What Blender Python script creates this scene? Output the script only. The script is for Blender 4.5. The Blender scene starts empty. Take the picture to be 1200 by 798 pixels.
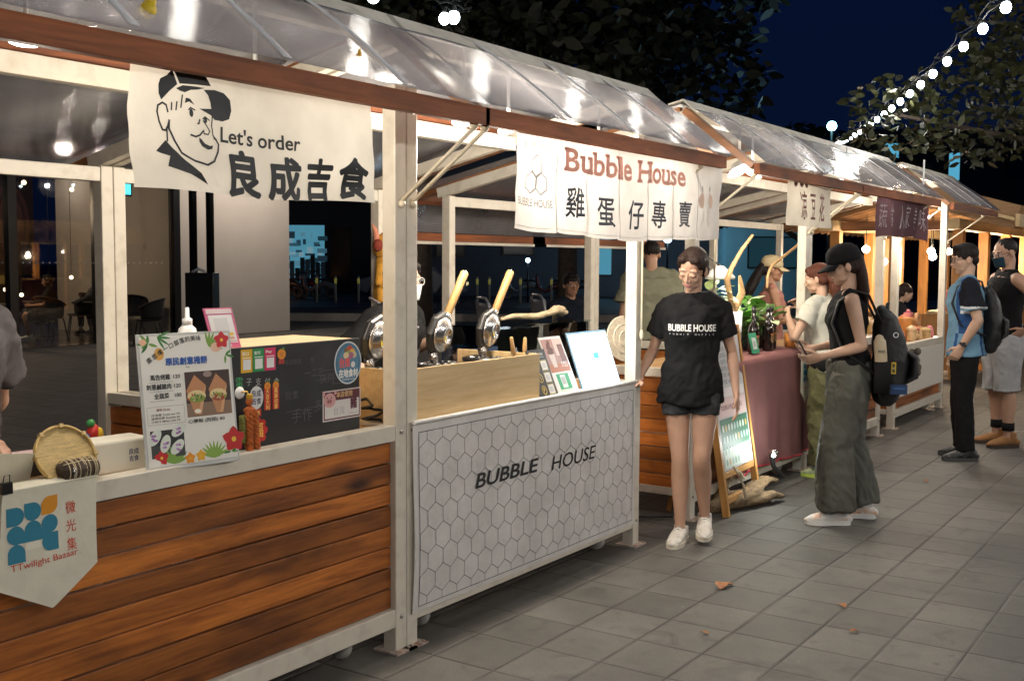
import bpy, bmesh, math, random
from mathutils import Vector, Matrix, Euler, noise
from mathutils.bvhtree import BVHTree
R = math.radians
random.seed(7)
scene = bpy.context.scene
C = scene.collection

# ------------------------------------------------------------------ camera
FPX, YAW, PITCH, ROLL = 1295.2, R(33.994), R(4.133), R(-0.327)
CAM = Vector((-3.4827, -2.8663, 1.6071))
Fw = Vector((math.cos(YAW)*math.cos(PITCH), math.sin(YAW)*math.cos(PITCH), -math.sin(PITCH)))
Rt = Vector((math.sin(YAW), -math.cos(YAW), 0)); Dn = Fw.cross(Rt)
Rr = Rt*math.cos(ROLL) + Dn*math.sin(ROLL); Dr = -Rt*math.sin(ROLL) + Dn*math.cos(ROLL)
cd = bpy.data.cameras.new('camera'); cam = bpy.data.objects.new('camera', cd); C.objects.link(cam)
m = Matrix((Rr, -Dr, -Fw)).transposed().to_4x4(); m.translation = CAM; cam.matrix_world = m
cd.sensor_fit = 'HORIZONTAL'; cd.sensor_width = 36.0; cd.lens = FPX/1200*36; cd.clip_end = 600; cd.clip_start = 0.05
scene.camera = cam

# ------------------------------------------------------------------ world, exposure
w = bpy.data.worlds.new('World'); scene.world = w; w.use_nodes = True
nt = w.node_tree; bg = nt.nodes['Background']
tc = nt.nodes.new('ShaderNodeTexCoord'); sx = nt.nodes.new('ShaderNodeSeparateXYZ'); cr = nt.nodes.new('ShaderNodeValToRGB')
nt.links.new(tc.outputs['Generated'], sx.inputs[0]); nt.links.new(sx.outputs['Z'], cr.inputs[0]); nt.links.new(cr.outputs[0], bg.inputs[0])
cr.color_ramp.elements[0].position = 0.0; cr.color_ramp.elements[0].color = (.0016, .0045, .016, 1)
cr.color_ramp.elements[1].position = 0.5; cr.color_ramp.elements[1].color = (.0006, .0028, .019, 1)
bg.inputs[1].default_value = 1.0
vs = scene.view_settings; vs.view_transform = 'Standard'; vs.look = 'None'; vs.gamma = 1; vs.use_curve_mapping = False; vs.exposure = 0.38
scene.render.engine = 'CYCLES'; cy = scene.cycles
cy.use_denoising = True; cy.max_bounces = 8; cy.diffuse_bounces = 3; cy.glossy_bounces = 3; cy.transmission_bounces = 6; cy.transparent_max_bounces = 10
cy.sample_clamp_indirect = 4.0; cy.sample_clamp_direct = 0; cy.caustics_reflective = False; cy.caustics_refractive = False
try: cy.use_light_tree = True
except Exception: pass

# ------------------------------------------------------------------ materials
MATS = {}
def mat(name, col, rough=.6, metal=0., var=0., vs=6., bump=0., bs=60., emit=None, est=0., coat=0., spec=.5, stretch=None, dark=None, dscale=3., damt=.5):
    """Principled with optional noise tint, bump and dark blotches (wear with a shape of its own)."""
    if name in MATS: return MATS[name]
    mt = bpy.data.materials.new(name); mt.use_nodes = True; nt = mt.node_tree; N = nt.nodes; L = nt.links
    b = N['Principled BSDF']; b.inputs['Base Color'].default_value = (*col, 1); b.inputs['Roughness'].default_value = rough
    b.inputs['Metallic'].default_value = metal; b.inputs['Specular IOR Level'].default_value = spec
    if coat: b.inputs['Coat Weight'].default_value = coat; b.inputs['Coat Roughness'].default_value = .12
    if emit: b.inputs['Emission Color'].default_value = (*emit, 1); b.inputs['Emission Strength'].default_value = est
    if var or bump or dark:
        tc = N.new('ShaderNodeTexCoord'); mp = N.new('ShaderNodeMapping'); L.new(tc.outputs['Object'], mp.inputs[0])
        if stretch: mp.inputs['Scale'].default_value = stretch
    cur = None
    if var:
        n = N.new('ShaderNodeTexNoise'); n.inputs['Scale'].default_value = vs; n.inputs['Detail'].default_value = 5; n.inputs['Roughness'].default_value = .62
        L.new(mp.outputs[0], n.inputs[0]); r = N.new('ShaderNodeValToRGB'); L.new(n.outputs['Fac'], r.inputs[0])
        r.color_ramp.elements[0].position = .25; r.color_ramp.elements[1].position = .75
        r.color_ramp.elements[0].color = (*[c*(1-var) for c in col], 1); r.color_ramp.elements[1].color = (*[min(1, c*(1+var)) for c in col], 1)
        cur = r.outputs[0]
        rr = N.new('ShaderNodeMapRange'); L.new(n.outputs['Fac'], rr.inputs[0]); rr.inputs[3].default_value = max(.02, rough-.12); rr.inputs[4].default_value = min(1, rough+.12)
        L.new(rr.outputs[0], b.inputs['Roughness'])
    if dark:
        n2 = N.new('ShaderNodeTexNoise'); n2.inputs['Scale'].default_value = dscale; n2.inputs['Detail'].default_value = 7; L.new(mp.outputs[0], n2.inputs[0])
        r2 = N.new('ShaderNodeValToRGB'); r2.color_ramp.elements[0].position = .5; r2.color_ramp.elements[1].position = .72
        r2.color_ramp.elements[0].color = (0, 0, 0, 1); r2.color_ramp.elements[1].color = (damt, damt, damt, 1); L.new(n2.outputs['Fac'], r2.inputs[0])
        mx = N.new('ShaderNodeMixRGB'); mx.inputs[2].default_value = (*dark, 1); L.new(r2.outputs[0], mx.inputs[0])
        if cur: L.new(cur, mx.inputs[1])
        else: mx.inputs[1].default_value = (*col, 1)
        cur = mx.outputs[0]
    if cur: L.new(cur, b.inputs['Base Color'])
    if bump:
        n3 = N.new('ShaderNodeTexNoise'); n3.inputs['Scale'].default_value = bs; n3.inputs['Detail'].default_value = 4; L.new(mp.outputs[0], n3.inputs[0])
        bp = N.new('ShaderNodeBump'); bp.inputs['Strength'].default_value = bump; bp.inputs['Distance'].default_value = .01
        L.new(n3.outputs['Fac'], bp.inputs['Height']); L.new(bp.outputs[0], b.inputs['Normal'])
    MATS[name] = mt; return mt

def emis(name, col, st):
    if name in MATS: return MATS[name]
    mt = bpy.data.materials.new(name); mt.use_nodes = True; N = mt.node_tree.nodes; N.clear()
    e = N.new('ShaderNodeEmission'); o = N.new('ShaderNodeOutputMaterial'); e.inputs[0].default_value = (*col, 1); e.inputs[1].default_value = st
    mt.node_tree.links.new(e.outputs[0], o.inputs[0]); MATS[name] = mt; return mt

def wood(name, c0, c1, rough=.5, along='X', knots=.6, coat=0., scale=1.):
    """Grain stretched along one axis, dark knots, worn patches; tint per board from the 'board' attribute."""
    if name in MATS: return MATS[name]
    mt = bpy.data.materials.new(name); mt.use_nodes = True; nt = mt.node_tree; N = nt.nodes; L = nt.links; b = N['Principled BSDF']
    tc = N.new('ShaderNodeTexCoord'); mp = N.new('ShaderNodeMapping'); at = N.new('ShaderNodeAttribute'); at.attribute_name = 'board'
    s = {'X': (1.2, 16, 16), 'Y': (16, 1.2, 16), 'Z': (16, 16, 1.2)}[along]; mp.inputs['Scale'].default_value = [v*scale for v in s]
    ad = N.new('ShaderNodeVectorMath'); ad.operation = 'ADD'; sc = N.new('ShaderNodeVectorMath'); sc.operation = 'SCALE'; sc.inputs['Scale'].default_value = 37.
    L.new(at.outputs['Vector'], sc.inputs[0]); L.new(tc.outputs['Object'], ad.inputs[0]); L.new(sc.outputs[0], ad.inputs[1]); L.new(ad.outputs[0], mp.inputs[0])
    n = N.new('ShaderNodeTexNoise'); n.inputs['Scale'].default_value = 2.2; n.inputs['Detail'].default_value = 8; n.inputs['Roughness'].default_value = .68; n.inputs['Distortion'].default_value = .6
    L.new(mp.outputs[0], n.inputs[0])
    r = N.new('ShaderNodeValToRGB'); r.color_ramp.elements[0].position = .28; r.color_ramp.elements[1].position = .7
    r.color_ramp.elements[0].color = (*c0, 1); r.color_ramp.elements[1].color = (*c1, 1); L.new(n.outputs['Fac'], r.inputs[0])
    hv = N.new('ShaderNodeHueSaturation'); vm = N.new('ShaderNodeMapRange'); vm.inputs[3].default_value = .62; vm.inputs[4].default_value = 1.3
    sp = N.new('ShaderNodeSeparateXYZ'); L.new(at.outputs['Vector'], sp.inputs[0]); L.new(sp.outputs[0], vm.inputs[0]); L.new(vm.outputs[0], hv.inputs['Value']); L.new(r.outputs[0], hv.inputs['Color'])
    mp2 = N.new('ShaderNodeMapping'); s2 = {'X': (3, 9, 9), 'Y': (9, 3, 9), 'Z': (9, 9, 3)}[along]; mp2.inputs['Scale'].default_value = s2; L.new(ad.outputs[0], mp2.inputs[0])
    vo = N.new('ShaderNodeTexVoronoi'); vo.inputs['Scale'].default_value = .55; L.new(mp2.outputs[0], vo.inputs[0])
    kr = N.new('ShaderNodeValToRGB'); kr.color_ramp.elements[0].position = .05; kr.color_ramp.elements[1].position = .2
    kr.color_ramp.elements[0].color = (knots, knots, knots, 1); kr.color_ramp.elements[1].color = (0, 0, 0, 1); L.new(vo.outputs['Distance'], kr.inputs[0])
    n2 = N.new('ShaderNodeTexNoise'); n2.inputs['Scale'].default_value = .5; n2.inputs['Detail'].default_value = 6; L.new(mp2.outputs[0], n2.inputs[0])
    br = N.new('ShaderNodeValToRGB'); br.color_ramp.elements[0].position = .49; br.color_ramp.elements[1].position = .72
    br.color_ramp.elements[0].color = (0, 0, 0, 1); br.color_ramp.elements[1].color = (knots, knots, knots, 1); L.new(n2.outputs['Fac'], br.inputs[0])
    mx0 = N.new('ShaderNodeMixRGB'); mx0.blend_type = 'LIGHTEN'; mx0.inputs[0].default_value = 1; L.new(kr.outputs[0], mx0.inputs[1]); L.new(br.outputs[0], mx0.inputs[2])
    mx = N.new('ShaderNodeMixRGB'); mx.inputs[2].default_value = (*[c*.22 for c in c0], 1); L.new(mx0.outputs[0], mx.inputs[0]); L.new(hv.outputs[0], mx.inputs[1])
    L.new(mx.outputs[0], b.inputs['Base Color'])
    b.inputs['Roughness'].default_value = rough
    if coat: b.inputs['Coat Weight'].default_value = coat; b.inputs['Coat Roughness'].default_value = .25
    bp = N.new('ShaderNodeBump'); bp.inputs['Strength'].default_value = .25; bp.inputs['Distance'].default_value = .004; L.new(n.outputs['Fac'], bp.inputs['Height']); L.new(bp.outputs[0], b.inputs['Normal'])
    MATS[name] = mt; return mt

def cloth(name, col, trans=.45, rough=.9, weave=900., spec=.1):
    if name in MATS: return MATS[name]
    mt = bpy.data.materials.new(name); mt.use_nodes = True; nt = mt.node_tree; N = nt.nodes; L = nt.links; N.clear()
    o = N.new('ShaderNodeOutputMaterial'); d = N.new('ShaderNodeBsdfPrincipled'); t = N.new('ShaderNodeBsdfTranslucent'); mx = N.new('ShaderNodeMixShader')
    tc = N.new('ShaderNodeTexCoord'); n = N.new('ShaderNodeTexNoise'); n.inputs['Scale'].default_value = 5; n.inputs['Detail'].default_value = 6; L.new(tc.outputs['Object'], n.inputs[0])
    r = N.new('ShaderNodeValToRGB'); r.color_ramp.elements[0].position = .3; r.color_ramp.elements[1].position = .7
    r.color_ramp.elements[0].color = (*[c*.86 for c in col], 1); r.color_ramp.elements[1].color = (*[min(1, c*1.06) for c in col], 1); L.new(n.outputs['Fac'], r.inputs[0])
    L.new(r.outputs[0], d.inputs['Base Color']); L.new(r.outputs[0], t.inputs['Color']); d.inputs['Roughness'].default_value = rough; d.inputs['Specular IOR Level'].default_value = spec
    n2 = N.new('ShaderNodeTexNoise'); n2.inputs['Scale'].default_value = 14; n2.inputs['Detail'].default_value = 5; L.new(tc.outputs['Object'], n2.inputs[0])
    bp = N.new('ShaderNodeBump'); bp.inputs['Strength'].default_value = .3; bp.inputs['Distance'].default_value = .02; L.new(n2.outputs['Fac'], bp.inputs['Height']); L.new(bp.outputs[0], d.inputs['Normal'])
    mx.inputs[0].default_value = trans; L.new(d.outputs[0], mx.inputs[1]); L.new(t.outputs[0], mx.inputs[2]); L.new(mx.outputs[0], o.inputs[0])
    MATS[name] = mt; return mt

def glassy(name, col=(1, 1, 1), alpha=.12, rough=.02):
    """Thin pane: mostly see-through with a clear reflection."""
    if name in MATS: return MATS[name]
    mt = bpy.data.materials.new(name); mt.use_nodes = True; N = mt.node_tree.nodes; L = mt.node_tree.links; N.clear()
    o = N.new('ShaderNodeOutputMaterial'); g = N.new('ShaderNodeBsdfGlossy'); t = N.new('ShaderNodeBsdfTransparent'); mx = N.new('ShaderNodeMixShader'); fr = N.new('ShaderNodeFresnel')
    ma = N.new('ShaderNodeMath'); ma.operation = 'ADD'; ma.inputs[1].default_value = alpha; ma.use_clamp = True; L.new(fr.outputs[0], ma.inputs[0]); fr.inputs[0].default_value = 1.45
    g.inputs['Roughness'].default_value = rough; t.inputs[0].default_value = (*col, 1); L.new(ma.outputs[0], mx.inputs[0]); L.new(t.outputs[0], mx.inputs[1]); L.new(g.outputs[0], mx.inputs[2]); L.new(mx.outputs[0], o.inputs[0])
    MATS[name] = mt; return mt

ANISO = .78
def polycarb(name):
    """Twin-wall polycarbonate roofing: milky, ribbed along the slope, glossy."""
    if name in MATS: return MATS[name]
    mt = bpy.data.materials.new(name); mt.use_nodes = True; N = mt.node_tree.nodes; L = mt.node_tree.links; N.clear()
    o = N.new('ShaderNodeOutputMaterial'); d = N.new('ShaderNodeBsdfDiffuse'); t = N.new('ShaderNodeBsdfTranslucent'); tr = N.new('ShaderNodeBsdfTransparent'); g = N.new('ShaderNodeBsdfGlossy')
    tc = N.new('ShaderNodeTexCoord')
    n = N.new('ShaderNodeTexNoise'); n.inputs['Scale'].default_value = 2.5; n.inputs['Detail'].default_value = 7; L.new(tc.outputs['Object'], n.inputs[0])
    r = N.new('ShaderNodeValToRGB'); r.color_ramp.elements[0].position = .3; r.color_ramp.elements[1].position = .75; r.color_ramp.elements[0].color = (.29, .285, .31, 1); r.color_ramp.elements[1].color = (.50, .49, .52, 1); L.new(n.outputs['Fac'], r.inputs[0])
    L.new(r.outputs[0], d.inputs[0]); L.new(r.outputs[0], t.inputs[0]); tr.inputs[0].default_value = (.8, .8, .84, 1)
    n4 = N.new('ShaderNodeTexNoise'); n4.inputs['Scale'].default_value = 1.6; L.new(tc.outputs['Object'], n4.inputs[0])
    bp = N.new('ShaderNodeBump'); bp.inputs['Strength'].default_value = .14; bp.inputs['Distance'].default_value = .05; L.new(n4.outputs['Fac'], bp.inputs['Height'])
    L.new(bp.outputs[0], g.inputs['Normal']); g.inputs['Roughness'].default_value = .2; g.inputs['Anisotropy'].default_value = ANISO
    tg = N.new('ShaderNodeCombineXYZ'); tg.inputs[0].default_value = 1; L.new(tg.outputs[0], g.inputs['Tangent'])
    m1 = N.new('ShaderNodeMixShader'); m1.inputs[0].default_value = .30; L.new(d.outputs[0], m1.inputs[1]); L.new(t.outputs[0], m1.inputs[2])
    m2 = N.new('ShaderNodeMixShader'); m2.inputs[0].default_value = .24; L.new(m1.outputs[0], m2.inputs[1]); L.new(tr.outputs[0], m2.inputs[2])
    lw = N.new('ShaderNodeLayerWeight'); pw = N.new('ShaderNodeMath'); pw.operation = 'POWER'; pw.inputs[1].default_value = 2.2; L.new(lw.outputs['Facing'], pw.inputs[0]); fr = N.new('ShaderNodeMapRange'); fr.inputs[3].default_value = .07; fr.inputs[4].default_value = .55; L.new(pw.outputs[0], fr.inputs[0])
    rf = N.new('ShaderNodeBsdfRefraction'); rf.inputs['Roughness'].default_value = .12; rf.inputs['IOR'].default_value = 1.25; rf.inputs[0].default_value = (.9, .9, .94, 1)
    sz = N.new('ShaderNodeSeparateXYZ'); L.new(tc.outputs['Object'], sz.inputs[0]); fq = N.new('ShaderNodeMath'); fq.operation = 'MULTIPLY'; fq.inputs[1].default_value = 900; L.new(sz.outputs['Y'], fq.inputs[0]); sn = N.new('ShaderNodeMath'); sn.operation = 'SINE'; L.new(fq.outputs[0], sn.inputs[0])
    nv = N.new('ShaderNodeCombineXYZ'); mz = N.new('ShaderNodeMath'); mz.operation = 'MULTIPLY'; mz.inputs[1].default_value = 1.1; L.new(sn.outputs[0], mz.inputs[0]); L.new(mz.outputs[0], nv.inputs[2]); ge = N.new('ShaderNodeNewGeometry'); av = N.new('ShaderNodeVectorMath'); av.operation = 'ADD'; L.new(ge.outputs['Normal'], av.inputs[0]); L.new(nv.outputs[0], av.inputs[1]); nn = N.new('ShaderNodeVectorMath'); nn.operation = 'NORMALIZE'; L.new(av.outputs[0], nn.inputs[0]); L.new(nn.outputs[0], rf.inputs['Normal'])
    m25 = N.new('ShaderNodeMixShader'); m25.inputs[0].default_value = .30; L.new(m2.outputs[0], m25.inputs[1]); L.new(rf.outputs[0], m25.inputs[2])
    m3 = N.new('ShaderNodeMixShader'); L.new(fr.outputs[0], m3.inputs[0]); L.new(m25.outputs[0], m3.inputs[1]); L.new(g.outputs[0], m3.inputs[2]); L.new(m3.outputs[0], o.inputs[0])
    MATS[name] = mt; return mt

INK = {}
def ink(col, rough=.55, glow=0.):
    k = (tuple(round(c, 3) for c in col), rough, glow)
    if k not in INK:
        INK[k] = mat('ink_%d' % len(INK), col, rough, emit=col if glow else None, est=glow)
    return INK[k]

# ------------------------------------------------------------------ mesh building
class MB:
    def __init__(s): s.v = []; s.f = []; s.mi = []; s.sm = []; s.bd = []; s.board = 0.5
    def face(s, idx, mi=0, sm=False): s.f.append(idx); s.mi.append(mi); s.sm.append(sm); s.bd.append(s.board)
    def add(s, vs, fs, mi=0, sm=False):
        o = len(s.v); s.v += [tuple(p) for p in vs]
        for f in fs: s.face([i+o for i in f], mi, sm)
        return s
    def box(s, c, d, rot=None, mi=0):
        x, y, z = [k/2 for k in d]; q = [Vector(p) for p in ((-x,-y,-z),(x,-y,-z),(x,y,-z),(-x,y,-z),(-x,-y,z),(x,-y,z),(x,y,z),(-x,y,z))]
        if rot is not None:
            M = rot if isinstance(rot, Matrix) else Euler(rot).to_matrix(); q = [M @ p for p in q]
        return s.add([p+Vector(c) for p in q], [(0,3,2,1),(4,5,6,7),(0,1,5,4),(1,2,6,5),(2,3,7,6),(3,0,4,7)], mi)
    def bb(s, a, b, mi=0):
        a, b = Vector(a), Vector(b); return s.box((a+b)/2, [abs(k) for k in (b-a)], None, mi)
    def bar(s, p, q, w, h, up=(0,0,1), mi=0):
        p, q = Vector(p), Vector(q); d = (q-p); L = d.length; d.normalize(); sd = Vector(up).cross(d)
        if sd.length < 1e-4: sd = Vector((1,0,0)).cross(d)
        sd.normalize(); u = d.cross(sd); return s.box((p+q)/2, (w, h, L), Matrix((sd, u, d)).transposed(), mi)
    def tube(s, pts, rad, n=10, side=None, mi=0, sm=True, cap=True, dome=False):
        pts = [Vector(p) for p in pts]; k = len(pts); rad = rad if isinstance(rad, (list, tuple)) else [rad]*k
        rad = [(r, r) if not isinstance(r, (tuple, list)) else r for r in rad]
        if dome:
            d0 = (pts[0]-pts[1]).normalized(); d1 = (pts[-1]-pts[-2]).normalized(); a = []; ra = []
            for t in (.98, .8, .45):
                c = math.sqrt(1-t*t); m0 = min(rad[0]); a.append(pts[0]+d0*m0*t); ra.append((rad[0][0]*c, rad[0][1]*c))
            b = []; rb = []
            for t in (.45, .8, .98):
                c = math.sqrt(1-t*t); m1 = min(rad[-1]); b.append(pts[-1]+d1*m1*t); rb.append((rad[-1][0]*c, rad[-1][1]*c))
            pts = a+pts+b; rad = ra+list(rad)+rb; k = len(pts)
        o = len(s.v); prev = None
        for i in range(k):
            t = (pts[min(i+1, k-1)]-pts[max(i-1, 0)]).normalized()
            ref = Vector(side) if side is not None else (prev if prev is not None else (Vector((1,0,0)) if abs(t.x) < .8 else Vector((0,1,0))))
            a = ref-t*ref.dot(t)
            if a.length < 1e-4: a = Vector((0,0,1))-t*t.z
            a.normalize(); prev = a; b = t.cross(a)
            for j in range(n):
                an = 2*math.pi*j/n; s.v.append(tuple(pts[i]+a*math.cos(an)*rad[i][0]+b*math.sin(an)*rad[i][1]))
        for i in range(k-1):
            for j in range(n):
                s.face([o+i*n+j, o+i*n+(j+1)%n, o+(i+1)*n+(j+1)%n, o+(i+1)*n+j], mi, sm)
        if cap: s.face([o+j for j in range(n)][::-1], mi); s.face([o+(k-1)*n+j for j in range(n)], mi)
        return s
    def ell(s, c, r, n=14, m=9, mi=0, rot=None):
        c = Vector(c); r = (r, r, r) if not isinstance(r, (tuple, list)) else r; vs = []; fs = []
        M = rot if rot is not None else Matrix.Identity(3)
        for i in range(1, m):
            th = math.pi*i/m
            for j in range(n):
                ph = 2*math.pi*j/n; vs.append(c+M @ Vector((r[0]*math.sin(th)*math.cos(ph), r[1]*math.sin(th)*math.sin(ph), r[2]*math.cos(th))))
        a = len(vs); vs += [c+M @ Vector((0,0,r[2])), c+M @ Vector((0,0,-r[2]))]
        for i in range(m-2):
            for j in range(n): fs.append((i*n+j, (i+1)*n+j, (i+1)*n+(j+1)%n, i*n+(j+1)%n))
        for j in range(n): fs.append((a, j, (j+1)%n)); fs.append((a+1, (m-2)*n+(j+1)%n, (m-2)*n+j))
        return s.add(vs, fs, mi, True)
    def lathe(s, prof, c=(0,0,0), n=24, mi=0, M=None, sm=True):
        c = Vector(c); o = len(s.v); M = M or Matrix.Identity(3)
        for r, z in prof:
            for j in range(n): a = 2*math.pi*j/n; s.v.append(tuple(c+M @ Vector((r*math.cos(a), r*math.sin(a), z))))
        for i in range(len(prof)-1):
            for j in range(n): s.face([o+i*n+j, o+i*n+(j+1)%n, o+(i+1)*n+(j+1)%n, o+(i+1)*n+j], mi, sm)
        if prof[0][0] > 1e-5: s.face([o+j for j in range(n)][::-1], mi)
        if prof[-1][0] > 1e-5: s.face([o+(len(prof)-1)*n+j for j in range(n)], mi)
        return s
    def prism(s, pts, th, fn, mi=0):
        """2-D outline pts -> solid of thickness th; fn(u, v, w) -> 3-D."""
        n = len(pts); vs = [fn(u, v, 0) for u, v in pts]+[fn(u, v, th) for u, v in pts]
        return s.add(vs, [list(range(n))[::-1], list(range(n, 2*n))]+[(i, (i+1)%n, n+(i+1)%n, n+i) for i in range(n)], mi)
    def sheet(s, nu, nv, fn, mi=0, sm=True):
        o = len(s.v)
        for i in range(nu+1):
            for j in range(nv+1): s.v.append(tuple(fn(i/nu, j/nv)))
        for i in range(nu):
            for j in range(nv):
                a = o+i*(nv+1)+j; s.face([a, a+nv+1, a+nv+2, a+1], mi, sm)
        return s
    def mesh(s, name, mats):
        me = bpy.data.meshes.new(name); me.from_pydata(s.v, [], s.f)
        for x in (mats if isinstance(mats, (list, tuple)) else [mats]): me.materials.append(x)
        me.polygons.foreach_set('material_index', s.mi); me.polygons.foreach_set('use_smooth', s.sm)
        if s.f:
            at = me.attributes.new('board', 'FLOAT', 'FACE'); at.data.foreach_set('value', s.bd)
        me.update(); return me
    def build(s, name, mats, parent=None, loc=None, bevel=0., solid=0., rz=None):
        me = s.mesh(name, mats); o = bpy.data.objects.new(name, me); C.objects.link(o)
        if parent is not None: o.parent = parent
        if loc is not None: o.location = loc
        if rz is not None: o.rotation_euler.z = rz
        if solid: md = o.modifiers.new('thick', 'SOLIDIFY'); md.thickness = solid; md.offset = 0
        if bevel: md = o.modifiers.new('bevel', 'BEVEL'); md.width = bevel; md.segments = 2; md.limit_method = 'ANGLE'; md.angle_limit = R(40)
        return o

def tag(o, label=None, cat=None, group=None, kind=None):
    if label: o['label'] = label
    if cat: o['category'] = cat
    if group: o['group'] = group
    if kind: o['kind'] = kind
    return o
def empty(name, loc, label, cat, group=None, rz=0):
    o = bpy.data.objects.new(name, None); C.objects.link(o); o.location = loc; o.rotation_euler.z = rz; o.empty_display_size = .1
    return tag(o, label, cat, group)
def struct(o): o['kind'] = 'structure'; return o
def copy_tree(o, parent=None):
    c = o.copy(); C.objects.link(c)
    if parent is not None: c.parent = parent
    for ch in list(o.children): copy_tree(ch, c)
    return c
def point(name, loc, watts, col, rad, parent=None):
    l = bpy.data.lights.new(name, 'POINT'); l.energy = watts; l.color = col; l.shadow_soft_size = rad
    o = bpy.data.objects.new(name, l); C.objects.link(o); o.location = loc
    if parent is not None: o.parent = parent
    return o

# ------------------------------------------------------------------ writing and print
GC = {}
def glyphs(text, bold=0., shear=0., space=1.):
    """Text as flat 2-D triangles, cap height about 0.7 of size 1; returns verts, faces, xmin, xmax."""
    k = (text, bold, shear, space)
    if k in GC: return GC[k]
    cu = bpy.data.curves.new('lettering', 'FONT'); cu.body = text; cu.size = 1; cu.offset = bold; cu.shear = shear; cu.space_character = space; cu.resolution_u = 4
    ob = bpy.data.objects.new('lettering', cu); C.objects.link(ob); dg = bpy.context.evaluated_depsgraph_get(); me = bpy.data.meshes.new_from_object(ob.evaluated_get(dg))
    vs = [(p.co.x, p.co.y) for p in me.vertices]; fs = [list(p.vertices) for p in me.polygons]
    bpy.data.objects.remove(ob); bpy.data.curves.remove(cu); bpy.data.meshes.remove(me)
    xs = [p[0] for p in vs] or [0]; ys = [p[1] for p in vs] or [0]
    GC[k] = (vs, fs, min(xs), max(xs), min(ys), max(ys)); return GC[k]
class Print:
    """Flat print: coloured shapes on layers, laid onto a surface by a mapping fn(u, v, lift)."""
    def __init__(s, step=.0008): s.b = MB(); s.m = []; s.step = step
    def mi(s, col):
        mt = col if isinstance(col, bpy.types.Material) else ink(col)
        if mt not in s.m: s.m.append(mt)
        return s.m.index(mt)
    def poly(s, pts, col, L=1): s.b.add([(u, v, L*s.step) for u, v in pts], [list(range(len(pts)))], s.mi(col)); return s
    def rect(s, x, y, w, h, col, L=1): return s.poly([(x, y), (x+w, y), (x+w, y+h), (x, y+h)], col, L)
    def disc(s, x, y, rx, ry, col, L=1, n=24, a0=0): return s.poly([(x+rx*math.cos(a0+2*math.pi*i/n), y+ry*math.sin(a0+2*math.pi*i/n)) for i in range(n)], col, L)
    def line(s, pts, w, col, L=1, close=False):
        pts = [Vector(p) for p in pts]; n = len(pts)
        for i in range(n if close else n-1):
            a, b = pts[i], pts[(i+1)%n]; d = b-a
            if d.length < 1e-6: continue
            d.normalize(); q = Vector((-d.y, d.x))*w/2; e = d*w*.35
            s.poly([tuple(a-e-q), tuple(b+e-q), tuple(b+e+q), tuple(a-e+q)], col, L+.02*(i % 3))
        return s
    def text(s, t, x, y, h, col, L=2, bold=0., align='L', rot=0., width=None, shear=0., vertical=False, space=1., cap=None):
        """h is the height of the glyph box; width stretches the line to that width."""
        if vertical:
            for i, ch in enumerate(t): s.text(ch, x, y-i*h*1.12, h, col, L, bold, 'C', rot)
            return s
        cjk = ord(t[0]) > 0x2e80; vs, fs, x0, x1, y0, y1 = glyphs(t, min(bold, .004 if cjk else .026), shear, space)
        if not vs: return s
        if cjk: y0, y1 = -.075, .79
        if len(t) == 1 and ord(t) > 0x2e80 and x1-x0 < .7: width = None
        if bold > .008 and cjk:
            k_ = h/max(1e-3, (y1-y0)); n_ = 8 if h > .03 else 4
            for i in range(n_): s.text(t, x+bold*k_*.9*math.cos(6.2832*i/n_+.4), y+bold*k_*.9*math.sin(6.2832*i/n_+.4), h, col, L+.012*(i+1), .0, align, rot, width, shear, False, space)
        k = h/max(1e-3, (y1-y0)); kx = k if width is None else width/max(1e-3, x1-x0); W = (x1-x0)*kx; ox = {'L': 0, 'C': -W/2, 'R': -W}[align]; ca, sa = math.cos(rot), math.sin(rot); q = []
        for a, b in vs:
            u = (a-x0)*kx+ox; v = (b-y0)*k; q.append((x+u*ca-v*sa, y+u*sa+v*ca, L*s.step))
        s.b.add(q, fs, s.mi(col)); return s
    def leaf(s, x, y, l, w, a, col, L=1):
        p = [(0, 0), (.25*l, .42*w), (.55*l, .5*w), (.8*l, .3*w), (l, 0), (.8*l, -.3*w), (.55*l, -.5*w), (.25*l, -.42*w)]
        return s.poly([(x+u*math.cos(a)-v*math.sin(a), y+u*math.sin(a)+v*math.cos(a)) for u, v in p], col, L)
    def build(s, name, parent, fn, cut=None):
        me = s.b.mesh(name, s.m or [ink((1, 1, 1))])
        if cut:
            bm = bmesh.new(); bm.from_mesh(me); bmesh.ops.triangulate(bm, faces=bm.faces[:])
            for _ in range(5):
                e = [x for x in bm.edges if x.calc_length() > cut]
                if not e: break
                bmesh.ops.subdivide_edges(bm, edges=e, cuts=1); bmesh.ops.triangulate(bm, faces=bm.faces[:])
            bm.to_mesh(me); bm.free()
        for p in me.vertices: p.co = fn(p.co.x, p.co.y, p.co.z)
        me.update(); o = bpy.data.objects.new(name, me); C.objects.link(o)
        if parent is not None: o.parent = parent
        return o
def plane(o, U, V):
    o, U, V = Vector(o), Vector(U).normalized(), Vector(V).normalized(); n = U.cross(V)
    return lambda u, v, w: o+U*u+V*v+n*w
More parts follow.
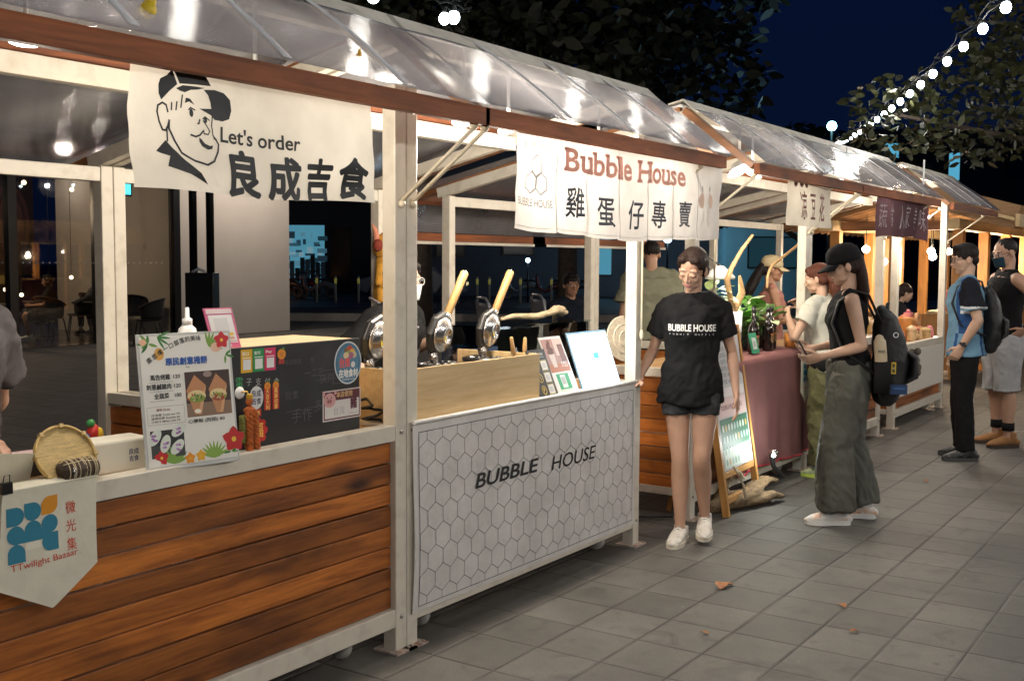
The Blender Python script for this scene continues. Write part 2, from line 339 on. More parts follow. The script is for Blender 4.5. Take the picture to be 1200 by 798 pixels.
def hexes(pr, x0, y0, x1, y1, r, w, col, L):
    """Honeycomb outline clipped to a rectangle (pointy-top cells)."""
    dx = math.sqrt(3)*r; seen = set(); row = 0; y = y0
    cl = lambda p: (min(max(p[0], x0), x1), min(max(p[1], y0), y1))
    while y < y1+r*2:
        x = x0+(dx/2 if row % 2 else 0)
        while x < x1+dx:
            P = [(x+r*math.sin(k*math.pi/3), y+r*math.cos(k*math.pi/3)) for k in range(6)]
            for k in range(6):
                a, b = P[k], P[(k+1) % 6]; key = tuple(sorted([(round(a[0], 3), round(a[1], 3)), (round(b[0], 3), round(b[1], 3))]))
                ina = x0 <= a[0] <= x1 and y0 <= a[1] <= y1; inb = x0 <= b[0] <= x1 and y0 <= b[1] <= y1
                if key in seen or not (ina or inb): continue
                seen.add(key)
                if not (ina and inb):
                    if not ina: a, b = b, a
                    t = 1.
                    for c, lo, hi in ((0, x0, x1), (1, y0, y1)):
                        d = b[c]-a[c]
                        if d > 1e-9: t = min(t, (hi-a[c])/d)
                        elif d < -1e-9: t = min(t, (lo-a[c])/d)
                    b = (a[0]+(b[0]-a[0])*t, a[1]+(b[1]-a[1])*t)
                pr.line([a, b], w, col, L)
            x += dx
        y += 1.5*r; row += 1

# shared materials
WHITE = mat('white_painted_steel', (.66, .605, .51), .38, var=.06, vs=3, bump=.05, bs=20, dark=(.34, .28, .20), dscale=13, damt=.32)
EAVE = wood('red_stained_timber', (.15, .038, .010), (.36, .105, .028), .7, 'X', .7)
EAVEY = wood('orange_stained_timber', (.22, .08, .025), (.45, .19, .07), .5, 'Y', .6, coat=.2)
PLANK = wood('stained_planks', (.17, .040, .006), (.58, .185, .028), .5, 'X', 1., coat=.1)
PLANKY = wood('stained_side_planks', (.26, .07, .012), (.54, .18, .035), .45, 'Y', .7, coat=.12)
PINE = wood('pale_pine', (.52, .34, .15), (.72, .53, .29), .5, 'X', .12)
PINEZ = wood('orange_pine_post', (.40, .17, .04), (.62, .30, .09), .5, 'Z', .4)
BAMBOO = wood('light_handle_wood', (.48, .26, .09), (.68, .43, .18), .42, 'Z', .1)
OAKX = wood('counter_board', (.38, .2, .08), (.56, .33, .15), .4, 'X', .2, coat=.2)
POLY = polycarb('polycarbonate')
CANVAS = cloth('cream_canvas', (.80, .75, .66), .26)
CANVAS2 = cloth('white_banner_cloth', (.76, .72, .68), .22)
CREAM = cloth('cream_felt', (.80, .76, .62), .12)
BLACKM = mat('black_metal', (.012, .012, .013), .4, .3)
STEEL = mat('polished_steel', (.70, .68, .65), .24, 1., var=.08, vs=9, dark=(.22, .12, .05), dscale=9, damt=.75)
DKSTEEL = mat('dark_steel', (.09, .088, .085), .35, .9)
BLACKPL = mat('black_plastic', (.012, .012, .012), .4)
WPLASTIC = mat('white_plastic', (.82, .82, .80), .35)
ROPE = mat('cream_rope', (.66, .58, .42), .9, bump=.6, bs=400)
RUBBER = mat('grey_rubber', (.10, .10, .10), .7)
BLUE = (.02, .03, .16)
# ================================================================== SETTING
Fh = Vector((math.cos(YAW), math.sin(YAW), 0))
def far(f, r, z=0.): p = CAM+Fh*f+Rt*r; return Vector((p.x, p.y, z))
def paving(name, c, tile, rowh, gap, offset=0., seed=0.):
    mt = bpy.data.materials.new(name); mt.use_nodes = True; N = mt.node_tree.nodes; L = mt.node_tree.links; b = N['Principled BSDF']
    tc = N.new('ShaderNodeTexCoord'); mp = N.new('ShaderNodeMapping'); L.new(tc.outputs['Object'], mp.inputs[0]); mp.inputs['Location'].default_value = (seed, .133, 0)
    n0 = N.new('ShaderNodeTexNoise'); n0.inputs['Scale'].default_value = 1.3; L.new(mp.outputs[0], n0.inputs[0])
    wob = N.new('ShaderNodeMixRGB'); wob.blend_type = 'ADD'; wob.inputs[0].default_value = .012; L.new(mp.outputs[0], wob.inputs[1]); L.new(n0.outputs['Color'], wob.inputs[2])
    def brick(mortar, smooth):
        k = N.new('ShaderNodeTexBrick'); k.offset = offset; k.squash = 1; k.inputs['Scale'].default_value = 1; k.inputs['Brick Width'].default_value = tile; k.inputs['Row Height'].default_value = rowh
        k.inputs['Mortar Size'].default_value = mortar; k.inputs['Mortar Smooth'].default_value = smooth; k.inputs['Bias'].default_value = 0
        k.inputs['Color1'].default_value = (0, 0, 0, 1); k.inputs['Color2'].default_value = (1, 1, 1, 1); k.inputs['Mortar'].default_value = (.5, .5, .5, 1); L.new(wob.outputs[0], k.inputs[0]); return k
    k1 = brick(gap, .3); k2 = brick(gap*3.2, 1.)
    tr = N.new('ShaderNodeValToRGB'); tr.color_ramp.elements[0].color = (*[v*.78 for v in c], 1); tr.color_ramp.elements[1].color = (*[v*1.16 for v in c], 1); L.new(k1.outputs['Color'], tr.inputs[0])
    n1 = N.new('ShaderNodeTexNoise'); n1.inputs['Scale'].default_value = 2.2; n1.inputs['Detail'].default_value = 9; n1.inputs['Roughness'].default_value = .7; L.new(mp.outputs[0], n1.inputs[0])
    n2 = N.new('ShaderNodeTexNoise'); n2.inputs['Scale'].default_value = 140; n2.inputs['Detail'].default_value = 4; L.new(mp.outputs[0], n2.inputs[0])
    r1 = N.new('ShaderNodeMapRange'); r1.inputs[1].default_value = .3; r1.inputs[2].default_value = .7; r1.inputs[3].default_value = .58; r1.inputs[4].default_value = 1.25; L.new(n1.outputs['Fac'], r1.inputs[0])
    r2 = N.new('ShaderNodeMapRange'); r2.inputs[1].default_value = .25; r2.inputs[2].default_value = .75; r2.inputs[3].default_value = .74; r2.inputs[4].default_value = 1.24; L.new(n2.outputs['Fac'], r2.inputs[0])
    mu = N.new('ShaderNodeMath'); mu.operation = 'MULTIPLY'; L.new(r1.outputs[0], mu.inputs[0]); L.new(r2.outputs[0], mu.inputs[1])
    sc = N.new('ShaderNodeVectorMath'); sc.operation = 'SCALE'; L.new(tr.outputs[0], sc.inputs[0]); L.new(mu.outputs[0], sc.inputs['Scale'])
    v3 = N.new('ShaderNodeTexNoise'); v3.inputs['Scale'].default_value = 3.1; v3.inputs['Detail'].default_value = 2; L.new(mp.outputs[0], v3.inputs[0])
    gr = N.new('ShaderNodeMapRange'); gr.inputs[1].default_value = .35; gr.inputs[2].default_value = .6; gr.inputs[3].default_value = .25; gr.inputs[4].default_value = 1; L.new(v3.outputs['Fac'], gr.inputs[0])
    gm = N.new('ShaderNodeMath'); gm.operation = 'MULTIPLY'; L.new(k1.outputs['Fac'], gm.inputs[0]); L.new(gr.outputs[0], gm.inputs[1])
    mx = N.new('ShaderNodeMixRGB'); mx.inputs[2].default_value = (*[v*.18 for v in c], 1); L.new(gm.outputs[0], mx.inputs[0]); L.new(sc.outputs[0], mx.inputs[1])
    sp = N.new('ShaderNodeTexVoronoi'); sp.inputs['Scale'].default_value = 2.7; L.new(mp.outputs[0], sp.inputs[0])
    spr = N.new('ShaderNodeMapRange'); spr.inputs[1].default_value = .03; spr.inputs[2].default_value = .055; spr.inputs[3].default_value = .55; spr.inputs[4].default_value = 0; L.new(sp.outputs['Distance'], spr.inputs[0])
    m2 = N.new('ShaderNodeMixRGB'); m2.inputs[2].default_value = (*[v*.4 for v in c], 1); L.new(spr.outputs[0], m2.inputs[0]); L.new(mx.outputs[0], m2.inputs[1])
    n5 = N.new('ShaderNodeTexNoise'); n5.inputs['Scale'].default_value = 5.5; n5.inputs['Detail'].default_value = 8; n5.inputs['Distortion'].default_value = 1.2; L.new(mp.outputs[0], n5.inputs[0])
    s5 = N.new('ShaderNodeMapRange'); s5.inputs[1].default_value = .56; s5.inputs[2].default_value = .72; s5.inputs[3].default_value = 0; s5.inputs[4].default_value = .75; L.new(n5.outputs['Fac'], s5.inputs[0])
    m5 = N.new('ShaderNodeMixRGB'); m5.inputs[2].default_value = (*[v*.5 for v in c], 1); L.new(s5.outputs[0], m5.inputs[0]); L.new(m2.outputs[0], m5.inputs[1])
    v6 = N.new('ShaderNodeTexVoronoi'); v6.inputs['Scale'].default_value = 3.7; L.new(mp.outputs[0], v6.inputs[0]); s6 = N.new('ShaderNodeMapRange'); s6.inputs[1].default_value = .02; s6.inputs[2].default_value = .035; s6.inputs[3].default_value = .5; s6.inputs[4].default_value = 0; L.new(v6.outputs['Distance'], s6.inputs[0])
    m6 = N.new('ShaderNodeMixRGB'); m6.inputs[2].default_value = (*[v*2.2 for v in c], 1); L.new(s6.outputs[0], m6.inputs[0]); L.new(m5.outputs[0], m6.inputs[1]); L.new(m6.outputs[0], b.inputs['Base Color'])
    rg = N.new('ShaderNodeMapRange'); rg.inputs[3].default_value = .5; rg.inputs[4].default_value = .85; L.new(n1.outputs['Fac'], rg.inputs[0]); L.new(rg.outputs[0], b.inputs['Roughness'])
    b1 = N.new('ShaderNodeBump'); b1.inputs['Strength'].default_value = .8; b1.inputs['Distance'].default_value = .006; b1.invert = True; L.new(k2.outputs['Fac'], b1.inputs['Height'])
    b2 = N.new('ShaderNodeBump'); b2.inputs['Strength'].default_value = .4; b2.inputs['Distance'].default_value = .002; L.new(n2.outputs['Fac'], b2.inputs['Height']); L.new(b1.outputs[0], b2.inputs['Normal']); L.new(b2.outputs[0], b.inputs['Normal'])
    return mt
def flat(name, pts, z, m): return struct(MB().add([(x, y, z) for x, y in pts], [list(range(len(pts)))]).build(name, m))
flat('ground', [(-150, -150), (250, -150), (250, 250), (-150, 250)], -.012, mat('dark_soil', (.03, .03, .028), .9, var=.3))
flat('pavement', [(-25, -14), (40, -14), (40, 15.2), (-25, 15.2)], 0., paving('concrete_pavers', (.108, .102, .090), .322, .299, .0045))
q = [far(29.5, -14), far(29.5, 16), far(33.5, 16), far(33.5, -14)]
gm = mat('lawn', (.03, .055, .012), .95, var=.5, vs=30, bump=1, bs=90)
flat('grass', [(p.x, p.y) for p in q], .01, gm)
q = [far(37, -40), far(37, 50), far(47, 50), far(47, -40)]
flat('road', [(p.x, p.y) for p in q], -.004, mat('asphalt', (.045, .045, .047), .55, var=.25, bump=.3))
bm_ = MB()
for (a, b) in ((29.2, 29.5),):
    c0, c1 = far(a, -14), far(a, 16); bm_.bar(c0+Vector((0,0,.04)), c1+Vector((0,0,.04)), .12, .3)
struct(bm_.build('kerb', mat('kerb_stone', (.22, .21, .2), .8, var=.2)))
TILEF = mat('glazed_floor', (.10, .085, .07), .18, var=.25, vs=2.)
flat('cafe_floor', [(-4, 15.2), (14.4, 15.2), (14.4, 21.5), (-4, 21.5)], .006, TILEF)

# ------------------------------------------------------------------ the café behind the stalls
cafe = empty('cafe_building', (9, 15.3, 0), 'dark glass fronted cafe with pale wall and lamp lit interior behind the left stall', 'building')
def cb(a, b): return (Vector(a)-Vector((9, 15.3, 0)), Vector(b)-Vector((9, 15.3, 0)))
PLAST = mat('pale_render_wall', (.50, .46, .42), .7, var=.06, vs=1.5, bump=.15, bs=25)
MB().bb(*cb((11.4, 15.3, 0), (14.45, 19.5, 6))).build('pillar_wall', PLAST, cafe, bevel=.01)
DKW = mat('dark_cafe_wall', (.045, .038, .032), .8, var=.2)
b = MB(); b.bb(*cb((-5, 21.4, 0), (11.4, 21.6, 4.6))); b.bb(*cb((-5, 15.3, 4.6), (11.39, 21.6, 6))); b.build('wall', DKW, cafe)
MB().bb(*cb((-5, 15.34, 4.0), (11.38, 21.39, 4.59))).build('ceiling', mat('cafe_ceiling', (.03, .03, .03), .9), cafe)
FR = mat('black_window_frame', (.015, .015, .017), .35, .4)
for x in (1.5, 4.6, 7.65, 9.40, 11.2):
    MB().bb(*cb((x, 15.24, 0), (x+(.16 if x != 9.40 else .2), 15.4, 4.0))).build('mullion', FR, cafe)
MB().bb(*cb((-5, 15.24, 3.86), (11.36, 15.4, 4.02))).build('transom', FR, cafe)
for x0, x1 in ((-1.4, 1.5), (1.66, 4.6), (4.76, 7.65), (7.81, 9.40), (9.6, 11.2)):
    MB().bb(*cb((x0, 15.31, .02), (x1, 15.325, 3.86))).build('pane', glassy('shop_glass', (.72, .74, .76), .05), cafe)
g = Print(.002)
for i in range(62): g.disc(3.0+i*.13, 1.52, .016, .016, (.5, .5, .48), 1, 8)
g.build('safety_dots', cafe, lambda u, v, w: Vector((u-9, -.012, v)))
MB().bb(*cb((9.62, 21.2, 1.0), (11.3, 21.35, 2.1))).build('yellow_poster', mat('yellow_poster', (.32, .21, .05), .6, emit=(.5, .3, .06), est=.12, var=.3, vs=1.2), cafe)
pic = Print(.004)
pic.rect(-.6, -1.15, 1.2, 2.3, (.055, .032, .022), 1)
for k, (a, bb2, c) in enumerate(((.5, .95, (.14, .07, .05)), (.4, .8, (.07, .04, .03)), (.34, .7, (.16, .075, .055)), (.22, .5, (.10, .05, .038)), (.1, .25, (.18, .08, .06)))): pic.disc(0, 0, a, bb2, c, 2+k, 28)
pic.build('wall_picture', cafe, lambda u, v, w: Vector((2.35+u, 5.9-w, 2.35+v)))
sh = MB()
for z in (1.15, 1.75, 2.3, 2.8): sh.bb(*cb((7.0, 19.4, z), (9.2, 19.8, z+.05)))
sh.bb(*cb((9.2, 19.4, .1), (9.25, 19.8, 3))); sh.build('display_shelf', mat('shelf_wood', (.22, .12, .06), .5), cafe)
gl = MB(); random.seed(3)
for z in (1.2, 1.8, 2.35):
    for i in range(8):
        x = 7.1+i*.26; h = random.uniform(.12, .3); gl.bb(*cb((x, 19.45, z), (x+.13, 19.6, z+h)))
gl.build('shelf_goods', mat('lit_shelf_goods', (.5, .3, .2), .5, emit=(1, .55, .3), est=1.1, var=.5, vs=4), cafe)  # emission on the goods stands in for warm lamplight on the shelf
ex = empty('exit_sign', (10.3, 15.6, 3.0), 'small glowing blue green sign hanging inside the dark cafe entrance', 'sign')
MB().bb((-.17, -.03, -.18), (.17, .03, .18)).build('sign_box', BLACKM, ex)
Print(.002).rect(-.14, -.15, .28, .3, emis('exit_glow', (.12, .75, .85), 3.0)).build('lit_panel', ex, lambda u, v, w: Vector((u, -.033, v)))
for i, (px, pz, pw) in enumerate(((7.35, 2.92, 1), (8.0, 2.93, 1), (8.95, 2.86, 1), (9.85, 2.95, 1), (10.75, 2.96, 1), (9.9, 1.95, .5), (10.4, 1.9, .5), (10.35, 1.75, .5), (9.75, 1.65, .5), (10.25, 1.45, .5), (10.55, 1.1, .5), (10.3, .92, .5), (8.9, 1.25, .5), (8.45, 1.12, .5), (9.3, 1.08, .5), (9.8, 1.1, .5), (7.6, 1.05, .5), (7.9, .95, .5), (7.3, 1.2, .5))):
    y = 16.5+(i*.73) % 3.6; k = (y+2.87)/(15.3+2.87); x = -3.48+(px+3.48)*k; z = 1.6+(pz-1.6)*k  # some bulbs stand in for lights reflected in the cafe glass
    p = empty('pendant_lamp', (x, y, z), 'small bare glowing bulb for the pendants and window reflections of the cafe', 'lamp', 'bulbs hanging inside the cafe')
    bu = MB(); bu.ell((0, 0, 0), .045 if pw == 1 else .04); bu.build('bulb', emis('cafe_bulb', (1, .72, .42), 9), p)
    MB().tube([(0, 0, .04), (0, 0, 3.98-z)], .006, 6).build('cord', BLACKM, p)
point('cafe_lamp_light', (8.5, 18, 3.2), 190, (1, .7, .42), .3, cafe).location = (-1.2, 2.0, 2.6)
point('cafe_entrance_light', (0, 0, 0), 14, (1, .8, .6), .3, cafe).location = (1.9, 3.5, 3.2)

for x in (12.2, 13.6):  # lamps added to brighten the pale wall, no fixture known there
    o = empty('added_downlight', (x, 13.9, 4.4), 'added downlight brightening the pale cafe wall', 'lamp', 'added downlights over the cafe wall'); MB().lathe([(.0, .08), (.09, .08), (.09, 0), (.07, 0)], n=16).build('housing', BLACKM, o); MB().lathe([(.069, .004), (0, .003)], n=16).build('diffuser', emis('downlight_glow', (1, .85, .68), 12), o)
    MB().tube([(0, 0, .08), (0, 1.35, .5)], .02, 6).build('arm', BLACKM, o); point('lamp_light', (0, 0, -.05), 150, (1, .86, .72), .1, o)

# ------------------------------------------------------------------ far street: shop, trees, bollards, buildings
NIGHT = mat('night_facade', (.075, .09, .11), .8, var=.25, vs=.6)
NIGHT2 = mat('night_facade_dark', (.03, .036, .042), .8, var=.3, vs=.5)
WINL = emis('cool_lit_window', (.10, .42, .62), .7)
def building(label, f, r0, r1, h, m, wins=(), depth=10, roofm=None, z0=0, name='building', dark=()):
    c = far(f, (r0+r1)/2); o = empty(name, c, label, 'building', None, YAW)   # local x = away, y = towards left
    W = r1-r0
    MB().bb((0, -W/2, z0), (depth, W/2, h)).build('wall', m, o)
    if roofm: MB().bb((-.6, -W/2-.3, h), (depth, W/2+.3, h+.25)).build('roof', roofm, o)
    for (a, b_, za, zb, mm) in wins:
        f_ = MB().bb((-.08, (r0+r1)/2-b_-.06, za-.06), (-.004, (r0+r1)/2-a+.06, zb+.06)).build('window', FR, o)
        w_ = MB().bb((-.1, (r0+r1)/2-b_, za), (-.081, (r0+r1)/2-a, zb)).build('pane', mm, f_)
    return o
DKPANE = mat('dark_pane', (.012, .015, .02), .15)
building('dark low shop building with a bright cool blue lit doorway beyond the lawn', 52, -17, -5.2, 5.0, NIGHT2, ((-10.6, -8.8, .25, 3.2, mat('shopfront_glow', (.1, .2, .25), .5, var=.9, vs=1.1, emit=(.12, .42, .58), est=.4)), (-8.5, -7.6, .25, 3.1, DKPANE), (-12.6, -10.9, .25, 3.2, mat('shopfront_glow2', (.1, .2, .25), .5, var=.9, vs=2, emit=(.10, .36, .52), est=.6))), roofm=NIGHT)
building('dim grey blue house wall with two small dark windows behind the middle stall', 50, -5, 9, 7.5, NIGHT, ((-3.4, -2.2, 1.8, 3.6, DKPANE), (-.4, .9, 1.9, 3.7, DKPANE), (3.35, 4.45, 1.0, 3.6, emis('blue_window', (.10, .36, .5), .55))), roofm=NIGHT2)
building('blue lit street front glimpsed behind the third stall', 46, 8.8, 12.4, 3.6, mat('blue_lit_wall', (.2, .42, .5), .7, emit=(.03, .12, .17), est=.09, var=.2, vs=.4), ((9.8, 12.4, 1.4, 2.6, emis('blue_glow', (.06, .2, .28), .13)),), depth=3)  # faint emission stands in for blue light falling on the wall
building('tall dark apartment block with two blue lit windows under the night sky', 62, 19.3, 48, 9.0, mat('night_block', (.022, .030, .045), .9, var=.2, vs=.3),
         ((20.3, 21.4, 6.6, 8.2, WINL), (24.2, 24.8, 6.2, 7.7, WINL), (27.5, 28.8, 6.4, 8, DKPANE)), depth=14)
sd = random.Random(6)
wp = tag(empty('shop_interior', far(52.6, -9.7), 'shelves and lit posters seen inside the blue lit shop', 'shelving', rz=YAW), None); pr = Print(.01)
for i in range(46):
    u = sd.uniform(-.9, .75); v = sd.uniform(.3, 2.7); pr.rect(u, v, sd.uniform(.06, .5), sd.uniform(.05, .4), ink(sd.choice([(.05, .16, .22), (.02, .05, .08), (.16, .42, .55), (.36, .6, .7), (.03, .10, .16), (.02, .07, .10), (.08, .22, .3)]), .5, .3), 1+i*.1)
pr.build('poster_wall', wp, lambda u, v, w: Vector((-.75-w, -u, v)))
for i in range(9):
    r = -10.5+i*.24; p = far(51.6, r); h = sd.uniform(.5, 1.9)
    tag(MB().bb((-.1, -.09, 0), (.1, .09, h)).bb((-.08, -.12, h*.55), (.08, .12, h*.62)).build('shop_goods', mat('shop_goods_%d' % (i % 3), ((.03, .06, .08), (.12, .2, .24), (.02, .03, .04))[i % 3], .5), None, p, rz=YAW), 'dark stack of goods standing in the blue lit shop doorway', 'goods', 'goods in the blue lit shop doorway')
for i, (f, r) in enumerate(((41, -7.25), (41, -6.55), (41, -5.7), (41, -5.05), (41, -2.0), (41, -.85), (41, 1.45), (41, 3.0), (41, .3), (41, -1.3))):
    o = empty('bollard', far(f, r), 'thin pale bollard with a yellow reflective band along the road edge', 'bollard', 'bollards along the road edge')
    MB().lathe([(.045, 0), (.045, .95), (.03, 1.0), (0, 1.01)], n=10).build('post', mat('bollard_grey', (.4, .4, .36), .5), o)
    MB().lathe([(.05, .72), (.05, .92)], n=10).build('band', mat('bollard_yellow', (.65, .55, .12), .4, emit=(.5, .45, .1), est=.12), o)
def scooter(loc, rz, m, label):
    o = empty('motor_scooter', loc, label, 'scooter', 'scooters parked outside the lit shop', rz)
    for x in (-.62, .62):
        MB().tube([(x+.19*math.cos(a), 0, .24+.19*math.sin(a)) for a in [k*math.pi/8 for k in range(17)]], .065, 8).build('wheel', RUBBER, o)
    b = MB(); b.tube([(-.75, 0, .5), (-.4, 0, .62), (0, 0, .5), (.25, 0, .33), (.5, 0, .5), (.6, 0, .95)], [(.1, .1), (.17, .15), (.14, .13), (.16, .06), (.16, .08), (.1, .06)], 10, side=(0, 1, 0), dome=True); b.build('body', m, o)
    MB().tube([(-.6, 0, .78), (-.1, 0, .78)], [(.13, .05), (.15, .05)], 10, side=(0, 1, 0), dome=True).build('seat', BLACKPL, o)
    b = MB(); b.tube([(.58, -.32, 1.06), (.62, 0, 1.0), (.58, .32, 1.06)], .02, 8); b.tube([(.6, 0, .9), (.64, 0, .4)], .03, 8); b.build('handlebar', BLACKM, o)
    MB().ell((.72, 0, .86), (.05, .08, .07)).build('headlight', mat('lamp_glass', (.6, .6, .6), .1), o)
    return o
for i, (f, r, a) in enumerate(((46, -9.5, .2), (46.2, -8.8, .35), (45.8, -8.1, .1), (46.4, -10.2, .3), (45.6, 1.6, .2), (46, .4, .5), (46.2, 2.6, .1))):
    scooter(far(f, r), YAW+1.2+a, mat('scooter_paint_%d' % (i % 3), ((.04, .05, .06), (.12, .02, .02), (.2, .22, .24))[i % 3], .25, coat=.5), 'dark parked scooter standing in a row on the far side of the road')
car = empty('parked_car', far(44, -3.9), 'grey car half hidden behind the stall post across the road', 'car', None, YAW+math.pi/2)
prof = [(-2.1, .35), (-2.1, .8), (-1.9, .92), (-1.2, 1.0), (-.6, 1.42), (.7, 1.45), (1.5, 1.0), (2.05, .85), (2.12, .4), (1.75, .3), (1.6, .62), (1.2, .66), (.95, .3), (-.95, .3), (-1.15, .62), (-1.55, .62), (-1.75, .3)]
MB().prism(prof, 1.7, lambda u, v, t: Vector((u, t-.85, v))).build('body', mat('car_paint', (.22, .24, .27), .25, .3, coat=.6), car, bevel=.06)
for x in (-1.35, 1.35):
    for y in (-.8, .8): MB().lathe([(.2, -.1), (.33, -.1), (.34, 0), (.33, .1), (.2, .1)], (x, y, .34), 18, M=Euler((R(90), 0, 0)).to_matrix()).build('wheel', RUBBER, car)
for y in (-.6, .6): MB().ell((-2.08, y, .68), (.06, .16, .08)).build('headlight', mat('car_lamp', (.8, .75, .5), .1, emit=(1, .8, .4), est=.6), car)
MB().prism([(-1.05, 1.02), (-.55, 1.37), (.62, 1.39), (1.25, 1.02)], 1.62, lambda u, v, t: Vector((u, t-.86-(.001), v))).build('side_window', DKPANE, car)
tl = tag(MB().ell((0, 0, 0), (.05, .3, .12)).build('tail_lamp', emis('amber_glow', (1, .35, .08), 2.5), None, far(44.8, -9.45, .75), rz=YAW), 'small glowing amber tail lamp of a vehicle by the tree', 'lamp')
st = empty('street_lamp', far(44, 6.15), 'distant street lamp with a round bright bluish head', 'lamp')
MB().tube([(0, 0, 0), (0, 0, 2.4)], [.05, .035], 8).build('pole', BLACKM, st); MB().ell((0, 0, 2.5), .17).build('lamp_head', emis('cool_lamp', (.55, .85, 1), 8), st); point('lamp_light', (0, 0, 2.7), 260, (.55, .8, 1), .17, st)
st2 = empty('street_lamp', far(43, .6), 'tiny distant lamp glowing white low over the parked scooters', 'lamp')
MB().tube([(0, 0, 0), (0, 0, 1.55)], [.04, .03], 8).build('pole', BLACKM, st2); MB().ell((0, 0, 1.62), .09).build('lamp_head', emis('cool_lamp', (.55, .85, 1), 8), st2)
st3 = empty('street_lamp', far(30, 8.55), 'blue white lamp shining above the ridge of the third stall roof', 'lamp')
MB().tube([(0, 0, 0), (0, 0, 5.1)], [.06, .04], 8).build('pole', BLACKM, st3); MB().ell((0, 0, 5.25), .13).build('lamp_head', emis('blue_lamp', (.35, .85, 1), 14), st3); point('lamp_light', (0, 0, 5.5), 130, (.4, .75, 1), .15, st3)

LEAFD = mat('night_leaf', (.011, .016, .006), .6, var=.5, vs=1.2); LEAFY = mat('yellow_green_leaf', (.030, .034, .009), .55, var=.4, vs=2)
BARK = mat('bark', (.06, .045, .035), .95, var=.4, vs=9, bump=.8, bs=30)
def tree(loc, h, clumps, n, size, leafm, label, seed, trunk_r=.18, group=None):
    rnd = random.Random(seed); o = empty('tree', loc, label, 'tree', group)
    tb = MB(); tb.tube([(0, 0, 0), (.08, .05, h*.3), (-.05, .1, h*.6), (.05, 0, h*.85)], [trunk_r, trunk_r*.75, trunk_r*.5, trunk_r*.2], 9)
    for (cx, cy, cz, rr) in clumps:
        k = rnd.uniform(.3, .55)*h; k = min(k, cz*.85); tb.tube([(0, 0, k), (cx*.45, cy*.45, (k+cz)/2+.1), (cx, cy, cz)], [trunk_r*.45, trunk_r*.25, .02], 7)
    tb.build('trunk', BARK, o); lb = MB()
    tot = sum(c[3]**2 for c in clumps)
    for (cx, cy, cz, rr) in clumps:
        for _ in range(int(n*rr*rr/tot)):
            while 1:
                v = Vector((rnd.uniform(-1, 1), rnd.uniform(-1, 1), rnd.uniform(-1, 1)))
                if .2 < v.length < 1: break
            v = v.normalized()*(v.length**.5); p = Vector((cx, cy, cz))+Vector((v.x, v.y, v.z*.8))*rr
            a = Vector((rnd.uniform(-1, 1), rnd.uniform(-1, 1), rnd.uniform(-.8, .3))).normalized(); q = a.cross(Vector((rnd.uniform(-1, 1), rnd.uniform(-1, 1), rnd.uniform(-1, 1)))).normalized()
            s = size*rnd.uniform(.6, 1.3)
            lb.add([p-q*s*.08, p+a*s*.35-q*s*.26, p+a*s*.7-q*s*.2, p+a*s, p+a*s*.7+q*s*.2, p+a*s*.35+q*s*.26], [(0, 1, 2, 3, 4, 5)])
    lb.build('crown', leafm, o); return o
tree(far(30, 1.5), 11, [(0, 0, 8, 3.6), (-3, -1.5, 7.5, 2.8), (3, 1, 7, 2.5), (-1.5, 2, 10.5, 2.8), (1.5, -2.6, 6.4, 2.2), (2.6, -2.8, 9, 2), (-4, 2.5, 9, 2.5)], 9000, .42, LEAFD, 'big dark leafy tree rising behind the middle of the stall row', 5, .3, )
tree(far(27, -2.2), 10, [(0, 0, 7.6, 3), (-2, 2, 8, 2.6), (2, -2, 7.3, 2.4), (0, .5, 10, 2.6)], 6000, .42, LEAFD, 'dark leafy tree above the ridge of the left stall', 9, .28)
tree(far(42, 11.0), 7.5, [(0, 0, 5.2, 2.0), (-1.6, -1.8, 4.6, 1.8), (1.8, 1.9, 4.8, 1.8), (.5, -3.2, 4.2, 1.6), (-.6, 3.4, 4.2, 1.6)], 3600, .4, LEAFD, 'low dark tree beyond the ridge of the third stall roof', 27, .25)
tree(far(36, -12.0), 8, [(0, 0, 6.2, 1.8), (-1.2, 1, 5.2, 1.4), (1.4, -.9, 5.4, 1.3), (.4, -1.2, 4.5, 1.0)], 2600, .4, LEAFD, 'slim street tree on the lawn beside the blue lit shop', 11, .28)
tree(far(13.5, 7.6), 5.2, [(0, 0, 4.2, 1.2), (-.7, .9, 3.75, 1.0), (-1.2, 1.6, 3.5, .9), (.8, -.8, 4.4, 1.2), (-.2, 1.2, 4.7, 1.0), (-2.0, 2.4, 3.35, .6)], 5200, .13, LEAFY, 'tree with yellow green leaves lit by the bulb string at upper right', 21, .14)

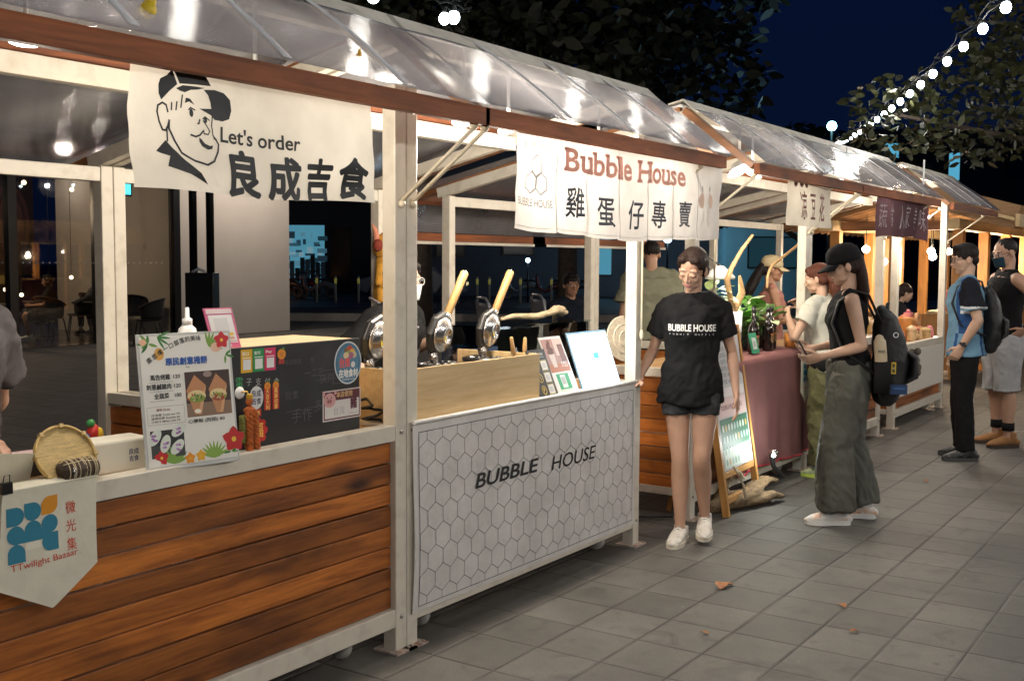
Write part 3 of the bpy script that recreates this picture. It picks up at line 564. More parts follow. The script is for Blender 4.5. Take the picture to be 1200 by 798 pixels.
# ================================================================== MARKET STALLS
RZ, RY, EZ, EY, BZ, BY = 2.575, .10, 2.19, -.40, 2.10, 2.30       # ridge, front eave, back eave
def roofz(y): return RZ-(RZ-BZ)*(y-RY)/(BY-RY)
def stall(x0, W, label, name='market_stall', ov=(.16, .22), planks=PLANK, rail=.94, open_front=False, low=.14, panel=None, flap=True, seed=1):
    """One white steel cart with plank front and a ridge roof; x0 = left edge of the left post."""
    rnd = random.Random(seed); o = empty(name, (x0, 0, 0), label, 'market stall', 'white framed market stalls in a row'); P = .068
    for x in (0, W-P):
        MB().bb((x, 0, 0), (x+P, P, 2.3)).build('post', WHITE, o, bevel=.004)
        MB().bb((x, 1.88, 0), (x+P, 1.88+P, 2.06)).build('post', WHITE, o, bevel=.004)
        pl = MB(); pl.bb((x-.03, -.035, .001), (x+P+.03, P+.03, .009)); pl.tube([(x-.015, -.02, .009), (x-.015, -.02, .016)], .007, 6); pl.tube([(x+P+.015, -.02, .009), (x+P+.015, -.02, .016)], .007, 6); pl.build('foot_plate', mat('rusty_plate', (.5, .42, .36), .6, .2, dark=(.22, .07, .03), dscale=30, damt=.9), o)
        MB().bar((x+P/2, .07, roofz(.07)-.085), (x+P/2, 2.0, roofz(2.0)-.085), .05, .07).build('tie_beam', WHITE, o, bevel=.003)
        MB().bb((x+.01, P, rail-.058), (x+P-.01, 1.88, rail-.002)).build('side_rail', WHITE, o, bevel=.003)
        MB().bb((x+.01, P, low), (x+P-.01, 1.88, low+.05)).build('side_rail', WHITE, o, bevel=.003)
    MB().bb((P, .002, rail-.065), (W-P, P-.002, rail)).build('counter_rail', WHITE, o, bevel=.004)
    MB().bb((P, .002, low-.035), (W-P, P-.002, low+.04)).build('base_rail', WHITE, o, bevel=.004)
    for x in (P/2, W-P/2):
        for z in (rail-.03, low+.005, 2.2): MB().tube([(x, .001, z), (x, -.005, z), (x, -.007, z)], [.009, .009, .005], 6).build('bolt', mat('zinc_bolt', (.42, .40, .36), .4, .8), o)
    MB().bb((P, 1.885, 1.985), (W-P, 1.885+P-.01, 2.055)).build('header_beam', WHITE, o, bevel=.003)
    MB().bb((P, .81, roofz(.82)-.165), (W-P, .87, roofz(.82)-.085)).build('purlin', WHITE, o, bevel=.003)
    e = MB(); e.board = rnd.random(); e.bb((-ov[0], .885, roofz(.9)-.10), (W+ov[1], .945, roofz(.9)-.02)); e.build('timber_purlin', EAVE, o)
    pk = MB(); z = low+.042; n = 8; h = (rail-.068-z)/n
    for k in range(n):
        pk.board = rnd.random(); g0 = rnd.uniform(0, .004)
        pk.bb((P+.002, .024+g0, z+k*h+.002), (W-P-.002, .046+g0, z+(k+1)*h-rnd.uniform(.003, .006)))
    pk.build('plank_panel', planks, o, bevel=.002)
    for x in (.016, W-.046):
        sp = MB()
        for k in range(n): sp.board = rnd.random(); sp.bb((x, P+.004, z+k*h+.002), (x+.03, 1.876, z+(k+1)*h-.006))
        sp.build('plank_panel', PLANKY, o, bevel=.002)
    MB().bb((P+.002, P+.002, rail-.045), (W-P-.002, .62, rail-.012)).build('counter_top', OAKX, o, bevel=.002)
    L0, L1 = -ov[0], W+ov[1]
    e = MB(); e.board = rnd.random(); e.bar((L0, EY+.02, EZ-.035), (L1, EY+.02, EZ-.035), .04, .068, (0, 0, 1)); e.build('eave_beam', EAVE, o, bevel=.003)
    e = MB(); e.board = rnd.random(); e.bb((L0, BY-.05, BZ-.085), (L1, BY-.005, BZ-.012)); e.build('eave_beam', EAVE, o)
    MB().bb((L0+.03, RY-.03, RZ-.10), (L1-.03, RY+.03, RZ-.03)).build('ridge_beam', WHITE, o)
    for x in (L0+.022, L1-.022):
        a = MB(); a.board = rnd.random(); a.bar((x, EY+.045, EZ-.02), (x, RY-.005, RZ-.045), .04, .07, (1, 0, 0)); a.build('rafter', EAVEY, o, bevel=.002)
        a = MB(); a.board = rnd.random(); a.bar((x, RY+.02, RZ-.045), (x, BY-.06, BZ-.05), .04, .06, (1, 0, 0)); a.build('rafter', EAVEY, o)
    # roofing sheets: slightly bowed, glossy
    def front(u, v):
        t = v; y = RY+(EY-.03-RY)*t; zz = RZ+(EZ+.006-RZ)*t+.018*math.sin(math.pi*t)+.004*math.sin(9*u+3*t); return Vector((L0-.01+(L1-L0+.02)*u, y, zz))
    def back(u, v): y = RY+(BY+.04-RY)*v; return Vector((L0-.01+(L1-L0+.02)*u, y, RZ+(BZ-RZ)*v+.004*math.sin(7*u)))
    MB().sheet(24, 8, front).build('roof_sheet', POLY, o)
    MB().sheet(12, 8, back).build('roof_sheet', POLY, o)
    for k in range(1, 4):
        x = L0+(L1-L0)*k/4; MB().sheet(1, 8, lambda u, v: Vector((x-.017+.034*u, RY+(EY-.03-RY)*v, RZ+(EZ+.006-RZ)*v+.018*math.sin(math.pi*v)+.012))).build('joint_strip', mat('clear_joint_strip', (.62, .62, .64), .3), o, solid=.004)
    cp = MB(); cp.prism([(-.085, -.075), (0, 0), (.1, -.022), (.1, -.03), (0, -.012), (-.078, -.08)], L1-L0+.02, lambda u, v, t: Vector((L0-.01+t, RY+u, RZ+.022+v))); cp.build('ridge_cap', mat('aged_white_cap', (.5, .47, .4), .5, var=.15, dark=(.16, .13, .1), dscale=9, damt=.7), o)
    if flap:
        for x in (P/2, W-P/2):
            r = MB(); r.tube([(x, .012, 1.83), (x, EY+.03, EZ-.075)], .0085, 8); r.ell((x, -.006, 1.83), .016); r.ell((x, EY+.04, EZ-.07), .018); r.build('prop_rod', mat('cream_rod', (.66, .58, .44), .4), o)
    for x in (.25, W-.25):
        for y in (.14, 1.75):
            wh = MB(); wh.lathe([(.012, -.018), (.05, -.018), (.055, -.008), (.055, .008), (.05, .018), (.012, .018)], (x, y, .056), 18, M=Euler((0, R(90), 0)).to_matrix()); wh.bb((x-.028, y-.02, .06), (x-.022, y+.02, .12)); wh.bb((x+.022, y-.02, .06), (x+.028, y+.02, .12)); wh.bb((x-.03, y-.03, .112), (x+.03, y+.03, low-.03)); wh.build('castor', mat('castor_grey', (.45, .43, .4), .5), o)
    return o
S1 = stall(-2.07, 2.068, 'nearest white framed stall with stained plank front under the cartoon face banner', ov=(.1, .02), seed=4)
S2 = stall(.002, 2.068, 'white framed stall with the honeycomb cloth front and two waffle irons', ov=(.014, .22), seed=8)
S3 = stall(2.76, 2.07, 'white framed stall covered by the dusty red tablecloth and bottles', ov=(-.02, .02), seed=12)
S4 = stall(4.835, 2.07, 'white framed stall behind the tall girl with the black backpack', ov=(.01, .36), seed=15)
S5 = stall(7.36, 2.0, 'far white framed stall with pale panel front crowded with small goods', ov=(-.42, .6), rail=.80, seed=19)
MB().bb((.07, -.012, .30), (1.93, .02, .73)).build('counter_panel', mat('white_boards', (.70, .65, .58), .6, var=.08, vs=5, stretch=(12, 1, 1)), S5)
# rear awnings of stalls three and four, let down behind them
for S, x0, x1 in ((S3, 0., 2.07), (S4, 0., 2.4)):
    MB().sheet(14, 6, lambda u, v: Vector((x0-.1+(x1-x0+.2)*u, 2.31+.16*v, 2.09-.27*v))).build('awning_sheet', POLY, S)
    e = MB(); e.board = .6; e.bb((x0-.1, 2.455, 1.755), (x1+.1, 2.495, 1.815)); e.build('awning_beam', EAVE, S)
    MB().bb((x0-.1, 2.44, 1.73), (x1+.1, 2.50, 1.752)).build('awning_rail', WHITE, S)

# ------------------------------------------------------------------ lamps of the stalls
def stall_lamp(x, y, z, watts, label, tilt=0, r=.045, col=(1, .89, .74), lr=.06):
    o = empty('stall_lamp', (x, y, z), label, 'lamp', 'lamps under the stall roofs')
    k = MB(); k.lathe([(.0, .04), (r*.5, .038), (r+.005, .0), (r+.005, -.010), (r, -.012)], n=20, M=Euler((tilt, 0, 0)).to_matrix()); k.tube([(0, 0, .045), (0, 0, max(.08, roofz(max(y, RY))-z-.02))], .008, 6); k.build('housing', WPLASTIC, o)
    MB().ell((0, 0, -.022), (r*1.15, r*1.15, .018), 18, 10, rot=Euler((tilt, 0, 0)).to_matrix()).build('diffuser', emis('lamp_white', (1, .93, .82), 28), o)
    point('lamp_light', (0, 0, -.13), watts, col, lr, o); return o
LW = 36
stall_lamp(-1.614, .06, 2.243, LW*.4, 'leftmost lamp in view under the near stall roof')
stall_lamp(-.75, .06, 2.243, LW*.35, 'lamp under the near stall roof behind the cartoon face banner')
stall_lamp(.464, .06, 2.231, LW, 'left of two bright lamps beside the prop rods of the second stall')
stall_lamp(.817, .06, 2.242, LW, 'right of two bright lamps beside the prop rods, at the edge of the noren banner', R(-25))
stall_lamp(1.7, .08, 2.24, LW*.9, 'lamp hidden behind the noren banner of the second stall')
stall_lamp(3.55, .05, 2.235, LW*.75, 'left of the two glaring lamps at the gable of the third stall', R(-30), .07, lr=.16)
stall_lamp(3.78, .05, 2.235, LW*.75, 'right of the two glaring lamps at the gable of the third stall', R(30), .06, lr=.16)
stall_lamp(5.70, .0, 2.30, LW*.8, 'lamp glowing through the roof sheet of the fourth stall', 0, .06)
stall_lamp(7.2, -.25, 2.05, LW*.6, 'lamp shining on top of the purple banner', 0, .06)
stall_lamp(8.6, .3, 2.2, LW, 'lamp under the far stall roof over the small goods')
# ------------------------------------------------------------------ strings of bulbs over the walk
def bulb_string(pts, n, sag, label, group, watts, every, size=.036, stren=26, col=(.8, .95, 1)):
    A = [Vector(p) for p in pts]; seg = [(A[i+1]-A[i]).length for i in range(len(A)-1)]; T = sum(seg)
    def at(t):
        d = t*T
        for i, s in enumerate(seg):
            if d <= s or i == len(seg)-1: k = d/s; p = A[i].lerp(A[i+1], k); return p-Vector((0, 0, sag*4*k*(1-k)))
            d -= s
    o = empty('light_string', A[0], label, 'light string')
    w_ = MB(); w_.tube([at(i/80)-A[0]+Vector((0, .012*math.sin(i*2.3), .012*math.cos(i*2.3))) for i in range(81)], .007, 6); w_.tube([at(i/80)-A[0]+Vector((.01, .02*math.sin(i*1.9+1), .05+.02*math.cos(i*1.7))) for i in range(81)], .005, 5); w_.build('cable', mat('black_cable', (.010, .010, .010), .9, spec=.1), o)
    for i in range(n):
        p = at((i+.5)/n)-A[0]-Vector((0, 0, .075))
        h = MB(); h.lathe([(.0, .075), (.016, .07), (.018, .03), (.014, .025)], p, 10); sk = h.build('socket', BLACKPL, o)
        MB().ell(p, (size, size, size*1.15), 12, 8).build('bulb', emis('string_bulb', col, stren), sk)
        if watts and i % every == every//2: point('bulb_light', p, watts, (1, .93, .84), .06, o)
    return o
bulb_string([(-3.6, -5.1, 4.0), (4.5, -1.46, 3.42), (18, 4.085, 3.95)], 32, .12, 'string of white bulbs sagging across the night sky over the walk', '', 24, 2)
bulb_string([(-4.5, .45, 4.5), (2, .5, 4.25), (9, .6, 5.0)], 10, .1, 'string of white bulbs high above the stall ridges', '', 9, 1, .03, 16)
bulb_string([(2.35, 1.75, 3.36), (1.95, 1.1, 3.1), (-3, 1.6, 3.3)], 9, .05, 'short string of bulbs above the ridge of the second stall', '', 0, 9, .035)
bulb_string([(-9, -4.3, 3.0), (-1, -4.6, 2.75), (8, -4.6, 2.9), (18, -4.0, 3.2)], 44, .1, 'string of white bulbs along the far side of the walk', '', 52, 2, col=(1, .93, .82))
# ================================================================== CLOTH BANNERS
K = (.02, .022, .024); RED = (.42, .035, .025); WHT = (.82, .80, .76)
def banner(name, label, x0, x1, zt, zb, y, m, wave, group=None, cat='banner', nu=60, nv=16, th=.0015):
    """Hanging cloth: wave(u, v) -> (dx, dy, dz); returns the thing and the mapping for print."""
    def P(X, Z, lift=0.):
        u = (X-x0)/(x1-x0); v = (zt-Z)/(zt-zb); d = wave(u, v); q = .014*noise.noise((X*4.2+Z*2, Z*5, y))+.007*noise.noise((X*11-Z*8, Z*9, 3.)); return Vector((X-x0+d[0], d[1]+q*min(1, v*2.5)-lift, Z-zt+d[2]))
    o = MB().sheet(nu, nv, lambda u, v: P(x0+(x1-x0)*u, zt-(zt-zb)*v)).build(name, m, None, (x0, y, zt))
    tag(o, label, cat, group); return o, lambda X, Z, w: P(X, Z, w+th)
def wv1(u, v):
    e = max(0, 1-u/.12); return (.02*math.sin(v*3.0)*e-.012*e*(1-v)*v*4+.03*v*v*max(0, (u-.8)/.2), .010*math.sin(5.2*u+2.1*v)*v+.03*e*e*math.sin(math.pi*v)+.006*math.sin(14*u+v*3)*v+.0035*math.sin(3.2*v*6+u*4)*v, -.006*math.sin(math.pi*u)+.004*math.sin(9*u)*v)
b1, P1 = banner('cloth_banner', 'cream cloth banner with a drawn face in a cap and large black characters', -1.558, -.598, 2.195, 1.80, -.338, CANVAS, wv1, 'banners hung from the stall eaves')
pr = Print(.0011)
art = dict(a=[(-1.431, 2.135), (-1.414, 2.094), (-1.441, 2.071), (-1.468, 2.044), (-1.476, 2.061), (-1.477, 2.086), (-1.471, 2.102), (-1.448, 2.114), (-1.436, 2.127)],
 b=[(-1.434, 2.155), (-1.403, 2.16), (-1.365, 2.162), (-1.335, 2.153), (-1.312, 2.13), (-1.295, 2.106), (-1.344, 2.103), (-1.406, 2.097), (-1.417, 2.118), (-1.429, 2.135)],
 c=[(-1.418, 2.082), (-1.395, 2.094), (-1.344, 2.097), (-1.317, 2.097), (-1.344, 2.089), (-1.367, 2.085), (-1.388, 2.075), (-1.404, 2.077)],
 d=[(-1.321, 2.092), (-1.281, 2.097), (-1.246, 2.093), (-1.222, 2.077), (-1.214, 2.047), (-1.22, 2.022), (-1.247, 2.012), (-1.279, 2.012), (-1.291, 2.023), (-1.333, 2.037), (-1.29, 2.042), (-1.294, 2.059), (-1.305, 2.079)],
 e=[(-1.383, 2.061), (-1.367, 2.06), (-1.350, 2.045), (-1.371, 2.052), (-1.385, 2.046)],
 f=[(-1.337, 1.955), (-1.327, 1.95), (-1.314, 1.94), (-1.296, 1.935), (-1.284, 1.938), (-1.288, 1.927), (-1.304, 1.923), (-1.324, 1.931), (-1.335, 1.943)],
 g=[(-1.451, 1.935), (-1.481, 1.903), (-1.468, 1.898), (-1.436, 1.892), (-1.447, 1.863), (-1.371, 1.846), (-1.31, 1.822), (-1.337, 1.852), (-1.386, 1.884), (-1.415, 1.906), (-1.43, 1.916)])
for k in art: pr.poly(art[k], K, 1)
for L_, wd in (([(-1.444, 2.014), (-1.451, 2.032), (-1.464, 2.037), (-1.478, 2.028), (-1.481, 2.011), (-1.473, 1.985), (-1.461, 1.963), (-1.451, 1.962), (-1.445, 1.971), (-1.439, 1.989)], .0055), ([(-1.432, 2.04), (-1.432, 2.021)], .005), ([(-1.414, 2.045), (-1.416, 2.023)], .005), ([(-1.396, 2.066), (-1.399, 2.032)], .005),
  ([(-1.371, 2.029), (-1.364, 2.036), (-1.349, 2.031)], .004), ([(-1.322, 2.009), (-1.314, 2.016), (-1.299, 2.008)], .004), ([(-1.334, 2.005), (-1.338, 1.994), (-1.342, 1.993)], .005), ([(-1.322, 2.004), (-1.311, 1.992), (-1.298, 1.977), (-1.303, 1.967), (-1.319, 1.967), (-1.321, 1.977)], .004), ([(-1.368, 1.958), (-1.35, 1.955), (-1.335, 1.961), (-1.324, 1.973)], .0055),
  ([(-1.439, 1.991), (-1.44, 1.968), (-1.422, 1.935), (-1.397, 1.904), (-1.355, 1.886), (-1.313, 1.878), (-1.285, 1.892), (-1.267, 1.921), (-1.263, 1.943), (-1.272, 1.955), (-1.28, 1.96)], .006), ([(-1.287, 2.021), (-1.291, 1.993), (-1.284, 1.966), (-1.27, 1.955)], .004), ([(-1.447, 1.971), (-1.445, 1.933)], .005)):
    pr.line(L_, wd, K, 1)
pr.disc(-1.362, 2.021, .007, .012, K, 1, 12); pr.disc(-1.313, 2.007, .006, .009, K, 1, 12)
pr.text("Let's order", -1.255, 1.951, .047, K, 1, .018, width=.305)
for ch, x, z, ww, h, rt in (('良', -1.17, 1.801, .112, .122, 0), ('成', -1.017, 1.801, .128, .118, 0), ('吉', -.858, 1.805, .118, .117, 0), ('食', -.698, 1.811, .128, .122, 0)):
    pr.text(ch, x, z, h, K, 1, .042, 'C', rt, ww)
pr.build('printed_lettering', b1, P1, .03)

spl = [0, .152, .278, .414, .561, .705, .852, 1]
def wv2(u, v):
    k = sum(1 for s in spl[1:-1] if u > s); a, c = spl[k], spl[k+1]; t = (u-a)/(c-a); vv = max(0, v-.12)
    return (.012*v*v*(u-.5), (.016*math.sin(math.pi*t)+.008*math.sin(k*2.3))*vv+.01*math.sin(7*u+2*v)*v+.003*math.sin(40*u+k)*v, -.010*math.sin(math.pi*u)*v+.006*math.sin(k*1.7)*v-.004*math.sin(math.pi*t)*v+.018*v*(u-.5)*(u-.5)*4)
b2, P2 = banner('noren_banner', 'long white slit cloth banner with pink heading and dark blue characters', .296, 2.372, 2.20, 1.722, -.336, CANVAS2, wv2, 'banners hung from the stall eaves', nu=140)
sl = Print(.0008)
for s in spl[1:-1]:
    X = .296+2.076*s; sl.line([(X-.004, 2.06), (X-.004, 1.725)], .004, (.16, .14, .13), 1); sl.line([(X+.004, 2.06), (X+.004, 1.725)], .003, (.55, .52, .49), 1); sl.line([(X, 2.15), (X, 2.06)], .002, (.55, .5, .46), 1)
sl.line([(.3, 1.738), (2.365, 1.738)], .003, (.6, .57, .53), 1)
sl.build('sewn_slits', b2, P2, .03)
pr = Print(.0011); GRY = cloth('grey_print', (.16, .16, .19), .22); PNK = cloth('pink_print', (.85, .46, .38), .22); NAVY = (.032, .036, .06)
for cx, cz in ((.463, 2.002), (.421, 1.928), (.505, 1.928)): pr.line([(cx+.046*math.sin(i*math.pi/3), cz+.046*math.cos(i*math.pi/3)) for i in range(6)], .0042, GRY, 1, True); pr.line([(cx+.04*math.sin(i*math.pi/3), cz+.04*math.cos(i*math.pi/3)) for i in (1, 2, 3)], .002, GRY, 1)
pr.text('BUBBLE HOUSE', .322, 1.828, .033, GRY, 1, -.004, width=.262)
for i, ch in enumerate('香港街頭'): pr.text(ch, .357+.058*i+.01, 2.066+.012*math.sin(math.pi*(i+.5)/4), .024, (.60, .58, .55), 1, 0, 'C')
# chunky rounded slab-serif heading: heavy letters with slab feet
xx = .676
for ch, wd, sl_ in (('B', .14, 0), ('u', .107, 0), ('b', .117, 0), ('b', .117, 0), ('l', .062, 0), ('e', .105, 0), (' ', .055, 0), ('H', .153, 0), ('o', .107, 0), ('u', .107, 0), ('s', .098, 0), ('e', .105, 0)):
    zb = 1.997-.0*xx; tall = ch in 'BblH'; h = .105 if tall else .078
    if ch != ' ':
        pr.text(ch, xx+wd/2, zb, h, PNK, 1, .055, 'C', 0, wd*.88)
        if ch in 'BH': [pr.rect(xx-.002, zb+q, wd*.36, .016, PNK, 1.1) for q in (0, h-.016)]
        if ch == 'H': [pr.rect(xx+wd*.64, zb+q, wd*.38, .016, PNK, 1.15) for q in (0, h-.016)]
        if ch in 'ubl': pr.rect(xx-.006, zb+h-.014, wd*.4, .014, PNK, 1.12)
        if ch in 'ul': pr.rect(xx+wd*.5, zb, wd*.5, .014, PNK, 1.12)
        if ch == 'u': pr.rect(xx+wd*.5, zb+h-.014, wd*.36, .014, PNK, 1.13)
    xx += wd*.92+.004
for ch, x, z, ww in (('雞', .779, 1.80, .142), ('蛋', 1.038, 1.779, .142), ('仔', 1.338, 1.78, .14), ('專', 1.603, 1.785, .16), ('賣', 1.907, 1.79, .155)):
    pr.text(ch, x, z, .124, NAVY, 1, .016, 'C', 0, ww)
for sx in (-1, 1):
    X = 2.183+sx*.062; pr.poly([(X-sx*.018, 1.985), (X+sx*.03, 1.965), (X+sx*.045, 1.935), (X+sx*.022, 1.9), (X-sx*.02, 1.895), (X-sx*.032, 1.94)][::sx], (.70, .48, .36), 1); pr.leaf(X-sx*.012, 1.985, .035, .012, R(90), (.10, .10, .09), 1.2)
    pr.line([(X-sx*.03, 1.89), (X-sx*.04, 1.83), (X-sx*.015, 1.80)], .012, (.76, .70, .62), 1)
for cx, cz in ((2.183, 2.045), (2.155, 2.0), (2.21, 2.0)): pr.line([(cx+.026*math.sin(i*math.pi/3), cz+.026*math.cos(i*math.pi/3)) for i in range(6)], .002, (.66, .64, .6), 1, True)
pr.build('printed_lettering', b2, P2, .03)

b3, P3 = banner('cloth_banner', 'cream cloth banner with three dark red characters on the third stall', 3.42, 4.28, 2.19, 1.845, -.338, cloth('tan_canvas', (.60, .54, .45), .10), lambda u, v: (.008*v*math.sin(3*u), .008*math.sin(8*u+2*v)*v, 0), 'banners hung from the stall eaves', nu=40)
pr = Print(.0011); DR = (.16, .03, .022)
for ch, x in (('凉', 3.70), ('豆', 3.90), ('花', 4.08)): pr.text(ch, x, 1.89, .175, DR, 1, .012, 'C', 0, .105)
for i, x in enumerate((3.57, 3.67, 3.76)): pr.disc(x, 2.128, .035, .03, DR, 1, 14)
pr.line([(3.82, 2.125), (4.2, 2.11)], .005, DR, 1); pr.build('printed_lettering', b3, P3, .05)
PURP = cloth('purple_banner_cloth', (.085, .045, .055), .2)
b4, P4 = banner('noren_banner', 'short dusty purple noren banner with white brush characters on the fourth stall', 5.42, 7.08, 2.19, 1.80, -.338, PURP, lambda u, v: (.02*v*math.sin(5*u), .02*math.sin(26*u)*v+.012*math.sin(9*u+1)*v, .03*math.sin(3.1*u)*v+.012*math.sin(11*u)*v), 'banners hung from the stall eaves', nu=110)
pr = Print(.0012)
for i, ch in enumerate('蔬食人家美味'): pr.text(ch, 5.60+.25*i, 1.87+.01*(i % 2), .20, (.42, .36, .37), 1, -.008, 'C', 0, .14)
pr.build('printed_lettering', b4, P4, .04)

# honeycomb cloth on the second stall
def wv3(u, v): return (0, -.006*math.sin(math.pi*u)*math.sin(math.pi*v)-.005*math.sin(11*u+2*v)*math.sin(math.pi*v)-.004*math.sin(4*u-7*v)*v-.003*math.sin(23*u)*max(0, .35-v), .010*math.sin(math.pi*u)*(v > .9)*v)
fb = tag(MB().sheet(80, 24, lambda u, v: Vector((1.965*u+.006*math.sin(v*3)*(u < .02), wv3(u, v)[1], -.80*v-.004*u*v))).build('counter_cloth', cloth('front_cloth_white', (.70, .67, .64), .06, .55, spec=.3), None, (.02, -.014, .940)), 'white front cloth printed with a thin honeycomb grid and slanted black lettering', 'banner')
def P5(X, Z, w):
    u = (X-.02)/1.965; v = (.94-Z)/.80; return Vector((X-.02, wv3(u, v)[1]-w-.0012, Z-.94))
pr = Print(.0009); hexes(pr, .06, .165, 1.955, .895, .0605, .0025, (.10, .10, .11), 1); pr.line([(.058, .163), (1.957, .163), (1.957, .897), (.058, .897)], .003, (.05, .05, .07), 1.3, True)
pr.build('honeycomb_print', fb, P5, .05)
pr = Print(.0009); pr.text('BUBBLE', .455, .592, .068, K, 2.5, .022, width=.52, shear=.18); pr.text('HOUSE', 1.085, .578, .070, K, 2.5, .006, width=.44, shear=.18); pr.build('printed_lettering', fb, P5, .05)
hm = MB(); hm.tube([(0, -.006, 0), (.6, -.011, .004), (1.2, -.010, .003), (1.965, -.006, 0)], (.009), 10); hm.build('hem', cloth('hem_white', (.78, .76, .73), .05), fb)

# pennant hung over the near counter
pn = [(0, 0), (.305, 0), (.297, -.262), (.14, -.36), (-.02, -.275)]
def P6(u, v, w): return Vector((u, -.006*math.sin(9*u+1)-.010*max(0, -v)-.004*math.sin(14*v)-w, v))
def pbot(x): return -.275+(.085*0)-.085*(x+.02)/.16 if x < .14 else -.36+.098*(x-.14)/.157
pb = MB(); pb.sheet(40, 24, lambda u, v: P6((.305-.008*v)*u-.02*v*(1-u), pbot(-.02+.317*u)*v, 0)); o = tag(pb.build('pennant', CREAM, None, (-1.772, -.016, .962)), 'cream felt pennant with a blue and orange emblem clipped over the near counter', 'pennant')
top = MB().sheet(6, 5, lambda u, v: Vector((.305*u, -.004+.10*v-(.0 if v > .2 else 0), -.002+.006*min(1, v*3)-.004*max(0, v-.3)))).build('folded_hem', CREAM, o, solid=.003)
pr = Print(.0016); BL = (.025, .20, .30); OR = (.70, .28, .02); RD = (.55, .06, .02)
def P6b(u, v, w): return P6(u, v, w)
def drop(x, y, r, c, corners):
    """disc with chosen square corners (0 tl, 1 tr, 2 br, 3 bl)"""
    p = []
    for q in range(4):
        a0 = [180, 90, 0, 270][q]; s_ = [(-1, 1), (1, 1), (1, -1), (-1, -1)][q]
        if q in corners: p += [(x+s_[0]*r, y+s_[1]*r)] if True else []
        else: p += [(x+r*math.cos(R(a0-9*k)), y+r*math.sin(R(a0-9*k))) for k in range(11)]
    return pr.poly(p, c, 1)
x0, y0, r_ = .036, -.076, .0262
drop(x0, y0, r_, BL, (0, 3)); drop(x0+.053, y0+.006, r_, BL, (0,)); drop(x0+.106, y0+.016, r_, OR, (1, 3))
drop(x0, y0-.053, r_, BL, ()); drop(x0+.053, y0-.046, r_, BL, ()); drop(x0+.106, y0-.038, r_, BL, ())
pr.rect(x0, y0-.078, .106, .032, BL, 1.2); drop(x0, y0-.105, r_, BL, (2, 3)); drop(x0+.106, y0-.09, r_, BL, (1, 2))
pr.poly([(x0+.027, y0-.1), (x0+.027, y0-.082), (x0+.06, y0-.078), (x0+.075, y0-.083), (x0+.079, y0-.1)], ink((.80, .76, .62)), 1.5)
for i, ch in enumerate('微光集'): pr.text(ch, .212, -.098-.054*i, .034, RD, 1, .006, 'C', 0, .034)
pr.text('TTwilight Bazaar', .016, -.234, .024, RD, 1, .004, width=.215, rot=R(1.5)); pr.build('printed_emblem', o, P6b, .03)
ho = MB(); ho.tube([(-.004, .0, .012), (0, -.004, .02), (.004, 0, .026), (0, .004, .034), (-.006, 0, .028), (0, -.003, .022)], .0022, 6); ho.build('ring', STEEL, o, (.222, -.012, .0))
cl = tag(MB().box((0, 0, 0), (.03, .014, .032)).tube([(-.01, 0, .016), (-.008, -.004, .036), (.008, -.004, .036), (.01, 0, .016)], .0018, 6).build('binder_clip', BLACKM, None, (-1.762, -.024, .972)), 'black binder clip gripping the left corner of the cream pennant', 'clip')

# ================================================================== NEAR STALL COUNTER
CT = .929
# menu stand
U, V = Vector((.985, -.17, 0)).normalized(), Vector((.0, .10, 1)).normalized(); mo = Vector((-1.252, .022, CT+.014))
ms = empty('menu_stand', (-1.08, .03, CT), 'upright clear menu stand with pictures of wraps and rice rolls', 'menu stand')
f0 = plane(mo-Vector((-1.08, .03, CT)), U, V); MW, MH = .322, .418
b = MB(); b.prism([(-.008, -.012), (MW+.008, -.012), (MW+.008, MH+.008), (-.008, MH+.008)], .006, lambda u, v, t: f0(u, v, t-.0075)); b.prism([(0, -.014), (MW, -.014), (MW, -.008), (0, -.008)], .09, lambda u, v, t: f0(u, v, t-.09)); b.build('acrylic_frame', mat('clear_acrylic', (.62, .62, .60), .08, coat=.6), ms, bevel=.001)
pr = Print(.0005); pr.rect(0, 0, MW, MH, (.80, .78, .72), 1)
rn = random.Random(2)
def flora(cx, cy, s, k):
    for i in range(k):
        a = rn.uniform(0, 6.28); pr.leaf(cx, cy, s*rn.uniform(.7, 1.2), s*.28, a, rn.choice([(.06, .22, .04), (.16, .32, .06), (.03, .13, .03)]), 2+i*.05)
def flower(cx, cy, s, c):
    for i in range(5): pr.leaf(cx, cy, s, s*.8, i*1.257+.3, c, 3+i*.03)
    pr.disc(cx, cy, s*.2, s*.2, (.8, .5, .05), 3.4, 10)
def fan_(cx, cy, s, a0, a1, n, c):
    for i in range(n): pr.leaf(cx, cy, s, s*.16, a0+(a1-a0)*i/(n-1), c, 2+i*.03)
fan_(.245, .375, .055, R(-10), R(100), 7, (.2, .36, .06)); flower(.295, .395, .03, (.55, .02, .03)); pr.disc(.272, .372, .02, .016, (.78, .5, .36), 2.4); flora(.305, .345, .03, 3)
flora(.03, .395, .036, 6); fan_(.062, .415, .05, R(-60), R(20), 4, (.05, .2, .05)); pr.disc(.065, .36, .017, .02, (.75, .40, .08), 2.5); pr.disc(.012, .40, .012, .01, (.8, .45, .3), 2.5)
for i, ch in enumerate('邀您嚐一口部落的美味'):
    t = i/9; pr.text(ch, .034+.175*t, .335+.062*math.sin(t*1.7), .0165, K, 4, .02, 'C', R(40-38*t))
pr.text('原民創意捲餅', .085, .322, .0225, (.02, .09, .36), 4, .05, width=.15)
pr.text('Taco', .155, .310, .005, K, 4, .02)
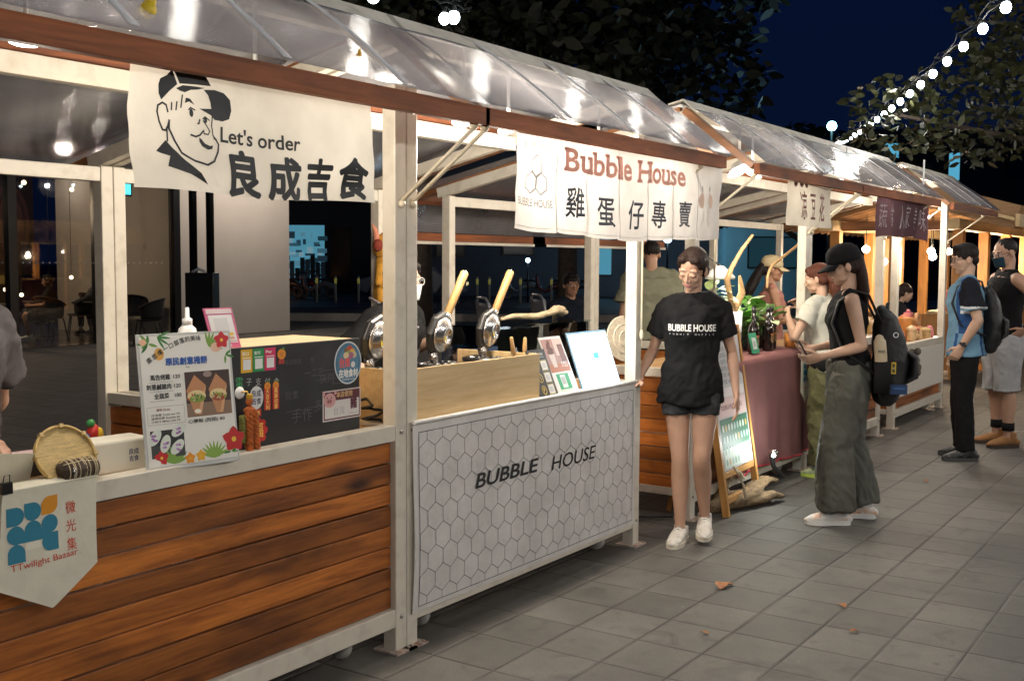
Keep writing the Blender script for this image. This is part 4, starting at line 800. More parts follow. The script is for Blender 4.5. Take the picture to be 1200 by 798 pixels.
for y, t1, n in ((.277, '馬告烤雞', '120'), (.247, '刺蔥鹹豬肉', '120'), (.217, '全蔬菜', '100')):
    wd = .022*len(t1)*.78; pr.text(t1, .062 if len(t1) != 5 else .055, y, .0165, K, 4, .03, 'C', 0, wd); pr.text(n, .132, y+.002, .0125, K, 4, .02, 'R', 0, .024); pr.line([(.02, y-.007), (.105, y-.007)], .0016, (.35, .35, .33), 4)
pr.line([(.008, .135), (.138, .135), (.138, .192), (.008, .192)], .0014, (.45, .42, .36), 3, True)
pr.text('飲料 Drink', .04, .177, .009, (.3, .08, .08), 4, .02)
for i, t in enumerate(('冷泡茶 Cold tea 50', '洛神花茶 Roselle 60', '小米汁 Millet milk 70')): pr.text(t, .02, .162-.0105*i, .007, K, 4, .015, width=.1)
# picture: two paper cones of wraps on a dark table
DB = (.055, .03, .025); pr.rect(.148, .148, .166, .148, DB, 2); pr.rect(.148, .148, .166, .045, (.24, .15, .10), 2.2)
for cx, s, fill in ((.188, 1, (.22, .30, .05)), (.268, .95, (.34, .07, .03))):
    pr.poly([(cx-.038*s, .235), (cx-.005, .285), (cx+.034*s, .25), (cx+.01, .155), (cx-.012, .155)], (.52, .24, .11), 3); pr.poly([(cx+.0, .155), (cx+.012, .155), (cx+.036*s, .248), (cx+.02, .225)], (.66, .36, .19), 3.2)
    pr.disc(cx-.002, .215, .034*s, .020, (.74, .58, .30), 3.5, 20); pr.disc(cx, .207, .029*s, .013, fill, 3.8, 18)
    for i in range(12): pr.leaf(cx-.026+.004*i, .202+rn.uniform(-.006, .012), .014, .006, rn.uniform(0, 3), rn.choice([(.25, .38, .05), (.5, .1, .04), (.45, .45, .2), (.1, .16, .03)]), 4+.02*i)
pr.disc(.186, .166, .012, .007, (.85, .8, .66), 4.4); pr.disc(.232, .285, .016, .010, (.3, .22, .2), 2.5)
# picture: rice rolls
pr.rect(.012, .028, .118, .088, (.022, .024, .024), 2); pr.rect(.012, .028, .118, .04, (.05, .055, .05), 2.1)
for cx, cy, a in ((.028, .095, .9), (.062, .072, 1.2), (.103, .058, .75), (.112, .112, .6)):
    pr.poly([(cx+math.cos(a)*.030*math.cos(q)-math.sin(a)*.017*math.sin(q), cy+math.sin(a)*.030*math.cos(q)+math.cos(a)*.017*math.sin(q)) for q in [k*.42 for k in range(15)]], (.70, .74, .66), 3+cx)
    for i in range(5): pr.disc(cx+rn.uniform(-.009, .009), cy+rn.uniform(-.012, .012), .006, .004, rn.choice([(.36, .16, .42), (.5, .3, .56)]), 4+i*.05, 9)
pr.text('心療飯 (阿粨) 80', .148, .128, .0125, K, 4, .02, width=.135)
fan_(.088, .004, .062, R(20), R(150), 9, (.2, .36, .06)); fan_(.235, .006, .06, R(25), R(155), 9, (.24, .4, .07)); flower(.045, .028, .026, (.55, .02, .02)); pr.disc(.02, .012, .022, .012, (.85, .82, .76), 3.6)
flower(.145, .016, .02, (.8, .30, .02)); flower(.185, .020, .02, (.8, .42, .03)); flower(.312, .06, .045, (.5, .02, .02)); flora(.3, .02, .03, 3)
pr.build('menu_print', ms, f0)

# black blackboard box with stickers
bo = empty('blackboard_box', (-.53, .1, CT), 'black chalkboard box with red stickers and a round blue badge on the near counter', 'display box')
bx = MB(); bx.bb((-.338, -.018, .004), (.336, -.002, .368)); bx.build('chalkboard', mat('chalkboard', (.012, .012, .013), .55, var=.5, vs=5, dark=(.06, .06, .06), dscale=4, damt=.5), bo, bevel=.002)
bx = MB()
for a, b_ in (((-.335, -.001, .004), (-.323, .34, .352)), ((.321, -.001, .004), (.333, .34, .352)), ((-.322, .33, .004), (.320, .342, .35)), ((-.335, -.001, .353), (.333, .342, .366))): bx.bb(a, b_)
bx.build('wooden_box', PINE, bo)
f1 = lambda u, v, w: Vector((u+.53, -.0185-w, v-CT))
pr = Print(.0006)
for x, c, tt in ((-.813, (.72, .42, .02), '街口'), (-.757, (.02, .26, .07), '支付'), (-.701, (.62, .03, .12), 'Pay')):
    pr.rect(x, 1.207, .054, .082, c, 1); pr.rect(x+.010, 1.217, .036, .036, (.78, .78, .76), 2); pr.text(tt, x+.006, 1.268, .012, WHT, 2, .03, width=.03); pr.line([(x+.008, 1.259), (x+.046, 1.259)], .003, WHT, 2)
def mandarin(x, z, s):
    pr.disc(x-s*.35, z-s*1.3, s*.34, s*.5, RED, 1.5, 14); pr.disc(x+s*.35, z-s*1.3, s*.34, s*.5, RED, 1.5, 14); pr.disc(x, z, s, s*.92, (.75, .26, .02), 2, 20); pr.leaf(x, z+s*.7, s*.8, s*.4, R(30), (.1, .3, .04), 2.5); pr.disc(x-s*.25, z+.1*s, s*.09, s*.12, K, 3, 8); pr.disc(x+s*.25, z+.1*s, s*.09, s*.12, K, 3, 8); pr.line([(x-s*.2, z-s*.25), (x, z-s*.35), (x+s*.2, z-s*.25)], s*.1, K, 3)
mandarin(-.618, 1.262, .021)
for i, (ch, c) in enumerate(zip('電子支付↑', ((.08, .42, .15),)+((.42, .44, .42),)*4)): pr.text(ch, -.82+i*.044, 1.155-.003*i+(.008 if i else 0), .038 if i == 0 else .026, c, 1, -.006, 'C', 0, .034 if i == 0 else .026)
for x, t in ((-.689, '大吉大利'), (-.648, '萬事如意')):
    pr.rect(x-.016, 1.064, .032, .084, (.50, .025, .015), 1); pr.text(t, x, 1.122, .017, (.85, .5, .12), 2, .03, 'C', vertical=True); mandarin(x, 1.152, .015)
pr.disc(-.742, 1.114, .033, .042, (.70, .70, .68), 1, 28); pr.text('良成', -.742, 1.118, .022, (.03, .04, .09), 2, .02, 'C', 0, .044); pr.text('吉食', -.742, 1.09, .022, (.03, .04, .09), 2, .02, 'C', 0, .044)
pr.rect(-.795, 1.046, .075, .026, (.5, .025, .015), 1.2); pr.text('平安喜樂', -.757, 1.051, .016, (.85, .5, .12), 2.2, .02, 'C', 0, .06)
for i in range(8): pr.disc(-.735+.032*math.cos(i*.785), .994+.036*math.sin(i*.785), .014, .014, (.52, .02, .015), 1.3+.02*i, 12)
pr.disc(-.735, .994, .034, .038, (.52, .02, .015), 2, 20); pr.text('福', -.735, .970, .05, (.85, .48, .08), 3, .02, 'C', 0, .044)
rn = random.Random(5)
CH = (.10, .10, .105)
for t, x, z, h in (('一二三', -.50, 1.165, .03), ('營業', -.60, 1.09, .03), ('快閃', -.42, 1.135, .036), ('手作', -.57, 1.0, .05), ('多', -.45, 1.03, .045), ('請點餐', -.41, .985, .02), ('每日限量', -.60, 1.22, .018), ('元', -.47, 1.22, .02)):
    pr.text(t, x, z, h, CH, 1, -.014)
for i in range(5): x = -.6+rn.random()*.26; z = 1.0+rn.random()*.2; pr.line([(x, z), (x+.05*rn.random()+.02, z+rn.uniform(-.004, .004)), (x+.11, z)], .0015, CH, 1)
pr.disc(-.262, 1.204, .078, .084, (.62, .64, .64), 1.5, 40); pr.disc(-.262, 1.204, .072, .078, (.06, .17, .27), 2, 40); pr.disc(-.262, 1.204, .058, .063, (.09, .22, .33), 2.5, 36)
for i, (dx, dz, c) in enumerate(((-.012, .048, (.2, .12, .06)), (.006, .055, (.55, .08, .04)), (.02, .042, (.75, .4, .06)), (.0, .035, (.25, .36, .1)), (.028, .03, (.6, .5, .3)), (.012, .028, (.4, .12, .2)), (-.016, .03, (.7, .55, .3)))): pr.disc(-.258+dx, 1.204+dz, .016, .013, c, 3+.05*i, 12)
pr.text('台東', -.312, 1.188, .034, (.66, .12, .12), 4, .05, width=.06); pr.disc(-.235, 1.196, .012, .012, (.75, .74, .7), 4)
pr.text('在地食材', -.316, 1.148, .03, WHT, 4, .04, width=.108); pr.text('Taitung Local', -.298, 1.136, .007, WHT, 4, .02, width=.07)
pr.rect(-.406, .985, .216, .118, (.62, .54, .52), 1.5); pr.rect(-.400, .990, .204, .108, (.10, .018, .03), 2); pr.rect(-.395, .995, .194, .068, (.66, .62, .6), 2.5)
pr.text('本店使用', -.33, 1.073, .021, (.7, .45, .2), 3, .02, width=.09)
pr.disc(-.368, 1.066, .034, .028, (.62, .33, .32), 3, 22); pr.disc(-.37, 1.062, .016, .011, (.48, .2, .2), 3.5, 14); pr.disc(-.376, 1.062, .004, .005, (.2, .06, .06), 4, 8); pr.disc(-.363, 1.062, .004, .005, (.2, .06, .06), 4, 8); pr.leaf(-.395, 1.085, .02, .014, R(120), (.62, .33, .32), 3.2); pr.leaf(-.34, 1.085, .02, .014, R(60), (.62, .33, .32), 3.2)
for dx in (-.013, .011): pr.disc(-.369+dx, 1.076, .003, .004, K, 4, 8)
pr.text('豬', -.232, 1.024, .046, (.09, .015, .03), 3, .05, 'C', 0, .036); pr.text('台灣', -.345, 1.006, .03, (.28, .28, .29), 3, -.01, width=.06); pr.text('Taiwan pork', -.262, 1.001, .008, (.3, .2, .2), 3, 0, width=.055)
pr.build('stickers', bo, f1)
bd = tag(MB().lathe([(0, -.004), (.019, -.004), (.022, 0), (.019, .004), (0, .005)], n=20, M=Euler((R(90), 0, 0)).to_matrix()).build('round_pin', WPLASTIC, None, (-.828, .072, 1.14)), 'white round button pin above the braided yarn charms on the chalkboard', 'pin')
# braided yarn charms
ch = empty('yarn_charm', (-.808, .05, 1.115), 'bundle of orange and olive braided yarn charms hanging before the chalkboard', 'charm')
def braid(p, q, r, m, tw=9):
    b = MB(); p, q = Vector(p), Vector(q)
    for s_ in range(3):
        b.tube([p.lerp(q, i/36)+Vector((r*.55*math.cos(i/36*tw*2+s_*2.094), r*.55*math.sin(i/36*tw*2+s_*2.094), 0)) for i in range(37)], r*.62, 7)
    return b.build('braid', m, ch)
YO = mat('orange_yarn', (.62, .16, .035), .95, var=.4, vs=60, bump=1, bs=300); YG = mat('olive_yarn', (.25, .24, .06), .95, var=.4, vs=60, bump=1, bs=300)
braid((-.028, 0, -.055), (-.034, -.004, -.145), .011, YG); braid((-.008, -.012, -.04), (-.012, -.016, -.185), .0125, YO); braid((.018, -.008, -.04), (.026, -.012, -.18), .012, YO); braid((.036, .004, -.052), (.038, .002, -.15), .010, YG)
braid((.01, .012, -.05), (.008, .012, -.17), .012, YO)
MB().ell((0, -.004, -.036), (.026, .012, .014)).ell((0, -.004, -.005), (.014, .01, .018)).build('knot', YO, ch); MB().tube([(0, -.004, .012), (-.005, .0, .03), (-.018, .02, .028)], .003, 6).build('hook', mat('brass', (.6, .4, .12), .3, 1), ch); MB().box((0, -.006, .012), (.022, .012, .02)).build('clasp', mat('gold_clasp', (.75, .42, .05), .35, .5), ch, bevel=.003)

# pink card stand, spray bottle, tissue box, basket, toys
pk = empty('card_stand', (-.82, .13, 1.29), 'pink and white acrylic card propped on the blackboard box', 'card stand')
f2 = plane((-.072, .0, .004), (.985, -.1, .0), (-.20, .12, 1)); b = MB(); b.prism([(0, 0), (.118, 0), (.118, .146), (0, .146)], .005, lambda u, v, t: f2(u, v, t-.006)); b.build('card', mat('pink_card', (.62, .12, .26), .35, coat=.4), pk, bevel=.001)
pr = Print(.0006); pr.rect(.006, .126, .106, .016, (.72, .60, .60), 1); pr.rect(.010, .026, .098, .095, (.78, .74, .74), 1); pr.rect(.028, .06, .058, .05, (.66, .64, .64), 2); pr.rect(.01, .02, .1, .004, (.8, .7, .72), 1)
for i, c in enumerate(((.1, .3, .6), (.7, .1, .08), (.8, .5, .05), (.75, .3, .2), (.2, .3, .6), (.7, .4, .3))): pr.rect(.018+(i % 3)*.03, .046-(i//3)*.014, .02, .010, c, 2)
pr.text('掃描付款', .035, .006, .010, WHT, 2, .01); pr.build('card_print', pk, f2)
MB().box((.0, .045, .0735), (.05, .03, .004)).box((0, .058, .038), (.04, .004, .07)).build('easel_back', mat('pale_acrylic', (.6, .5, .52), .3), pk)
sb = empty('spray_bottle', (-.88, .28, CT), 'white plastic dispenser bottle standing behind the menu', 'bottle')
MB().lathe([(.034, .002), (.036, .01), (.036, .40), (.030, .43), (.016, .445)], n=20).build('body', WPLASTIC, sb); MB().lathe([(.018, .446), (.018, .465), (.008, .47), (.007, .505), (0, .507)], n=16).build('nozzle', WPLASTIC, sb)
tb = empty('tissue_box', (-1.31, .16, CT), 'cream tissue box standing between basket and menu', 'box', rz=R(-6))
MB().bb((-.125, -.06, .001), (.125, .06, .105)).build('carton', mat('cream_card', (.74, .70, .58), .6), tb, bevel=.008)
pr = Print(.0006); pr.text('良成', .045, .055, .017, (.06, .07, .14), 1, .02, width=.034); pr.text('吉食', .045, .033, .017, (.06, .07, .14), 1, .02, width=.034); pr.build('printed_mark', tb, lambda u, v, w: Vector((u, -.0605-w, v)))
bk = empty('wicker_tray', (-1.525, .05, CT+.006), 'round woven bamboo tray leaning up with a leaf parcel inside', 'basket')
Mb = Euler((R(62), R(4), R(-8))).to_matrix(); WICK = mat('bamboo_weave', (.58, .42, .18), .6, var=.3, vs=25, stretch=(1, 1, 6), bump=.6, bs=120)
cen = Vector((0, .02, .078)); MB().lathe([(0, -.008), (.05, -.008), (.082, 0), (.09, .02)], cen, 40, M=Mb).build('woven_bowl', WICK, bk, solid=.003)
b = MB()
for k in range(2): b.tube([cen+Mb @ Vector((.091*math.cos(a*.1571), .091*math.sin(a*.1571), .02+.006*k+.002*math.sin(a*1.3+k*3))) for a in range(41)], .0045, 7)
b.build('rim', mat('bamboo_rim', (.55, .37, .13), .5, var=.3, vs=30), bk)
b = MB()
for a in range(0, 40, 5): q = cen+Mb @ Vector((.091*math.cos(a*.1571), .091*math.sin(a*.1571), .023)); b.box(q, (.012, .012, .02), Mb)
b.build('rim_ties', WICK, bk)
pr = Print(.001)
for i, (t, y) in enumerate((('山豬', .048), ('小米', .022), ('粽', -.002))): pr.text(t, 0, y, .02, (.06, .10, .42), 1, .02, 'C', 0, .04 if len(t) == 2 else .02)
pr.rect(-.035, -.008, .07, .085, (.7, .66, .56), .5); pr.build('note', bk, lambda u, v, w: cen+Mb @ Vector((u*.8, v*.8-.004, .011+w)))
lp = empty('leaf_parcel', (-1.515, .012, CT+.022), 'dark leaf wrapped parcel bound with pale string in front of the tray', 'food parcel')
b = MB(); b.tube([(-.06, 0, .028), (-.055, 0, .03), (0, -.004, .033), (.055, 0, .03), (.06, 0, .028)], [(.012, .02), (.03, .028), (.034, .031), (.03, .028), (.012, .02)], 14, side=(0, 1, 0)); b.build('leaf_wrap', mat('dried_leaf', (.06, .035, .02), .6, var=.5, vs=30, stretch=(1, 6, 6), bump=.8, bs=60), lp)
b = MB()
for i in range(9): x = -.046+i*.0115; b.tube([(x+.004*math.sin(i*2), .035*math.cos(a*.2618), .032+.0335*math.sin(a*.2618)) for a in range(25)], .0018, 5)
b.tube([(-.06, -.02, .055), (0, -.018, .06), (.06, -.02, .053)], .0018, 5); b.build('string', mat('pale_string', (.6, .5, .32), .9), lp)
MB().tube([(-.02, .03, .0), (.012, .02, .03), (.02, .0, .036)], .004, 8).build('stopper', WICK, lp)
ty = empty('toy_figure', (-1.235, .33, CT), 'little red yellow and green toy behind the tissue box', 'toy')
for nm, c, p, r in (('body', (.6, .04, .03), (0, 0, .1), (.022, .02, .03)), ('wing', (.7, .45, .03), (.014, -.012, .095), (.016, .008, .022)), ('head', (.05, .3, .08), (-.012, -.004, .132), (.014, .014, .014)), ('tail', (.05, .15, .45), (-.03, 0, .085), (.018, .012, .016))): MB().ell(p, r).build(nm, mat('toy_'+nm, c, .4), ty)
MB().lathe([(.03, .001), (.03, .04), (.012, .06), (.01, .085), (0, .086)], n=14).build('stand', mat('toy_stand', (.1, .1, .3), .5), ty)
# cash tray with notes on the counter
tr = empty('cash_tray', (-1.50, .36, CT), 'black cash tray with red and pale slips on the near counter', 'tray', rz=R(6))
MB().bb((-.16, -.1, .001), (.24, .12, .05)).build('tray', BLACKPL, tr, bevel=.004)
b = Print(.001); b.poly([(-.1, -.09), (.0, -.1), (.04, -.04), (-.06, -.02)], (.6, .05, .03), 1); b.poly([(.0, .02), (.1, .0), (.13, .07), (.03, .09)], (.7, .5, .5), 1); b.poly([(.08, -.06), (.2, -.07), (.22, .04), (.12, .05)], (.55, .5, .62), 1.5); b.build('paper_slips', tr, lambda u, v, w: Vector((u, v, .0505+w)))
nb = tag(MB().prism([(0, 0), (.15, 0), (.13, .13), (0, .15)], .004, lambda u, v, t: Vector((u, .1-.55*v+t, .02+.85*v))).build('sample_card', CREAM, None, (-1.75, .03, CT-.018)), 'pale cream card folded over the counter edge left of the bamboo tray', 'card')
# ornaments stuck on the near roof
dk = tag(MB().ell((0, 0, 0), (.022, .022, .026)).ell((.004, -.004, .022), (.016, .016, .015)).build('roof_ornament', mat('yellow_plastic', (.72, .52, .03), .3), None, (-1.487, -.315, 2.285)), 'small round yellow ornament on the near roof sheet above the face banner', 'ornament')
tg = MB(); tg.tube([(-.016, 0, -.02), (.018, 0, -.026), (.0, 0, .026), (-.016, 0, -.02)], .005, 7); tg.ell((-.004, -.004, .002), (.009, .006, .012)); tg = tag(tg.build('roof_ornament', mat('amber_plastic', (.7, .36, .03), .25), None, (-.619, -.305, 2.29)), 'small amber triangular ornament on the near roof sheet left of the first post', 'ornament')
# ================================================================== SECOND STALL COUNTER
tx = empty('plywood_tray', (.5, .2, CT), 'pale pine screen box along the counter in front of the waffle irons', 'box')
b = MB(); b.bb((-.50, -.17, .002), (.555, -.155, .226)); b.board = .7; b.bb((.54, -.154, .002), (.555, .32, .226)); b.board = .3; b.bb((-.50, -.154, .002), (-.485, .32, .226)); b.build('boards', PINE, tx, bevel=.001)
def iron(x, y, lean, label, hid=False):
    o = empty('waffle_iron', (x, y, CT), label, 'waffle iron', 'waffle irons on the second stall')
    b = MB(); b.bb((-.15, -.10, .12), (.15, .22, .17)); b.bb((-.13, -.09, .002), (.13, .2, .119)); b.build('burner_base', STEEL, o, bevel=.006)
    b = MB(); b.lathe([(.0, .172), (.115, .172), (.125, .18), (.125, .196), (.10, .2), (0, .19)], (0, .08, 0), 28); b.build('waffle_mould', DKSTEEL, o)
    b = MB()
    for k in range(12): a = k*.5236; b.ell((.07*math.cos(a), .08+.07*math.sin(a), .196), (.017, .017, .010), 10, 6)
    b.build('egg_cups', DKSTEEL, o)
    Mo = Euler((0, 0, R(lean[2]))).to_matrix() @ Euler((0, R(lean[1]), 0)).to_matrix() @ Euler((R(lean[0]), 0, 0)).to_matrix(); piv = Vector((-.04, .09, .255)); ce = piv+Mo @ Vector((0, 0, .09)); S_ = .80
    b = MB(); hx = lambda r, y_: [ce+Mo @ Vector((r*math.sin(k*math.pi/4+.39), y_, r*1.08*math.cos(k*math.pi/4+.39))) for k in range(8)]
    rings = [hx(.118*S_, .014), hx(.13*S_, .004), hx(.13*S_, -.012), hx(.118*S_, -.022)]
    v = [p for r_ in rings for p in r_]; fs = [[i+8*k, (i+1) % 8+8*k, (i+1) % 8+8*k+8, i+8*k+8] for k in range(3) for i in range(8)]+[list(range(8))[::-1], list(range(24, 32))]; b.add(v, fs); b.build('lid_frame', DKSTEEL, o, bevel=.003)
    b = MB(); prof = [(.108, -.023), (.100, -.034), (.088, -.043), (.058, -.056), (.045, -.062), (.040, -.057), (0, -.055)]; Ml = Mo @ Euler((R(-90), 0, 0)).to_matrix(); b.lathe([(r_*S_, z*.85-.003) for r_, z in prof], ce, 36, M=Ml); b.build('polished_back', STEEL, o)
    st_ = MB(); q = [(-.012, .010), (.014, .004), (.016, .022), (-.008, .03)]; st_.add([ce+Mo @ Vector((u-.02, -.0535, v-.04)) for u, v in q], [(0, 1, 2, 3)]); st_.build('sticker', mat('yellow_sticker', (.75, .55, .03), .4), o)
    b = MB(); p0 = ce+Mo @ Vector((.005, -.005, .095)); p1 = ce+Mo @ Vector((.02, -.005, .345)); b.tube([p0, p0.lerp(p1, .03), p0.lerp(p1, .97), p1], [(.014, .014), (.019, .019), (.0205, .0205), (.018, .018)], 8); h = b.build('handle', BAMBOO, o)
    b = MB(); b.tube([p0-(p1-p0)*.12, p0+(p1-p0)*.06], [.013, .021], 8); b.tube([p1, p1+(p1-p0).normalized()*.012], .0035, 6); b.build('ferrule', STEEL, h)
    b = MB(); b.tube([piv+Vector((.02, .0, -.075)), piv+Vector((.0, -.01, -.03)), ce+Mo @ Vector((0, .0, -.085))], [.018, .022, .02], 10); b.tube([piv+Vector((-.07, .02, -.06)), piv+Vector((.07, .02, -.06))], .010, 8); b.build('hinge', STEEL, o)
    return o
iron(.175, .24, (8, 28, 12), 'first waffle iron, half hidden behind the left post of the second stall')
iron(.60, .22, (8, 29, 12), 'middle waffle iron with its lid raised beside the white post')
iron(1.02, .24, (8, 29, 12), 'right waffle iron with its raised wooden handle near the driftwood')
ut = empty('utensil_tub', (1.07, .02+.12, CT), 'small wire tub holding wooden handled brushes behind the pine screen', 'utensil holder')
b = MB()
for z in (.02, .12, .21): b.tube([(.055*math.cos(a*.5236), .05*math.sin(a*.5236), z) for a in range(13)], .003, 6)
for a in range(10): b.tube([(.055*math.cos(a*.628), .05*math.sin(a*.628), .004), (.055*math.cos(a*.628), .05*math.sin(a*.628), .21)], .002, 5)
b.build('wire_tub', BLACKM, ut); 
for i, (x, y, tx_, h) in enumerate(((-.02, 0, -.05, .30), (.02, .01, .01, .29))):
    b = MB(); b.tube([(x, y, .02), (x+tx_, y, .22), (x+tx_*1.3, y, .24), (x+tx_*1.6, y, h)], [.006, .007, .012, .009], 10, dome=True); tag(b.build('brush', BAMBOO, None, (1.07, .14, CT)), 'wooden handled brush standing in the wire tub, %s of the two' % ('left' if i == 0 else 'right'), 'brush')
tag(MB().box((0, 0, .13), (.05, .004, .2), (0, R(-24), 0)).build('scraper', STEEL, None, (1.06, .16, CT+.02)), 'steel scraper blade leaning between the two brush handles', 'scraper')
# glass counter case
gc = empty('glass_case', (1.60, .50, CT), 'low clear glass case on the second stall under the driftwood', 'display case')
G = glassy('case_glass', (.86, .92, .92), .06)
for nm, a, b_ in (('pane', (-.45, -.16, .01), (.47, -.154, .33)), ('pane', (-.45, .20, .01), (.47, .206, .33)), ('pane', (-.45, -.153, .01), (-.444, .199, .33)), ('pane', (.464, -.153, .01), (.47, .199, .33)), ('pane', (-.46, -.17, .332), (.48, .215, .34))): MB().bb(a, b_).build(nm, G, gc)
MB().bb((-.45, -.16, .001), (.47, .206, .009)).build('base', WPLASTIC, gc)
b = MB(); b.bb((-.30, -.02, .010), (-.02, .16, .20)); b.build('tin', mat('blue_tin', (.02, .10, .30), .35), gc); pr = Print(.001); pr.text('Ki', -.2, .08, .06, (.6, .65, .7), 1, .03); pr.build('tin_print', gc, lambda u, v, w: Vector((u, -.021-w, v)))
dw = MB(); random.seed(12); dw.tube([(-.34, .0, .02), (-.2, .02, .03), (0, 0, .022), (.12, -.02, .04), (.2, 0, .052), (.25, -.01, .045), (.29, .01, .03), (.33, .0, .034)], [(.012, .01), (.018, .015), (.02, .018), (.02, .018), (.028, .026), (.033, .03), (.022, .018), (.010, .012)], 12, dome=True); dw.tube([(.2, 0, .05), (.25, .03, .02), (.27, .05, .0)], [.022, .018, .01], 10, dome=True); dw.ell((.215, -.012, .065), (.02, .016, .014))
DRIFT = mat('driftwood', (.46, .36, .22), .85, var=.5, vs=14, stretch=(1, 5, 5), bump=.9, bs=45, dark=(.16, .10, .05), dscale=8, damt=.7)
tag(dw.build('driftwood_branch', DRIFT, None, (1.72, .48, CT+.345)), 'gnarled driftwood branch lying on top of the glass case', 'driftwood')
# row of signs leaning on the counter edge
def lean_sign(x, y, wd, h, side, back, label, cat, body, draw, name='counter_sign', z=CT, th=.006):
    o = empty(name, (x, y, z), label, cat); f = plane((0, 0, .006), (1, 0, 0), (side, back, 1)); MB().prism([(0, 0), (wd, 0), (wd, h), (0, h)], th, lambda u, v, t: f(u, v, t-th-.0005)).build('board', body, o, bevel=.001)
    MB().prism([(wd*.2, .002), (wd*.8, .002), (wd*.8, .008), (wd*.2, .008)], .09, lambda u, v, t: f(u, v, -th-.001-t)).build('foot', body, o)
    pr = Print(.0006); draw(pr); pr.build('sign_print', o, f); return o
def d_follow(p):
    p.text('Follow me', .05, .212, .020, WHT, 1, -.002, width=.085, shear=.25); p.line([(.05, .206), (.14, .204)], .0012, WHT, 1)
    for i, z in enumerate((.135, .072, .010)):
        p.disc(.052, z+.026, .022, .024, (.62, .44, .08), 1, 20); p.disc(.052, z+.026, .017, .019, (.02, .02, .02), 1.5, 18); p.text(('f', 'i', 'P')[i], .052, z+.014, .024, (.7, .5, .1), 2, .02, 'C'); p.rect(.09, z-.002, .058, .056, (.42, .36, .2), 1); p.rect(.096, z+.004, .046, .044, (.72, .72, .7), 1.6); p.rect(.104, z+.012, .03, .028, (.5, .5, .52), 2)
lean_sign(1.07, .03, .165, .245, -.22, .25, 'black follow me sign with gold social icons at the end of the pine box', 'sign', BLACKPL, d_follow)
def d_choc(p):
    p.rect(0, 0, .20, .30, (.74, .70, .68), .6); p.rect(.004, .113, .192, .18, (.33, .19, .17), 1); p.rect(.004, .113, .192, .045, (.38, .14, .07), 1.2); p.rect(.11, .2, .086, .093, (.55, .42, .38), 1.2); p.rect(.14, .16, .05, .10, (.16, .07, .06), 1.5)
    for k in range(5): p.disc(.062+.006*math.sin(k*2), .222+.013*k, .030-.0045*k, .012, (.10, .04, .03), 2+.2*k, 18)
    p.poly([(.035, .21), (.09, .21), (.08, .14), (.046, .14)], (.55, .46, .42), 2.1); p.text('巧克力', .12, .15, .016, WHT, 3, .02, width=.06); p.text('Chocolate', .12, .138, .009, WHT, 3, .01, width=.06)
    p.rect(.035, .018, .115, .085, (.03, .30, .14), 1); p.rect(.066, .026, .048, .07, (.66, .72, .68), 1.6); p.rect(.072, .045, .036, .04, (.4, .42, .42), 2); p.rect(.03, 0, .12, .014, (.5, .55, .5), 1)
lean_sign(1.27, .05, .205, .305, -.26, .28, 'picture sign of a chocolate cup above a green payment card', 'sign', mat('clear_acrylic', (.62, .62, .60), .08), d_choc)
def d_tab(p):
    gl_ = emis('screen_white', (.86, .97, 1), 2.1); p.rect(.008, .008, .404, .292, gl_, 1); p.rect(.21, .155, .055, .032, ink((.05, .25, .40), .5, .25), 2)
    for x, z in ((.06, .2), (.1, .12)): p.disc(x, z, .022, .022, ink((.75, .85, .9), .5, 1.0), 1.5, 18)
lean_sign(1.50, .045, .42, .310, -.17, .26, 'bright white glowing screen leaning at the right end of the counter', 'screen', mat('blue_clear_frame', (.16, .30, .42), .2), d_tab, 'light_screen')
point('screen_light', (1.68, -.02, 1.12), 3, (.8, .93, 1), .12)
b = tag(MB().bb((-.03, -.012, 0), (.16, .012, .03)).build('card_stack', WPLASTIC, None, (1.95, .2, CT)), 'small stack of white cards behind the bright screen', 'cards')
# round woven dish hung behind the right post, and its cord
wd = empty('round_fan', (2.17, .165, 1.16), 'round pale woven fan disc hanging behind the right post of the second stall', 'woven disc')
Mf = Euler((R(82), 0, R(-22))).to_matrix()
b = MB(); b.lathe([(.0, .018), (.05, .020), (.10, .016), (.155, .0), (.175, -.006), (.182, .002), (.176, .012)], (0, 0, 0), 44, M=Mf); b.build('woven_disc', mat('pale_weave', (.66, .56, .42), .7, var=.25, vs=40, bump=.8, bs=160), wd, solid=.004)
b = MB()
for r_ in (.06, .115, .178): b.tube([Mf @ Vector((r_*math.cos(a*.1571), r_*math.sin(a*.1571), .022-.10*max(0, r_-.05))) for a in range(41)], .006, 7)
b.build('rings', mat('disc_ring', (.70, .60, .46), .6), wd)
b = MB(); b.tube([(0, 0, .16), (-.06, -.05, .4), (-.075, -.06, .95)], .004, 7); b.build('cord', ROPE, wd); wd.scale = (.72, .72, .72)
rp = MB(); rp.tube([(2.045, -.012, 2.1), (2.035, -.018, 1.7), (2.03, -.02, 1.32), (2.032, -.02, 1.22)], .006, 8); rp.ell((2.032, -.02, 1.2), (.012, .012, .03))
tag(rp.build('hanging_cord', ROPE, None), 'pale cord hanging down the right post of the second stall', 'cord')
cc = tag(MB().tube([(2.40, -.30, 2.13), (2.40, -.29, 1.6), (2.40, -.29, 1.45)], .006, 8).ell((2.40, -.29, 1.42), (.016, .016, .035)).build('hanging_cord', ROPE, None), 'cord with a wooden bead hanging from the gap between the second and third roofs', 'cord')
